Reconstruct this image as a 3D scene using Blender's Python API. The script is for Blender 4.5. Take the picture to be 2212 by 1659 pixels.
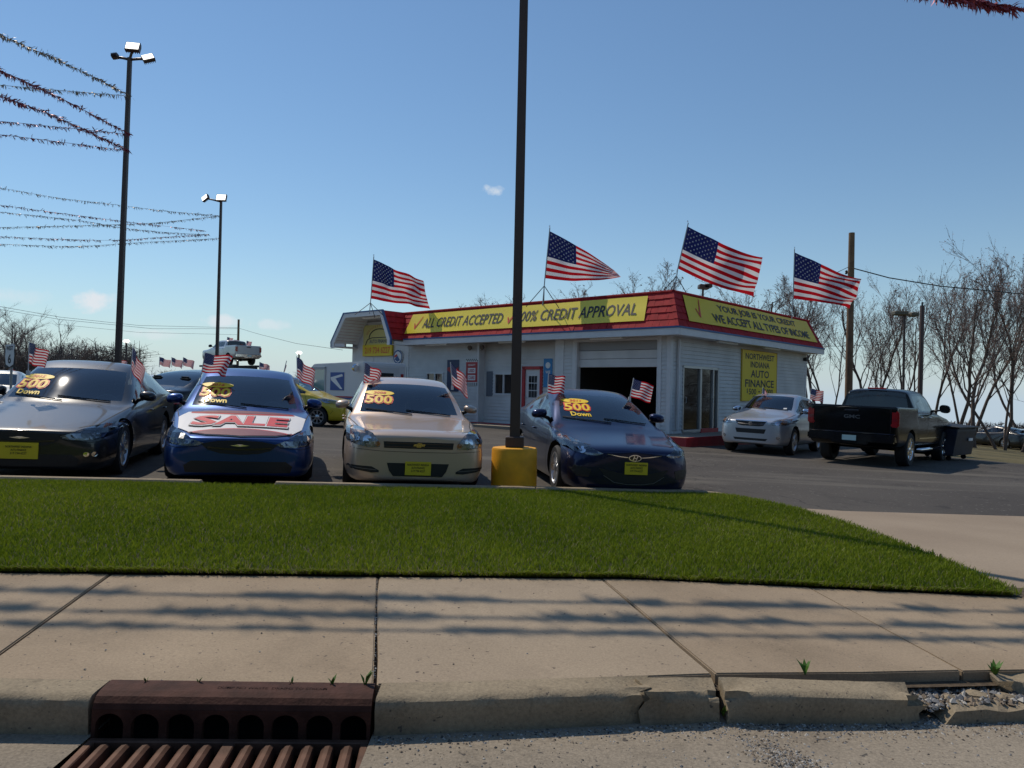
import bpy, bmesh, math, random
import numpy as np
from math import radians, sin, cos, pi
from mathutils import Vector, Matrix
from mathutils.bvhtree import BVHTree
from mathutils.geometry import delaunay_2d_cdt

# ------------------------------------------------------------------ scene reset
for o in list(bpy.data.objects):
    bpy.data.objects.remove(o)
scene = bpy.context.scene
col = scene.collection

# ------------------------------------------------------------------ camera
F_PX, PITCH, ROLL = 750.0, math.atan(7 / 750), radians(1.2)
CAM = Vector((0, 0, 1.22))
_F = Vector((0, cos(PITCH), sin(PITCH)))
_U0 = Vector((0, -sin(PITCH), cos(PITCH)))
_R0 = Vector((1, 0, 0))
_R = _R0 * cos(ROLL) + _U0 * sin(ROLL)
_U = -_R0 * sin(ROLL) + _U0 * cos(ROLL)
cd = bpy.data.cameras.new('camera')
cam = bpy.data.objects.new('camera', cd)
col.objects.link(cam)
cd.sensor_width = 36
cd.lens = 36 * F_PX / 1024
cd.clip_start = 0.05
cd.clip_end = 6000
cam.matrix_world = Matrix(((_R.x, _U.x, -_F.x, CAM.x), (_R.y, _U.y, -_F.y, CAM.y),
                           (_R.z, _U.z, -_F.z, CAM.z), (0, 0, 0, 1)))
scene.camera = cam
scene.cycles.max_bounces = 6
scene.cycles.diffuse_bounces = 3
scene.cycles.glossy_bounces = 3
scene.cycles.transparent_max_bounces = 10

def ray(px, py):
    return _F * F_PX + _R * (px - 512) + _U * (384 - py)
def at(dx, dy, Y):          # picture point (in 2212-wide picture units) at depth Y
    d = ray(dx / 2.16, dy / 2.16)
    return CAM + d * (Y / d.y)

# ------------------------------------------------------------------ world, sun, exposure
SUN_EL, SUN_AZ = 53.0, -44.0      # azimuth from +Y, negative = to the left
w = bpy.data.worlds.new('World')
scene.world = w
w.use_nodes = True
nt = w.node_tree
nt.nodes.clear()
wout = nt.nodes.new('ShaderNodeOutputWorld')
wbg = nt.nodes.new('ShaderNodeBackground')
wbg.inputs['Strength'].default_value = 0.128
sky = nt.nodes.new('ShaderNodeTexSky')
sky.sky_type = 'NISHITA'
sky.sun_disc = False
sky.sun_elevation = radians(SUN_EL)
sky.sun_rotation = radians(SUN_AZ)
sky.altitude = 2000
sky.air_density = 1.5
sky.dust_density = 0.1
sky.ozone_density = 2.6
# a few small fair-weather clouds low in the sky
tc = nt.nodes.new('ShaderNodeTexCoord')
nz = nt.nodes.new('ShaderNodeTexNoise')
nz.inputs['Scale'].default_value = 26
nz.inputs['Detail'].default_value = 8
nz.inputs['Roughness'].default_value = 0.6
nt.links.new(tc.outputs['Generated'], nz.inputs['Vector'])
def wmath(op, a, b=None):
    n = nt.nodes.new('ShaderNodeMath'); n.operation = op
    for i, q in enumerate((a, b)):
        if q is None: continue
        if isinstance(q, (int, float)): n.inputs[i].default_value = q
        else: nt.links.new(q, n.inputs[i])
    return n.outputs[0]
cloud = None
sep = nt.nodes.new('ShaderNodeSeparateXYZ')
nt.links.new(tc.outputs['Generated'], sep.inputs[0])
for (dx, dy, wx, wz, k) in ((190, 648, 62, 26, .95), (492, 696, 55, 17, .8), (1066, 411, 32, 15, .85), (600, 702, 44, 13, .5), (330, 722, 55, 13, .45), (40, 640, 130, 16, .3), (300,12,1,1,0)):
    if k == 0: continue
    c = ray(dx / 2.16, dy / 2.16).normalized()
    ang = 1 / (2.16 * 750)
    hx = Vector((c.y, -c.x, 0)).normalized()
    hz = Vector((0, 0, 1))
    def dotn(v):
        n = nt.nodes.new('ShaderNodeVectorMath'); n.operation = 'DOT_PRODUCT'
        nt.links.new(tc.outputs['Generated'], n.inputs[0]); n.inputs[1].default_value = v
        return n.outputs['Value']
    ax = wmath('DIVIDE', wmath('SUBTRACT', dotn(hx), c.dot(hx)), wx * ang)
    az = wmath('DIVIDE', wmath('SUBTRACT', dotn(hz), c.dot(hz)), wz * ang)
    r2 = wmath('ADD', wmath('MULTIPLY', ax, ax), wmath('MULTIPLY', az, az))
    front = wmath('GREATER_THAN', dotn(c), 0.0)
    m = wmath('SUBTRACT', 1.0, r2)
    m = wmath('ADD', m, wmath('MULTIPLY', wmath('SUBTRACT', nz.outputs['Fac'], .56), 4.5))
    m = wmath('MULTIPLY', wmath('MULTIPLY', m, 1.1), front)
    n = nt.nodes.new('ShaderNodeClamp'); nt.links.new(m, n.inputs[0])
    m = wmath('MULTIPLY', n.outputs[0], k)
    cloud = m if cloud is None else wmath('MAXIMUM', cloud, m)
mixc = nt.nodes.new('ShaderNodeMix'); mixc.data_type = 'RGBA'
nt.links.new(cloud, mixc.inputs['Factor'])
# pale haze low over the whole horizon
hz_f = wmath('MULTIPLY', wmath('POWER', 2.71828, wmath('MULTIPLY', wmath('MAXIMUM', sep.outputs['Z'], 0.0), -15.0)), .97)
mixh = nt.nodes.new('ShaderNodeMix'); mixh.data_type = 'RGBA'
tint = nt.nodes.new('ShaderNodeMix'); tint.data_type = 'RGBA'; tint.blend_type = 'MULTIPLY'; tint.inputs['Factor'].default_value = 1
nt.links.new(sky.outputs['Color'], tint.inputs['A']); tint.inputs['B'].default_value = (.88, 1.0, 1.06, 1)
nt.links.new(hz_f, mixh.inputs['Factor']); nt.links.new(tint.outputs['Result'], mixh.inputs['A']); mixh.inputs['B'].default_value = (5.2, 6.45, 7.55, 1)
nt.links.new(mixh.outputs['Result'], mixc.inputs['A'])
mixc.inputs['B'].default_value = (8.0, 8.5, 9.0, 1)
nt.links.new(mixc.outputs['Result'], wbg.inputs['Color'])
nt.links.new(wbg.outputs[0], wout.inputs['Surface'])

sd = bpy.data.lights.new('sun', 'SUN')
sd.energy = 4.3
sd.angle = radians(0.53)
sd.color = (1.0, 0.90, 0.76)
sun = bpy.data.objects.new('sun', sd)
col.objects.link(sun)
_s = Vector((sin(radians(SUN_AZ)) * cos(radians(SUN_EL)), cos(radians(SUN_AZ)) * cos(radians(SUN_EL)), sin(radians(SUN_EL))))
sun.rotation_euler = _s.to_track_quat('Z', 'Y').to_euler()
sun.location = _s * 60

vs = scene.view_settings
scene.display_settings.display_device = 'sRGB'
vs.view_transform = 'Standard'
vs.look = 'None'
vs.gamma = 1
vs.use_curve_mapping = False
vs.exposure = -0.45

# ------------------------------------------------------------------ ground heights: the whole site falls gently to the right
SLOPE = .028
def gp(x, y=0.0):
    k = 1.0
    if x < 0 and y > 22: k = max(0.0, (34 - y) / 12)
    return -SLOPE * max(-16.0, min(x, 60.0)) * k
def lot_z(x, y=10.0): return -.12 + gp(x, y)
def gz(x, y):
    z = lot_z(x, y) - .045 * min(26.0, max(0.0, x - 14.0))
    if y > 62 and x > 0:      # the land drops away beyond the right trees
        z -= .055 * (y - 62) * max(0.0, min(1.0, (x / y - .22) / .16))
    return z

# ------------------------------------------------------------------ materials
MATS = {}
def pm(name, c, rough=.6, metal=0.0, coat=0.0, var=0.0, vs_=3.0, bump=0.0, bs=60.0, world=False, spec=.5, c2=None, detail=5):
    if name in MATS: return MATS[name]
    m = bpy.data.materials.new(name); m.use_nodes = True
    t = m.node_tree; b = t.nodes['Principled BSDF']
    b.inputs['Base Color'].default_value = (*c, 1)
    b.inputs['Roughness'].default_value = rough
    b.inputs['Metallic'].default_value = metal
    b.inputs['Coat Weight'].default_value = coat
    b.inputs['Coat Roughness'].default_value = .06
    b.inputs['Specular IOR Level'].default_value = spec
    if var or bump:
        if world:
            g = t.nodes.new('ShaderNodeNewGeometry'); vec = g.outputs['Position']
        else:
            g = t.nodes.new('ShaderNodeTexCoord'); vec = g.outputs['Object']
    if var:
        n = t.nodes.new('ShaderNodeTexNoise'); n.inputs['Scale'].default_value = vs_; n.inputs['Detail'].default_value = detail
        t.links.new(vec, n.inputs['Vector'])
        r = t.nodes.new('ShaderNodeValToRGB')
        lo = tuple(max(0, k * (1 - var)) for k in c); hi = c2 or tuple(min(1, k * (1 + var)) for k in c)
        r.color_ramp.elements[0].position = .3; r.color_ramp.elements[1].position = .7
        r.color_ramp.elements[0].color = (*lo, 1); r.color_ramp.elements[1].color = (*hi, 1)
        t.links.new(n.outputs['Fac'], r.inputs['Fac'])
        t.links.new(r.outputs['Color'], b.inputs['Base Color'])
    if bump:
        n2 = t.nodes.new('ShaderNodeTexNoise'); n2.inputs['Scale'].default_value = bs; n2.inputs['Detail'].default_value = 4
        t.links.new(vec, n2.inputs['Vector'])
        bp = t.nodes.new('ShaderNodeBump'); bp.inputs['Strength'].default_value = bump; bp.inputs['Distance'].default_value = .01
        t.links.new(n2.outputs['Fac'], bp.inputs['Height'])
        t.links.new(bp.outputs['Normal'], b.inputs['Normal'])
    MATS[name] = m
    return m

def glass(name, tint, refl=.0):
    if name in MATS: return MATS[name]
    m = bpy.data.materials.new(name); m.use_nodes = True
    t = m.node_tree; t.nodes.clear()
    o = t.nodes.new('ShaderNodeOutputMaterial')
    tr = t.nodes.new('ShaderNodeBsdfTransparent'); tr.inputs[0].default_value = (*tint, 1)
    gl = t.nodes.new('ShaderNodeBsdfGlossy'); gl.inputs['Roughness'].default_value = .05; gl.inputs[0].default_value = (.95, .97, 1, 1)
    fr = t.nodes.new('ShaderNodeFresnel'); fr.inputs[0].default_value = 1.52
    ad = t.nodes.new('ShaderNodeMath'); ad.operation = 'ADD'; ad.inputs[1].default_value = refl; ad.use_clamp = True
    mx = t.nodes.new('ShaderNodeMixShader')
    t.links.new(fr.outputs[0], ad.inputs[0]); t.links.new(ad.outputs[0], mx.inputs[0])
    t.links.new(tr.outputs[0], mx.inputs[1]); t.links.new(gl.outputs[0], mx.inputs[2]); t.links.new(mx.outputs[0], o.inputs[0])
    MATS[name] = m
    return m

def cloth_mat(name, c, trans=.35):
    if name in MATS: return MATS[name]
    m = bpy.data.materials.new(name); m.use_nodes = True
    t = m.node_tree; t.nodes.clear()
    o = t.nodes.new('ShaderNodeOutputMaterial')
    d = t.nodes.new('ShaderNodeBsdfDiffuse'); d.inputs[0].default_value = (*c, 1)
    tl = t.nodes.new('ShaderNodeBsdfTranslucent'); tl.inputs[0].default_value = (*c, 1)
    mx = t.nodes.new('ShaderNodeMixShader'); mx.inputs[0].default_value = trans
    t.links.new(d.outputs[0], mx.inputs[1]); t.links.new(tl.outputs[0], mx.inputs[2]); t.links.new(mx.outputs[0], o.inputs[0])
    MATS[name] = m
    return m

def emit(name, c, s):
    if name in MATS: return MATS[name]
    m = bpy.data.materials.new(name); m.use_nodes = True
    b = m.node_tree.nodes['Principled BSDF']
    b.inputs['Base Color'].default_value = (*c, 1)
    b.inputs['Emission Color'].default_value = (*c, 1)
    b.inputs['Emission Strength'].default_value = s
    MATS[name] = m
    return m

# ------------------------------------------------------------------ object helpers
def tag(o, label=None, cat=None, group=None, kind=None):
    if label: o['label'] = label
    if cat: o['category'] = cat
    if group: o['group'] = group
    if kind: o['kind'] = kind
    return o
def empty(name, loc=(0, 0, 0), rz=0.0):
    o = bpy.data.objects.new(name, None); col.objects.link(o)
    o.location = loc; o.rotation_euler = (0, 0, rz); o.empty_display_size = .2
    return o
def copy_tree(o, parent=None):
    c = o.copy(); col.objects.link(c); c.parent = parent
    for ch in o.children: copy_tree(ch, c)
    return c

class MB:
    def __init__(s): s.v = []; s.f = []; s.m = []
    def add(s, vs, fs, mi=0):
        n = len(s.v); s.v += [tuple(q) for q in vs]; s.f += [tuple(i + n for i in f) for f in fs]; s.m += [mi] * len(fs)
        return s
    def box(s, x0, x1, y0, y1, z0, z1, mi=0, M=None):
        vs = [Vector((x, y, z)) for z in (z0, z1) for x, y in ((x0, y0), (x1, y0), (x1, y1), (x0, y1))]
        if M is not None: vs = [M @ q for q in vs]
        return s.add(vs, [(3, 2, 1, 0), (4, 5, 6, 7), (0, 1, 5, 4), (1, 2, 6, 5), (2, 3, 7, 6), (3, 0, 4, 7)], mi)
    def tube(s, pts, rad, n=8, mi=0, cap=True):
        pts = [Vector(q) for q in pts]
        if isinstance(rad, (int, float)): rad = [rad] * len(pts)
        rings = []; prev = None
        for i, q in enumerate(pts):
            d = (pts[min(i + 1, len(pts) - 1)] - pts[max(i - 1, 0)])
            d = d.normalized() if d.length > 1e-9 else Vector((0, 0, 1))
            if prev is None:
                a = d.orthogonal().normalized()
            else:
                a = (prev - d * prev.dot(d))
                a = a.normalized() if a.length > 1e-6 else d.orthogonal().normalized()
            prev = a; b = d.cross(a)
            rings.append([q + (a * cos(2 * pi * k / n) + b * sin(2 * pi * k / n)) * rad[i] for k in range(n)])
        vs = [q for r in rings for q in r]; fs = []
        for i in range(len(pts) - 1):
            for k in range(n):
                fs.append((i * n + k, i * n + (k + 1) % n, (i + 1) * n + (k + 1) % n, (i + 1) * n + k))
        if cap and n > 2:
            fs.append(tuple(reversed(range(n)))); fs.append(tuple((len(pts) - 1) * n + k for k in range(n)))
        return s.add(vs, fs, mi)
    def lathe(s, prof, n=24, M=None, mi=0, close=False):     # prof: (r, z) about Z
        vs = []; fs = []
        for r, z in prof:
            for k in range(n): vs.append(Vector((r * cos(2 * pi * k / n), r * sin(2 * pi * k / n), z)))
        m = len(prof)
        for i in range(m if close else m - 1):
            j = (i + 1) % m
            for k in range(n): fs.append((i * n + k, i * n + (k + 1) % n, j * n + (k + 1) % n, j * n + k))
        if M is not None: vs = [M @ q for q in vs]
        return s.add(vs, fs, mi)
    def prism(s, poly, h0, h1, fn, mi=0):      # poly 2d ; fn(u,v,h)->point ; ngon caps
        n = len(poly)
        vs = [fn(u, v, h0) for u, v in poly] + [fn(u, v, h1) for u, v in poly]
        fs = [tuple(reversed(range(n))), tuple(range(n, 2 * n))] + [(i, (i + 1) % n, n + (i + 1) % n, n + i) for i in range(n)]
        return s.add(vs, fs, mi)
    def build(s, name, mats, parent=None, smooth=False, bevel=0, loc=None, seg=1):
        me = bpy.data.meshes.new(name)
        me.from_pydata([tuple(q) for q in s.v], [], s.f)
        if not isinstance(mats, (list, tuple)): mats = [mats]
        for m in mats: me.materials.append(m)
        if len(mats) > 1: me.polygons.foreach_set('material_index', s.m)
        if bevel:
            bm = bmesh.new(); bm.from_mesh(me)
            bmesh.ops.recalc_face_normals(bm, faces=bm.faces)
            bmesh.ops.bevel(bm, geom=[e for e in bm.edges if e.is_manifold and e.calc_face_angle() > .5], offset=bevel, segments=seg, affect='EDGES', clamp_overlap=True)
            bm.to_mesh(me); bm.free()
        if smooth:
            me.polygons.foreach_set('use_smooth', [True] * len(me.polygons))
            if smooth == 'auto':
                try: me.set_sharp_from_angle(angle=radians(35))
                except Exception: pass
        me.update()
        o = bpy.data.objects.new(name, me); col.objects.link(o)
        if parent is not None: o.parent = parent
        if loc is not None: o.location = loc
        return o

_tc = {}
def text_geo(txt, bold=0.0, shear=0.0):
    k = (txt, bold, shear)
    if k in _tc: return _tc[k]
    cu = bpy.data.curves.new('txt', 'FONT'); cu.body = txt; cu.size = 1; cu.offset = bold; cu.shear = shear; cu.resolution_u = 2
    ob = bpy.data.objects.new('txt', cu)
    me = ob.to_mesh()
    vs = np.array([tuple(v.co) for v in me.vertices]); fs = [tuple(p.vertices) for p in me.polygons]
    ob.to_mesh_clear(); bpy.data.objects.remove(ob); bpy.data.curves.remove(cu)
    mn = vs[:, :2].min(0); mx = vs[:, :2].max(0)
    vs = (vs[:, :2] - (mn + mx) / 2) / (mx - mn)          # unit box centred
    _tc[k] = (vs, fs, (mx - mn)[0] / (mx - mn)[1])
    return _tc[k]
def text_mb(mb, txt, cx, cy, w, h, fn, bold=.01, shear=0, mi=0, lift=0):
    vs, fs, asp = text_geo(txt, bold, shear)
    if w is None: w = h * asp
    return mb.add([fn(cx + a * w, cy + b * h, lift) for a, b in vs], fs, mi)
# ------------------------------------------------------------------ vehicles
M_tyre = pm('tyre_rubber', (.018, .018, .019), .8, bump=.2, bs=40)
M_alloy = pm('alloy_metal', (.55, .56, .58), .28, .9)
M_dark = pm('dark_plastic', (.012, .012, .013), .5)
M_black = pm('gloss_black', (.008, .008, .009), .15, coat=.5)
M_chrome = pm('chrome', (.8, .81, .83), .08, 1.0)
M_trim = pm('interior_trim', (.060, .060, .057), .8)
M_seat = pm('seat_fabric', (.030, .029, .028), .85)
M_well = pm('wheel_well', (.006, .006, .006), .9)
M_gap = pm('panel_gap', (.004, .004, .004), .8)
M_wind = glass('windshield_glass', (.70, .84, .81), .075)
M_side = glass('side_window_glass', (.48, .58, .56), .03)
M_tint = glass('tinted_glass', (.10, .11, .12), .03)
M_lens = glass('lamp_lens', (.9, .92, .95), .04)
M_reflector = pm('lamp_reflector', (.36, .37, .39), .25, .85, var=.5, vs_=14)
M_tail = pm('tail_lamp_red', (.35, .006, .008), .2, coat=1)
M_amber = pm('amber_lens', (.6, .2, .03), .2, coat=1)
M_plate_y = pm('plate_yellow', (.72, .55, .02), .5)
M_print = pm('print_black', (.02, .018, .015), .7)
M_sy = pm('sticker_yellow', (.93, .62, .01), .55)
M_sr = pm('sticker_red', (.75, .03, .015), .55)
M_white = pm('paint_white', (.78, .78, .77), .5)

def paint(name, c, metal=.55, rough=.38, coat=.8, spec=.5):
    return pm(name, c, rough, metal, coat, spec=spec)

SEDAN = dict(L=4.88, W=.935, FO=.97, WB=2.74, r=.335, zb=.19, nz=.70, hz2=.90, cz=.97, cy=1.30, cc=.30, wt=2.16, wz=1.42,
             ry=2.75, rz=1.49, rr=3.45, rrz=1.435, rb=4.22, tz=1.07, tz2=1.03, bz=.965, bz1=1.03, gw=.845, rw=.62, nose=.48, tail=.55, drop=.05)

def cage_car(P):
    W = P['W']; L = P['L']; zb = P['zb']; nz = P['nz']; FO = P['FO']; d = P['drop']
    S = []
    def row(y, w, zbot, zm, a4, a5, a6, a7, a8, z9, dy9=0.0):
        S.append([(0, y, zbot), (w * .90, y, zbot), (w * .985, y, zbot + .11), (w, y, zm)] +
                 [(q[0], y + (q[2] if len(q) > 2 else 0), q[1]) for q in (a4, a5, a6, a7, a8)] + [(0, y + dy9, z9)])
    def hood(y, k, zc, zbot, cr=1.0, f5=.885, bow=0.0):
        w = W * k; s = d * cr
        row(y, w, zbot, zbot + (zc - zbot) * .45,
            (w * .975, zc - s * 2.3, bow * .95), (w * f5, zc - s * .75, bow * .8), (w * .76, zc - s * .42, bow * .55), (w * .56, zc - s * .22, bow * .3), (w * .28, zc - s * .06, bow * .1), zc)
    n = P['nose']
    hood(0.0, n, nz, zb + .06, .7)
    hood(0.045, n + .27, nz + P.get('h1', .075) * .47, zb + .03, .9)
    hood(0.16, .89, nz + P.get('h1', .075), zb + .01, 1.1)
    hood(0.42, .962, nz + (P['hz2'] - nz) * P.get('h2', .62), zb, 1.2)
    hood(FO, 1.0, P['hz2'], zb, 1.25)
    bz = P['bz']; gw = P['gw']; rw = P['rw']; cy = P['cy']; cc = P['cc']; cz = P['cz']
    row(cy - .06, W, zb, zb + .36, (W * .97, bz - .09, .02), (gw + .02, bz - .035, .10), (gw - .05, cz - .035, cc * .55), (gw - .10, cz - .03, cc * .42), (gw * .45, cz - .012, cc * .1), cz - .012)
    row(cy + .03, W, zb, zb + .36, (W * .97, bz - .07, .12), (gw + .005, bz - .005, cc * .9), (gw - .035, cz + .0, cc), (gw - .075, cz + .0, cc * .8), (gw * .45, cz + .01, cc * .18), cz + .012)
    # windshield middle and top
    wt = P['wt']; wz = P['wz']; ym = (cy + wt) / 2 + .02
    row(ym, W, zb, zb + .36, (W * .965, bz - .05, .35), (gw + .01, bz + .008, .52), ((gw + rw) / 2 + .03, (cz + wz) / 2 + .01, .32), ((gw + rw) / 2 - .03, (cz + wz) / 2 + .025, .20), ((gw + rw) * .22, (cz + wz) / 2 + .04, .04), (cz + wz) / 2 + .045)
    row(wt, W, zb, zb + .36, (W * .965, bz - .04, .30), (gw + .015, bz + .02, .42), (rw + .055, wz - .075, .22), (rw, wz - .02, .10), (rw * .5, wz + .008, .02), wz + .012)
    rz = P['rz']; ry = P['ry']
    for k in (-.06, .06):
        row(ry + k, W, zb, zb + .36, (W * .965, bz - .03), (gw + .02, bz + .03), (rw + .055, rz - .095), (rw - .005, rz - .035), (rw * .5, rz - .004), rz)
    rr = P['rr']; rrz = P['rrz']; rb = P['rb']; tz = P['tz']; b1 = P['bz1']
    row(rr, W, zb, zb + .38, (W * .965, b1 - .06), (gw + .02, b1 + .01), (rw + .05, rrz - .09, -.05), (rw - .015, rrz - .035), (rw * .5, rrz - .003), rrz)
    ym = (rr + rb) / 2; zm = (rrz + tz) / 2 + .035
    row(ym, W, zb, zb + .38, (W * .965, b1 - .05), (gw + .015, b1 + .02), (rw + .09, zm - .07, .0), (rw + .015, zm - .02), (rw * .5, zm), zm + .004)
    row(rb, W, zb + .02, zb + .4, (W * .96, b1 - .05), (gw + .01, b1 + .005), (gw - .07, tz - .03), (rw + .06, tz - .008), (rw * .5, tz), tz + .003)
    t2 = P['tz2']; e = L - rb
    row(rb + e * .35, W * .99, zb + .03, zb + .42, (W * .95, t2 - .12), (gw + .02, t2 - .035), (gw - .10, t2), (rw, t2 + .01), (rw * .5, t2 + .015), t2 + .017)
    tl = P['tail']
    row(L - .13, W * .955, zb + .05, zb + .44, (W * .92, t2 - .16), (gw - .02, t2 - .06), (gw - .14, t2 - .01), (rw - .05, t2), (rw * .5, t2 + .004), t2 + .005)
    row(L - .04, W * .84, zb + .08, zb + .45, (W * .80, t2 - .2), (W * .73, t2 - .10), (W * .62, t2 - .055), (W * .45, t2 - .045), (W * .22, t2 - .04), t2 - .04)
    row(L, W * tl, zb + .11, zb + .45, (W * tl * .97, t2 - .25), (W * tl * .9, t2 - .17), (W * tl * .76, t2 - .13), (W * tl * .56, t2 - .115), (W * tl * .28, t2 - .11), t2 - .11)
    def tagf(i, j):     # station i->i+1, column j->j+1 ; 0 body 1 windshield 2 side glass 3 rear glass 4 pillar
        if j in (7, 8) and i in (6, 7): return 1
        if j == 5 and i in (6, 7, 8): return 2
        if j == 5 and i == 9: return 4
        if j == 5 and i == 10: return 2
        if j == 5 and i == 11 and P.get('quarter'): return 2
        if j in (7, 8) and i in (11, 12): return 3
        return 0
    return S, tagf

def cage_pickup(P):
    W = P['W']; L = P['L']; zb = P['zb']; nz = P['nz']; FO = P['FO']; hz = P['hz2']; bz = P['bz']; rz = P['rz']; gw = P['gw']; rw = P['rw']
    bedz = P['bedz']
    S = []
    def row(y, w, zbot, zm, a):
        S.append([(0, y, zbot), (w * .92, y, zbot), (w * .99, y, zbot + .12), (w, y, zm)] + [(q[0], y + (q[2] if len(q) > 2 else 0), q[1]) for q in a[:5]] + [(0, y + (a[5][1] if isinstance(a[5], tuple) else 0), a[5][0] if isinstance(a[5], tuple) else a[5])])
    def hood(y, k, zc, zo):
        w = W * k
        row(y, w, zo, zo + .35, [(w * .985, zc - .13), (w * .93, zc - .045), (w * .78, zc - .01), (w * .6, zc), (w * .3, zc + .015), zc + .02])
    hood(0, .80, nz - .05, zb + .04); hood(.07, .93, nz, zb + .01); hood(.28, .985, nz + .03, zb); hood(FO, 1, hz, zb)
    c = P['cy']
    row(c - .05, W, zb, .85, [(W * .975, bz - .10), (gw + .06, bz - .03, .1), (gw - .03, bz + .0, .16), (gw - .1, bz + .01, .12), (gw * .45, bz + .02, .03), bz + .02])
    row(c + .05, W, zb, .85, [(W * .975, bz - .08, .1), (gw + .05, bz, .2), (gw - .02, bz + .03, .22), (gw - .09, bz + .04, .18), (gw * .45, bz + .05, .03), bz + .05])
    zm = (bz + rz) / 2 + .02
    row(c + .42, W, zb, .85, [(W * .975, bz - .07, .2), (gw + .05, bz, .3), ((gw + rw) / 2 + .05, zm - .03, .15), ((gw + rw) / 2 - .03, zm, .1), (gw * .42, zm + .03, .0), zm + .03])
    row(c + .80, W, zb, .85, [(W * .975, bz - .06, .15), (gw + .05, bz, .2), (rw + .06, rz - .12, .1), (rw, rz - .05, .06), (rw * .5, rz - .02), rz - .015])
    b = P['by']
    for k in (-.07, .07):
        row(b + k, W, zb, .85, [(W * .975, bz - .05), (gw + .05, bz), (rw + .06, rz - .10), (rw, rz - .03), (rw * .5, rz), rz + .003])
    e = P['cab']
    row(e - .16, W, zb, .85, [(W * .975, bz - .05), (gw + .05, bz), (rw + .06, rz - .12), (rw, rz - .05), (rw * .5, rz - .02), rz - .018])
    row(e - .05, W, zb, .85, [(W * .975, bz - .05), (gw + .05, bz, -.05), (rw + .07, rz - .20), (rw + .0, rz - .12), (rw * .5, rz - .09), rz - .085])
    row(e, W, zb, .85, [(W * .975, bz - .05), (gw + .05, bz - .02), (gw - .02, bz + .02), (gw - .08, bz + .02), (gw * .45, bz + .02), bz + .02])
    fl = .86
    row(e + .05, W, zb, .85, [(W * .975, bedz - .05), (W * .96, bedz), (W * .90, bedz), (W * .87, fl), (W * .45, fl), fl])
    row(L - 1.3, W, zb, .85, [(W * .975, bedz - .05), (W * .96, bedz), (W * .90, bedz), (W * .87, fl), (W * .45, fl), fl])
    row(L - .15, W, zb, .85, [(W * .975, bedz - .05), (W * .96, bedz), (W * .90, bedz), (W * .87, fl), (W * .45, fl), fl])
    row(L - .09, W * .998, zb + .05, .87, [(W * .97, bedz - .05), (W * .955, bedz), (W * .90, bedz), (W * .87, bedz), (W * .45, bedz), bedz])
    row(L - .015, W * .985, zb + .12, .88, [(W * .965, bedz - .06), (W * .95, bedz - .01), (W * .90, bedz), (W * .87, bedz), (W * .45, bedz), bedz])
    row(L, W * .965, zb + .15, .88, [(W * .945, bedz - .09), (W * .935, bedz - .05), (W * .89, bedz - .04), (W * .86, bedz - .04), (W * .44, bedz - .04), bedz - .04])
    def tagf(i, j):
        if j in (7, 8) and i in (5, 6): return 1
        if j == 5 and i in (5, 6, 7): return 2
        if j == 5 and i == 8: return 4
        if j == 5 and i == 9: return 2
        if j in (7, 8) and i == 11: return 3
        return 0
    return S, tagf

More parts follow.
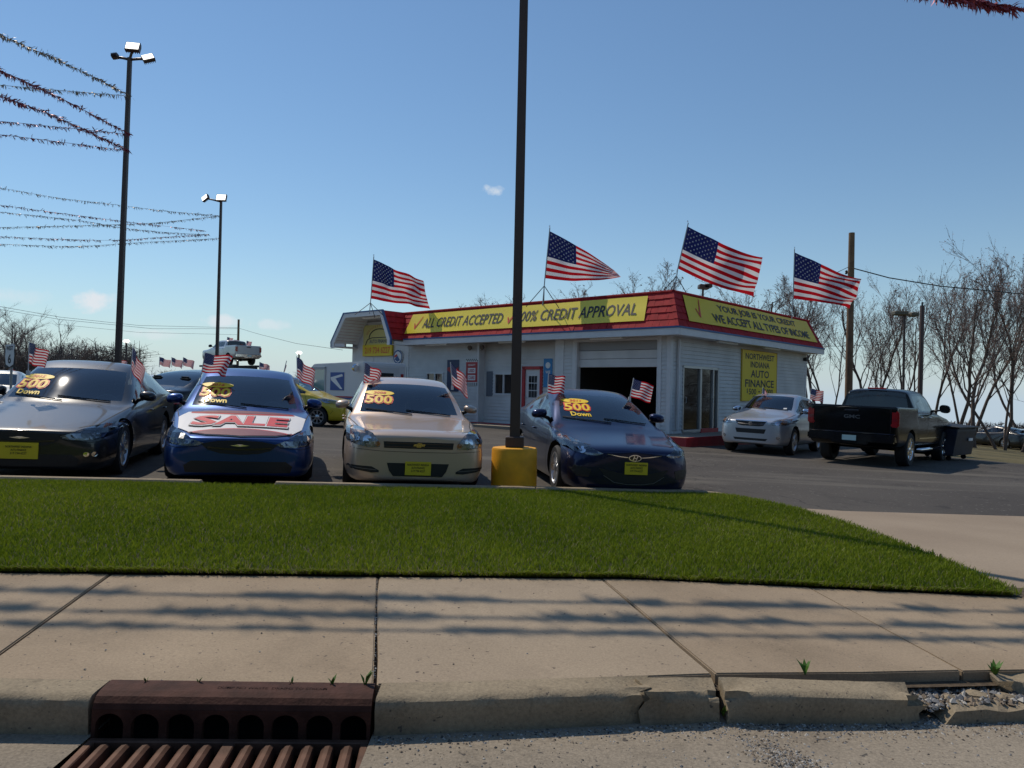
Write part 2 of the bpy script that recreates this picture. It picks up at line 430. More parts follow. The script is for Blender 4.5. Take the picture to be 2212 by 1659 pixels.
class Car:
    """a vehicle body grown from a cage of cross-sections, cut for the wheels, split into parts"""
    def __init__(s, name, label, P, M_paint, axle, yaw, z, wheels=dict(), pickup=False, seats=True, wind=None, sideg=None, rearg=None, group=None, cat='car', wmat=None, interior=None):
        s.P = P; s.paint = M_paint
        s.root = empty(name); tag(s.root, label, cat, group)
        s.oy = P['FO'] + P['WB'] / 2
        h = Vector((sin(yaw), -cos(yaw), 0))
        c = Vector((axle[0], axle[1], 0)) - h * (P['WB'] / 2)
        if z is None:
            z = gz(c.x, c.y)
            q = (gz(c.x + .5, c.y) - gz(c.x - .5, c.y))
            s.root.matrix_world = Matrix.Translation((c.x, c.y, z)) @ Matrix.Rotation(-math.atan(q), 4, 'Y') @ Matrix.Rotation(yaw, 4, 'Z')
        else:
            s.root.location = (c.x, c.y, z); s.root.rotation_euler = (0, 0, yaw)
        S, tagf = (cage_pickup if pickup else cage_car)(P)
        nS = len(S); bm = bmesh.new()
        V = []
        for r in S:
            rr = []
            for k, (x, y, zz) in enumerate(r):
                rr.append(bm.verts.new((x, y - s.oy, zz)))
            ll = [rr[0]] + [bm.verts.new((-x, y - s.oy, zz)) for (x, y, zz) in r[1:9]] + [rr[9]]
            V.append((rr, ll))
        lay = bm.edges.layers.float.new('crease_edge')
        def face(vs, t):
            u = []
            for q in vs:
                if q not in u: u.append(q)
            f = bm.faces.new(u); f.material_index = t
        for i in range(nS - 1):
            for j in range(9):
                t = tagf(i, j)
                face((V[i][0][j], V[i][0][j + 1], V[i + 1][0][j + 1], V[i + 1][0][j]), t)
                face((V[i][1][j + 1], V[i][1][j], V[i + 1][1][j], V[i + 1][1][j + 1]), t)
        for i, flip in ((0, False), (nS - 1, True)):
            R, Lf = V[i]
            for j in range(9):
                q = (R[j], Lf[j], Lf[j + 1], R[j + 1]) if not flip else (R[j + 1], Lf[j + 1], Lf[j], R[j])
                face(q, 0)
        bm.edges.ensure_lookup_table()
        cr = {}
        for i in range(nS - 1):
            for sd_ in (0, 1):
                cr[(V[i][sd_][5], V[i + 1][sd_][5])] = .25
                cr[(V[i][sd_][1], V[i + 1][sd_][1])] = .5
                if pickup:
                    cr[(V[i][sd_][4], V[i + 1][sd_][4])] = .35
        if pickup:
            for i in range(11, nS):
                for sd_ in (0, 1):
                    for j in range(3, 9):
                        cr[(V[i][sd_][j], V[i][sd_][j + 1])] = .6
                        if i + 1 < nS and j in (5, 6, 7): cr[(V[i][sd_][j], V[i + 1][sd_][j])] = .6
        for (a, b), k in cr.items():
            e = bm.edges.get((a, b))
            if e: e[lay] = k
        bmesh.ops.recalc_face_normals(bm, faces=bm.faces)
        me = bpy.data.meshes.new('cage'); bm.to_mesh(me); bm.free()
        mats = [M_paint, wind or M_wind, sideg or M_side, rearg or sideg or M_side, M_black, M_well]
        for m in mats: me.materials.append(m)
        tmp = bpy.data.objects.new('cage', me); col.objects.link(tmp)
        sb = tmp.modifiers.new('s', 'SUBSURF'); sb.levels = 3 if P.get('fine') else 2; sb.render_levels = sb.levels
        r = P['r']; s.ax = (P['FO'] - s.oy, P['FO'] + P['WB'] - s.oy)
        cb = MB(); ra = r + P.get('arch', .055)
        for y in s.ax:
            for sx in (-1, 1):
                x0, x1 = (P['W'] - .36) * sx, (P['W'] + .3) * sx
                M = Matrix.Translation((min(x0, x1), y, r + .01)) @ Matrix.Rotation(radians(90), 4, 'Y')
                n = 32; wd = abs(x1 - x0)
                vs = []
                for h_ in (0, wd):
                    for k in range(n): vs.append(M @ Vector((ra * cos(2 * pi * k / n), ra * sin(2 * pi * k / n), h_)))
                cb.add(vs, [tuple(reversed(range(n))), tuple(range(n, 2 * n))] + [(k, (k + 1) % n, n + (k + 1) % n, n + k) for k in range(n)], 5)
        cut = cb.build('cutter', mats)
        bo = tmp.modifiers.new('b', 'BOOLEAN'); bo.operation = 'DIFFERENCE'; bo.object = cut; bo.solver = 'EXACT'
        dg = bpy.context.evaluated_depsgraph_get()
        ev = tmp.evaluated_get(dg).to_mesh()
        vs = [v.co.copy() for v in ev.vertices]
        fs = [tuple(p.vertices) for p in ev.polygons]; mi = [p.material_index for p in ev.polygons]
        nn = [v.normal.copy() for v in ev.vertices]
        tmp.evaluated_get(dg).to_mesh_clear()
        bpy.data.objects.remove(tmp); bpy.data.objects.remove(cut)
        names = ['body', 'windshield', 'side_window', 'rear_window', 'pillar', 'wheel_well']
        s.parts = {}
        for k, nm in enumerate(names):
            sub = [f for f, q in zip(fs, mi) if q == k]
            if not sub: continue
            groups = [sub]
            if k in (2, 4, 5):      # left and right (front and rear) ones are separate pieces
                gd = {}
                for f in sub:
                    c_ = sum((vs[i] for i in f), Vector()) / len(f)
                    gd.setdefault((c_.x > 0, (c_.y > P.get('ry', P.get('by', 0)) - s.oy) if k == 2 else (c_.y > 0)), []).append(f)
                groups = list(gd.values())
            for g in groups:
                idx = sorted({i for f in g for i in f}); mp = {q: n_ for n_, q in enumerate(idx)}
                me2 = bpy.data.meshes.new(nm); me2.from_pydata([vs[i] for i in idx], [], [tuple(mp[i] for i in f) for f in g])
                me2.materials.append(mats[k]); me2.polygons.foreach_set('use_smooth', [True] * len(me2.polygons)); me2.update()
                o = bpy.data.objects.new(nm, me2); col.objects.link(o); o.parent = s.root
                s.parts.setdefault(nm, o)
        # dark inner lining
        sub = [f for f, q in zip(fs, mi) if q in (0, 4)]
        idx = sorted({i for f in sub for i in f}); mp = {q: n_ for n_, q in enumerate(idx)}
        me2 = bpy.data.meshes.new('interior_lining'); me2.from_pydata([vs[i] - nn[i] * .022 for i in idx], [], [tuple(reversed([mp[i] for i in f])) for f in sub])
        me2.materials.append(interior or M_trim); me2.update()
        o = bpy.data.objects.new('interior_lining', me2); col.objects.link(o); o.parent = s.root
        s.bvh = BVHTree.FromPolygons(vs, fs)
        s.body = s.parts['body']
        # wheels
        ww = P.get('ww', .215)
        tm = MB(); R = r; ri = r * wheels.get('rim', .68)
        tm.lathe([(ri, -ww / 2 + .01), (R - .03, -ww / 2), (R - .006, -ww / 2 + .03), (R, 0), (R - .006, ww / 2 - .03), (R - .03, ww / 2), (ri, ww / 2 - .01), (ri - .02, ww / 2 - .03), (ri - .02, -ww / 2 + .03)], 36, close=True)
        rm = MB()
        rm.lathe([(ri - .03, ww / 2 - .05), (ri - .012, ww / 2 - .005), (ri + .004, ww / 2 - .004), (ri + .002, ww / 2 - .03)], 36)
        rm.lathe([(0.001, ww / 2 - .075), (ri - .01, ww / 2 - .09)], 36, mi=1)
        ns = wheels.get('n', 10); wsp = wheels.get('w', .035)
        for k in range(ns):
            for tw in ((0,) if not wheels.get('twin') else (-.11, .11)):
                a = 2 * pi * k / ns + tw; ca, sa = cos(a), sin(a)
                prof = [(.05, wsp * .8, ww / 2 - .018), (ri * .55, wsp * .62, ww / 2 - .022), (ri - .012, wsp, ww / 2 - .015)]
                vv = []
                for (rr_, hw, hz_) in prof:
                    for q, dz in ((-hw, -.03), (-hw * .7, 0), (hw * .7, 0), (hw, -.03)):
                        vv.append((rr_ * ca - q * sa, rr_ * sa + q * ca, hz_ + dz))
                ff = []
                for q in (0, 1):
                    for u in range(3): ff.append((q * 4 + u, q * 4 + 4 + u, q * 4 + 5 + u, q * 4 + 1 + u))
                rm.add(vv, ff)
        rm.lathe([(.0005, ww / 2 - .004), (.035, ww / 2 - .006), (.065, ww / 2 - .02), (.07, ww / 2 - .05)], 18)
        pr = None
        for y in s.ax:
            for sx in (-1, 1):
                if pr is None:
                    t_ = tm.build('wheel', M_tyre, s.root, smooth='auto'); rim = rm.build('rim', [wmat or M_alloy, M_dark], t_, smooth='auto'); pr = t_
                else:
                    t_ = copy_tree(pr, s.root)
                t_.location = ((P['W'] - ww / 2 - P.get('winset', .03)) * sx, y, r)
                t_.rotation_euler = (radians(90) * 0, radians(90) * sx, 0)
        if seats and not pickup: s.cabin()
    # ---- projection of flat outlines on to the body
    def _map(s, view, u, v, off):
        if view == 'front': o_, d_ = Vector((u, -6, v)), Vector((0, 1, 0))
        elif view == 'rear': o_, d_ = Vector((u, 6, v)), Vector((0, -1, 0))
        elif view == 'top': o_, d_ = Vector((u, v, 6)), Vector((0, 0, -1))
        elif view == 'right': o_, d_ = Vector((5, u, v)), Vector((-1, 0, 0))
        elif view == 'left': o_, d_ = Vector((-5, u, v)), Vector((1, 0, 0))
        elif view == 'screen': o_, d_ = Vector((u, -6, v)), Vector((0, 1, 0))
        loc, n, i, dist = s.bvh.ray_cast(o_, d_)
        if loc is None:
            loc, n, i, dist = s.bvh.find_nearest(o_ + d_ * 5)
        if n.dot(d_) > 0: n = -n
        return loc + n * off, n
    def patch(s, name, poly, mat, view='front', off=.005, step=.05, skirt=.03, parent=None, smooth=True, bulge=0):
        poly = [Vector(p) for p in poly]
        pts = []
        for i, p in enumerate(poly):
            q = poly[(i + 1) % len(poly)]; n = max(1, int((q - p).length / step))
            for k in range(n): pts.append(p.lerp(q, k / n))
        nb = len(pts)
        xs = [p.x for p in poly]; ys = [p.y for p in poly]
        def inside(x, y):
            c = False; j = len(poly) - 1
            for i in range(len(poly)):
                a, b = poly[i], poly[j]
                if (a.y > y) != (b.y > y) and x < (b.x - a.x) * (y - a.y) / (b.y - a.y) + a.x: c = not c
                j = i
            return c
        def bdist(x, y):
            return min((Vector((x, y)) - q).length for q in pts[:nb])
        x = min(xs) + step / 2
        inner = []
        while x < max(xs):
            y = min(ys) + step / 2
            while y < max(ys):
                if inside(x, y) and bdist(x, y) > step * .4: inner.append(Vector((x, y)))
                y += step
            x += step
        allp = [p.to_2d() for p in pts + inner]
        V2, E2, F2, *_ = delaunay_2d_cdt(allp, [(i, (i + 1) % nb) for i in range(nb)], [list(range(nb))], 1, 1e-5)
        mb = MB(); vv = []
        for k, p in enumerate(V2):
            o_ = off
            if bulge and k >= nb: o_ += bulge * min(1, bdist(p.x, p.y) / .06)
            vv.append(s._map(view, p.x, p.y, o_))
        mb.add([q[0] for q in vv], [tuple(f) for f in F2])
        if skirt:
            lo = [q[0] - q[1] * skirt for q in vv[:nb]]
            n0 = len(mb.v); mb.v += [tuple(q) for q in lo]
            for i in range(nb):
                j = (i + 1) % nb
                mb.f.append((i, j, n0 + j, n0 + i)); mb.m.append(0)
        o = mb.build(name, mat, parent or s.root, smooth=False)
        return o
    def line(s, name, pts, mat, view='front', width=.006, off=.003, step=.04, parent=None, mb=None):
        P2 = [Vector(p) for p in pts]; path = []
        for a, b in zip(P2, P2[1:]):
            n = max(1, int((b - a).length / step))
            for k in range(n): path.append(a.lerp(b, k / n))
        path.append(P2[-1])
        own = mb is None
        if own: mb = MB()
        vv = []
        for i, p in enumerate(path):
            t = path[min(i + 1, len(path) - 1)] - path[max(i - 1, 0)]
            nrm = Vector((-t.y, t.x)).normalized() * width / 2
            vv += [s._map(view, p.x + nrm.x, p.y + nrm.y, off)[0], s._map(view, p.x - nrm.x, p.y - nrm.y, off)[0]]
        mb.add(vv, [(2 * i, 2 * i + 1, 2 * i + 3, 2 * i + 2) for i in range(len(path) - 1)])
        if own: return mb.build(name, mat, parent or s.root)
    def text(s, name, txt, cx, cy, w, h, mat, view='front', off=.008, bold=.01, shear=0, parent=None, flip=1):
        vs, fs, asp = text_geo(txt, bold, shear)
        if w is None: w = h * asp
        mb = MB(); mb.add([s._map(view, cx + a * w * flip, cy + b * h, off)[0] for a, b in vs], fs)
        return mb.build(name, mat, parent or s.root)
    def cabin(s):
        P = s.P; o = s.oy; cy = P['cy'] - o
        mb = MB()
        z0 = P['cz']
        mb.box(-P['gw'] + .06, P['gw'] - .06, cy + .08, cy + .75, z0 - .25, z0 - .04)
        mb.build('dashboard', M_trim, s.root, bevel=.04, seg=2)
        seat = None
        for (x, y) in ((-.37, cy + 1.35), (.37, cy + 1.35), (-.36, cy + 2.2), (.36, cy + 2.2)):
            if seat is None:
                mb = MB()
                mb.box(-.24, .24, -.30, .28, .30, .52)
                M = Matrix.Translation((0, .26, .50)) @ Matrix.Rotation(radians(-14), 4, 'X')
                mb.box(-.235, .235, -.06, .06, 0, z0 - .42 + .10, M=M)
                mb.box(-.13, .13, -.045, .045, z0 - .42 + .16, z0 - .42 + .36, M=M)
                seat = mb.build('seat', M_seat, s.root, bevel=.035, seg=2); q = seat
            else:
                q = seat.copy(); col.objects.link(q)
            q.location = (x, y, 0)
        mb = MB(); M = Matrix.Translation((.37, cy + .82, z0 - .07)) @ Matrix.Rotation(radians(68), 4, 'X')
        mb.tube([M @ Vector((.185 * cos(a), .185 * sin(a), 0)) for a in np.linspace(0, 2 * pi, 25)], .015, 6)
        mb.tube([M @ Vector((-.17, 0, 0)), M @ Vector((.17, 0, 0))], .02, 6)
        mb.build('steering_wheel', M_trim, s.root, smooth=True)
        mb = MB(); mb.box(-.12, .12, P['wt'] - o - .10, P['wt'] - o - .07, P['wz'] - .13, P['wz'] - .06)
        mb.build('rear_view_mirror', M_dark, s.root, bevel=.012)
    def mirrors(s, y, z, mat, w=.22, h=.14, x=None, arm=-.03):
        x = x or s.P['W'] + .0
        for sx in (-1, 1):
            mb = MB(); M = Matrix.Translation((sx * (x + arm + w * .25), y - s.oy, z)) @ Matrix.Diagonal((1, 1, 1, 1))
            rings = []
            for (t, kx, kz) in ((-.085, .35, .30), (-.07, .7, .66), (-.03, .97, .95), (.02, 1.0, 1.0), (.06, .95, .93)):
                ring = []
                for k in range(16):
                    a = 2 * pi * k / 16
                    ex = math.copysign(abs(cos(a)) ** .75, cos(a)); ez = math.copysign(abs(sin(a)) ** .75, sin(a))
                    ring.append(M @ Vector((ex * w / 2 * kx, t, ez * h / 2 * kz - .01 * ex * sx)))
                rings.append(ring)
            vs = [q for r_ in rings for q in r_]; n = 16
            fs = [(i * n + k, i * n + (k + 1) % n, (i + 1) * n + (k + 1) % n, (i + 1) * n + k) for i in range(4) for k in range(n)]
            fs += [tuple(range(n)), tuple(reversed(range(4 * n, 5 * n)))]
            mb.add(vs, fs)
            o = mb.build('wing_mirror', mat, s.root, smooth='auto')
            m2 = MB(); m2.tube([(sx * (x - .12), y - s.oy + .01, z - .07), (sx * (x + arm), y - s.oy, z - .035)], [.03, .022], 8); m2.build('mirror_arm', M_dark, o, smooth=True)
    def wipers(s):
        P = s.P; o = s.oy
        for x0, x1 in ((-.62, .02), (-.06, .58)):
            mb = MB(); pts = []
            for k in range(7):
                x = x0 + (x1 - x0) * k / 6
                zc = P['cz'] + .028 + .055 * (1 - k / 6)
                pts.append(s._map('front', x, zc, .012)[0])
            mb.tube(pts, .008, 5); mb.build('wiper', M_dark, s.root)
    def seams(s, pts_list):
        for view, pts, wd in pts_list:
            s.line('panel_gap', pts, M_gap, view, wd, .002)
    def std_seams(s, extra=()):
        P = s.P; o = s.oy; W = P['W']; gw = P['gw']; cy = P['cy']; ry = P['ry']; bz = P['bz']; zb = P['zb']
        L_ = []
        hx = .80 * W
        for sx in (-1, 1):
            L_.append(('top', [(sx * .60 * W, .20 - o), (sx * .76 * W, .42 - o), (sx * .84 * W, P['FO'] - o), (sx * (gw + .02), cy + .14 - o)], .011))
            vw = 'right' if sx > 0 else 'left'
            L_.append((vw, [(cy + .30 - o, bz - .02), (cy + .22 - o, .75), (cy + .22 - o, zb + .12)], .009))
            L_.append((vw, [(ry - o, bz - .01), (ry + .03 - o, zb + .12)], .009))
            L_.append((vw, [(P['rr'] + .22 - o, P['bz1'] - .02), (P['rr'] + .18 - o, .8), (P['rr'] - .12 - o, zb + .3)], .009))
            L_.append((vw, [(P['FO'] - .48 - o, .50), (P['FO'] - .40 - o, .40)], .008))
        s.seams(L_ + list(extra))
        for sx in (-1, 1):
            vw = 'right' if sx > 0 else 'left'
            for y in (ry - .22, P['rr'] + .05):
                p = s._map(vw, y - o, bz - .11, .012)[0]
                mb = MB(); mb.tube([p + Vector((0, -.09, 0)), p + Vector((sx * .02, -.06, 0)), p + Vector((sx * .02, .06, 0)), p + Vector((0, .09, 0))], .012, 6)
                mb.build('door_handle', s.paint, s.root, smooth=True)
    def sticker(s, year, down=True, cx=-.40, cz=None, k=1.0):
        P = s.P; top = P['wz'] - P.get('stick', .155) if cz is None else cz
        v = s.parts['windshield']
        ov = [(cx + .17 * k * cos(a), top + .028 * k * sin(a)) for a in np.linspace(0, 2 * pi, 22)[:-1]]
        a = s.patch('year_sticker', ov, M_sy, 'front', .006, .06, 0, parent=v)
        s.text('year_lettering', year, cx, top, .15 * k, .026 * k, M_sr, 'front', .010, .015, .3, parent=v)
        z2 = top - .078 * k
        for dx_, b, m, of in ((0, .075, M_sr, .006), (0, .022, M_sy, .010)):
            s.text('price_sticker', '500', cx - .012, z2, (.34 if b > .05 else .31) * k, (.108 if b > .05 else .09) * k, m, 'front', of, b, .08, parent=v)
        if down:
            s.text('price_sticker', 'Down', cx, z2 - .085 * k, .24 * k, .05 * k, M_sy, 'front', .008, .03, .0, parent=v)
    def plate(s, cx, cz, w=.315, h=.165):
        o = s.patch('dealer_plate', [(cx - w / 2, cz - h / 2), (cx + w / 2, cz - h / 2), (cx + w / 2, cz + h / 2), (cx - w / 2, cz + h / 2)], M_plate_y, 'front', .02, .06, .03)
        for t, z, hh, ww in (('NORTHWEST INDIANA', .045, .026, .27), ('AUTO FINANCE', .008, .026, .16), ('219 734 6227', -.03, .026, .17)):
            s.text('plate_lettering', t, cx, cz + z, ww, hh, M_print, 'front', .023, .01, parent=o)
        return o
def mir(poly): return [(-x, z) for x, z in reversed(poly)]
# ------------------------------------------------------------------ the ground
rnd = random.Random(7)
def lerp(a, b, t): return a + (b - a) * t
def polyline_y(pts):
    xs = [p[0] for p in pts]; ys = [p[1] for p in pts]
    return lambda x: float(np.interp(x, xs, ys))
# lines measured on the site (x -> y)
walk_far = lambda x: 4.905 + .158 * x if x < .8 else 5.03 + .012 * (x - .8)
_wn = ((-9, 2.30), (-1.974, 2.939), (-1.627, 2.964), (-.55, 3.062), (-.005, 3.17), (.519, 3.279), (.905, 3.366), (1.639, 3.473), (2.316, 3.597), (9, 4.72))
walk_near = lambda x: float(np.interp(x, [p[0] for p in _wn], [p[1] for p in _wn]))
curb_front = lambda x: walk_near(x) - .148
kerb_y = lambda x: 9.20 + .222 * x

def node_ground(name, c1, c2, scale, fine, fscale, rough=.9, bump=.3, bscale=120, specks=None, stain=None):
    m = bpy.data.materials.new(name); m.use_nodes = True; t = m.node_tree; b = t.nodes['Principled BSDF']
    b.inputs['Roughness'].default_value = rough; b.inputs['Specular IOR Level'].default_value = .3
    g = t.nodes.new('ShaderNodeNewGeometry')
    def noise(s, d=5):
        n = t.nodes.new('ShaderNodeTexNoise'); n.inputs['Scale'].default_value = s; n.inputs['Detail'].default_value = d
        t.links.new(g.outputs['Position'], n.inputs['Vector']); return n.outputs['Fac']
    r = t.nodes.new('ShaderNodeValToRGB'); r.color_ramp.elements[0].position = .32; r.color_ramp.elements[1].position = .68
    r.color_ramp.elements[0].color = (*c1, 1); r.color_ramp.elements[1].color = (*c2, 1)
    t.links.new(noise(scale, 6), r.inputs['Fac'])
    mr = t.nodes.new('ShaderNodeMapRange'); mr.inputs['From Min'].default_value = .3; mr.inputs['From Max'].default_value = .7
    mr.inputs['To Min'].default_value = 1 - fine; mr.inputs['To Max'].default_value = 1 + fine
    t.links.new(noise(fscale, 3), mr.inputs['Value'])
    mu = t.nodes.new('ShaderNodeMix'); mu.data_type = 'RGBA'; mu.blend_type = 'MULTIPLY'; mu.inputs['Factor'].default_value = 1
    t.links.new(r.outputs['Color'], mu.inputs['A']); t.links.new(mr.outputs['Result'], mu.inputs['B'])
    outc = mu.outputs['Result']
    if specks:
        v = t.nodes.new('ShaderNodeTexNoise'); v.inputs['Scale'].default_value = specks[0]; v.inputs['Detail'].default_value = 2
        t.links.new(g.outputs['Position'], v.inputs['Vector'])
        mp = t.nodes.new('ShaderNodeMapRange'); mp.inputs['From Min'].default_value = specks[1]; mp.inputs['From Max'].default_value = specks[1] + .06
        t.links.new(v.outputs['Fac'], mp.inputs['Value'])
        mx = t.nodes.new('ShaderNodeMix'); mx.data_type = 'RGBA'; t.links.new(mp.outputs['Result'], mx.inputs['Factor'])
        t.links.new(outc, mx.inputs['A']); mx.inputs['B'].default_value = (*specks[2], 1); outc = mx.outputs['Result']
    if stain:
        for (sc_, lo, wid_, amt, dist) in stain:
            v = t.nodes.new('ShaderNodeTexNoise'); v.inputs['Scale'].default_value = sc_; v.inputs['Detail'].default_value = 7; v.inputs['Roughness'].default_value = .65; v.inputs['Distortion'].default_value = dist
            t.links.new(g.outputs['Position'], v.inputs['Vector'])
            mp = t.nodes.new('ShaderNodeMapRange'); mp.inputs['From Min'].default_value = lo; mp.inputs['From Max'].default_value = lo + wid_; mp.inputs['To Min'].default_value = 1; mp.inputs['To Max'].default_value = amt
            t.links.new(v.outputs['Fac'], mp.inputs['Value'])
            mq = t.nodes.new('ShaderNodeMix'); mq.data_type = 'RGBA'; mq.blend_type = 'MULTIPLY'; mq.inputs['Factor'].default_value = 1
            t.links.new(outc, mq.inputs['A']); t.links.new(mp.outputs['Result'], mq.inputs['B']); outc = mq.outputs['Result']
    t.links.new(outc, b.inputs['Base Color'])
    bp = t.nodes.new('ShaderNodeBump'); bp.inputs['Strength'].default_value = bump; bp.inputs['Distance'].default_value = .008
    t.links.new(noise(bscale, 4), bp.inputs['Height']); t.links.new(bp.outputs['Normal'], b.inputs['Normal'])
    MATS[name] = m
    return m
M_conc = node_ground('sidewalk_concrete', (.285, .215, .142), (.36, .276, .186), 1.1, .13, 90, .9, .25, 160, (38, .68, (.13, .10, .08)), ((.9, .52, .2, .80, .6), (5.5, .60, .1, .86, 1.2), (240, .5, .2, .84, 0)))
STN = ((.9, .52, .2, .78, .6), (5.5, .60, .1, .84, 1.2), (240, .5, .2, .82, 0))
M_slabs = [M_conc, node_ground('sidewalk_concrete_pale', (.305, .238, .165), (.375, .295, .205), .9, .13, 90, .9, .25, 160, (30, .69, (.12, .09, .07)), STN), node_ground('sidewalk_concrete_pink', (.275, .208, .138), (.345, .265, .18), 1.3, .13, 95, .9, .25, 160, (44, .68, (.13, .10, .08)), STN)]
M_conc2 = node_ground('curb_concrete', (.265, .21, .138), (.335, .27, .18), 2.3, .16, 70, .9, .35, 120, (45, .67, (.12, .10, .08)), ((1.7, .5, .2, .74, .8), (9, .56, .1, .82, 1), (220, .5, .2, .82, 0)))
M_apron = node_ground('apron_concrete', (.27, .21, .15), (.33, .262, .19), .7, .1, 60, .9, .2, 120)
M_gutter = node_ground('gutter_concrete', (.245, .205, .155), (.315, .265, .20), 1.6, .2, 80, .9, .35, 130, (30, .66, (.09, .08, .07)), ((1.2, .48, .25, .76, .8), (7, .57, .1, .84, 1), (230, .5, .2, .82, 0)))
M_soil = pm('lawn_soil', (.035, .038, .012), .95, var=.4, vs_=9, world=True)
M_dirt = pm('edge_dirt', (.085, .060, .036), .95, var=.5, vs_=25, bump=.6, bs=60, world=True)
M_field = node_ground('dry_grass_field', (.085, .075, .032), (.15, .12, .055), .35, .25, 7, .95, .6, 12)

# asphalt with worn streaks, sealed cracks and lighter patches
def asphalt():
    m = node_ground('lot_asphalt', (.058, .050, .043), (.084, .074, .063), .32, .16, 40, .85, .3, 110, (14, .66, (.16, .15, .13)), ((.55, .56, .12, .68, 1.0), (2.2, .62, .06, .60, .5)))
    t = m.node_tree; b = t.nodes['Principled BSDF']; src = b.inputs['Base Color'].links[0].from_socket
    g = t.nodes.new('ShaderNodeNewGeometry')
    v = t.nodes.new('ShaderNodeTexVoronoi'); v.feature = 'DISTANCE_TO_EDGE'; v.inputs['Scale'].default_value = .23
    n = t.nodes.new('ShaderNodeTexNoise'); n.inputs['Scale'].default_value = .9; n.inputs['Detail'].default_value = 4
    t.links.new(g.outputs['Position'], n.inputs['Vector'])
    ad = t.nodes.new('ShaderNodeMix'); ad.data_type = 'VECTOR'; ad.inputs['Factor'].default_value = .42
    t.links.new(g.outputs['Position'], ad.inputs['A'])
    sc = t.nodes.new('ShaderNodeVectorMath'); sc.operation = 'SCALE'; sc.inputs['Scale'].default_value = 6
    t.links.new(n.outputs['Color'], sc.inputs[0]); t.links.new(sc.outputs[0], ad.inputs['B'])
    t.links.new(ad.outputs['Result'], v.inputs['Vector'])
    mp = t.nodes.new('ShaderNodeMapRange'); mp.inputs['From Min'].default_value = .002; mp.inputs['From Max'].default_value = .008
    mp.inputs['To Min'].default_value = .55; mp.inputs['To Max'].default_value = 1
    t.links.new(v.outputs['Distance'], mp.inputs['Value'])
    mu = t.nodes.new('ShaderNodeMix'); mu.data_type = 'RGBA'; mu.blend_type = 'MULTIPLY'; mu.inputs['Factor'].default_value = 1
    t.links.new(src, mu.inputs['A']); t.links.new(mp.outputs['Result'], mu.inputs['B'])
    # pale worn streaks stretched along one direction
    mpg = t.nodes.new('ShaderNodeMapping'); mpg.inputs['Rotation'].default_value = (0, 0, radians(28)); mpg.inputs['Scale'].default_value = (.25, 1.6, 1)
    t.links.new(g.outputs['Position'], mpg.inputs['Vector'])
    n3 = t.nodes.new('ShaderNodeTexNoise'); n3.inputs['Scale'].default_value = .6; n3.inputs['Detail'].default_value = 5
    t.links.new(mpg.outputs[0], n3.inputs['Vector'])
    m3 = t.nodes.new('ShaderNodeMapRange'); m3.inputs['From Min'].default_value = .56; m3.inputs['From Max'].default_value = .68; m3.inputs['To Max'].default_value = .55
    t.links.new(n3.outputs['Fac'], m3.inputs['Value'])
    mx = t.nodes.new('ShaderNodeMix'); mx.data_type = 'RGBA'; t.links.new(m3.outputs['Result'], mx.inputs['Factor'])
    t.links.new(mu.outputs['Result'], mx.inputs['A']); mx.inputs['B'].default_value = (.155, .14, .115, 1)
    t.links.new(mx.outputs['Result'], b.inputs['Base Color'])
    return m
M_asph = asphalt()

def sheet(name, xs, ys, zf, mat, kind='structure', keep=None, parent=None):
    mb = MB(); nx, ny = len(xs), len(ys)
    vs = [(x, y, zf(x, y)) for y in ys for x in xs]; fs = []
    for j in range(ny - 1):
        for i in range(nx - 1):
            cx, cy = (xs[i] + xs[i + 1]) / 2, (ys[j] + ys[j + 1]) / 2
            if keep and not keep(cx, cy): continue
            fs.append((j * nx + i, j * nx + i + 1, (j + 1) * nx + i + 1, (j + 1) * nx + i))
    mb.add(vs, fs)
    o = mb.build(name, mat, parent, smooth=True); o['kind'] = kind
    return o
# wide terrain to the horizon
gx = [-3000, -1200, -500, -220, -120, -80, -60, -45, -32, -24, -16, -12, -8, -4, 0, 4, 8, 11, 13, 14, 15, 16, 18, 20, 24, 28, 34, 40, 50, 60, 70, 85, 100, 130, 160, 220, 300, 450, 700, 1000, 1500, 2200, 3000]
gy = [8.9, 9.6, 10.5, 12, 14, 16, 18, 20, 22, 24, 26, 28, 31, 34, 38, 44, 52, 60, 66, 75, 86, 100, 120, 150, 200, 260, 360, 500, 800, 1200, 2200, 4000]
sheet('terrain', gx, gy, lambda x, y: gz(x, y) - .05 - (.0 if y < 60 else min(2.0, .02 * (y - 60))), M_field)
# the far side of the street, behind the viewer: roadway and a verge running on to the horizon
sheet('roadway', [-3000, -800, -200, -60, -20, -9, -3, 3, 9, 20, 60, 200, 800, 3000], [-13, -10, -6, -2, 0, 1.0], lambda x, y: gp(x) - .19, M_gutter)
sheet('far_verge', [-3000, -800, -200, -60, -16, 0, 20, 60, 200, 800, 3000], [-4000, -1000, -300, -100, -40, -20, -12.9], lambda x, y: gp(x) - .15, M_field)
sheet('near_verge', [-3000, -800, -200, -60, -30, -16, -14.2, -13.9], [.8, 3, 6, 9.2], lambda x, y: gp(x) - .13, M_field)
sheet('subsoil', list(np.linspace(-14, 14, 15)), [-9, 1.5, 2.5, 3.5, 5, 7, 9.5, 12], lambda x, y: gp(x) - .85, pm('subsoil_brown', (.04, .03, .02), .95))
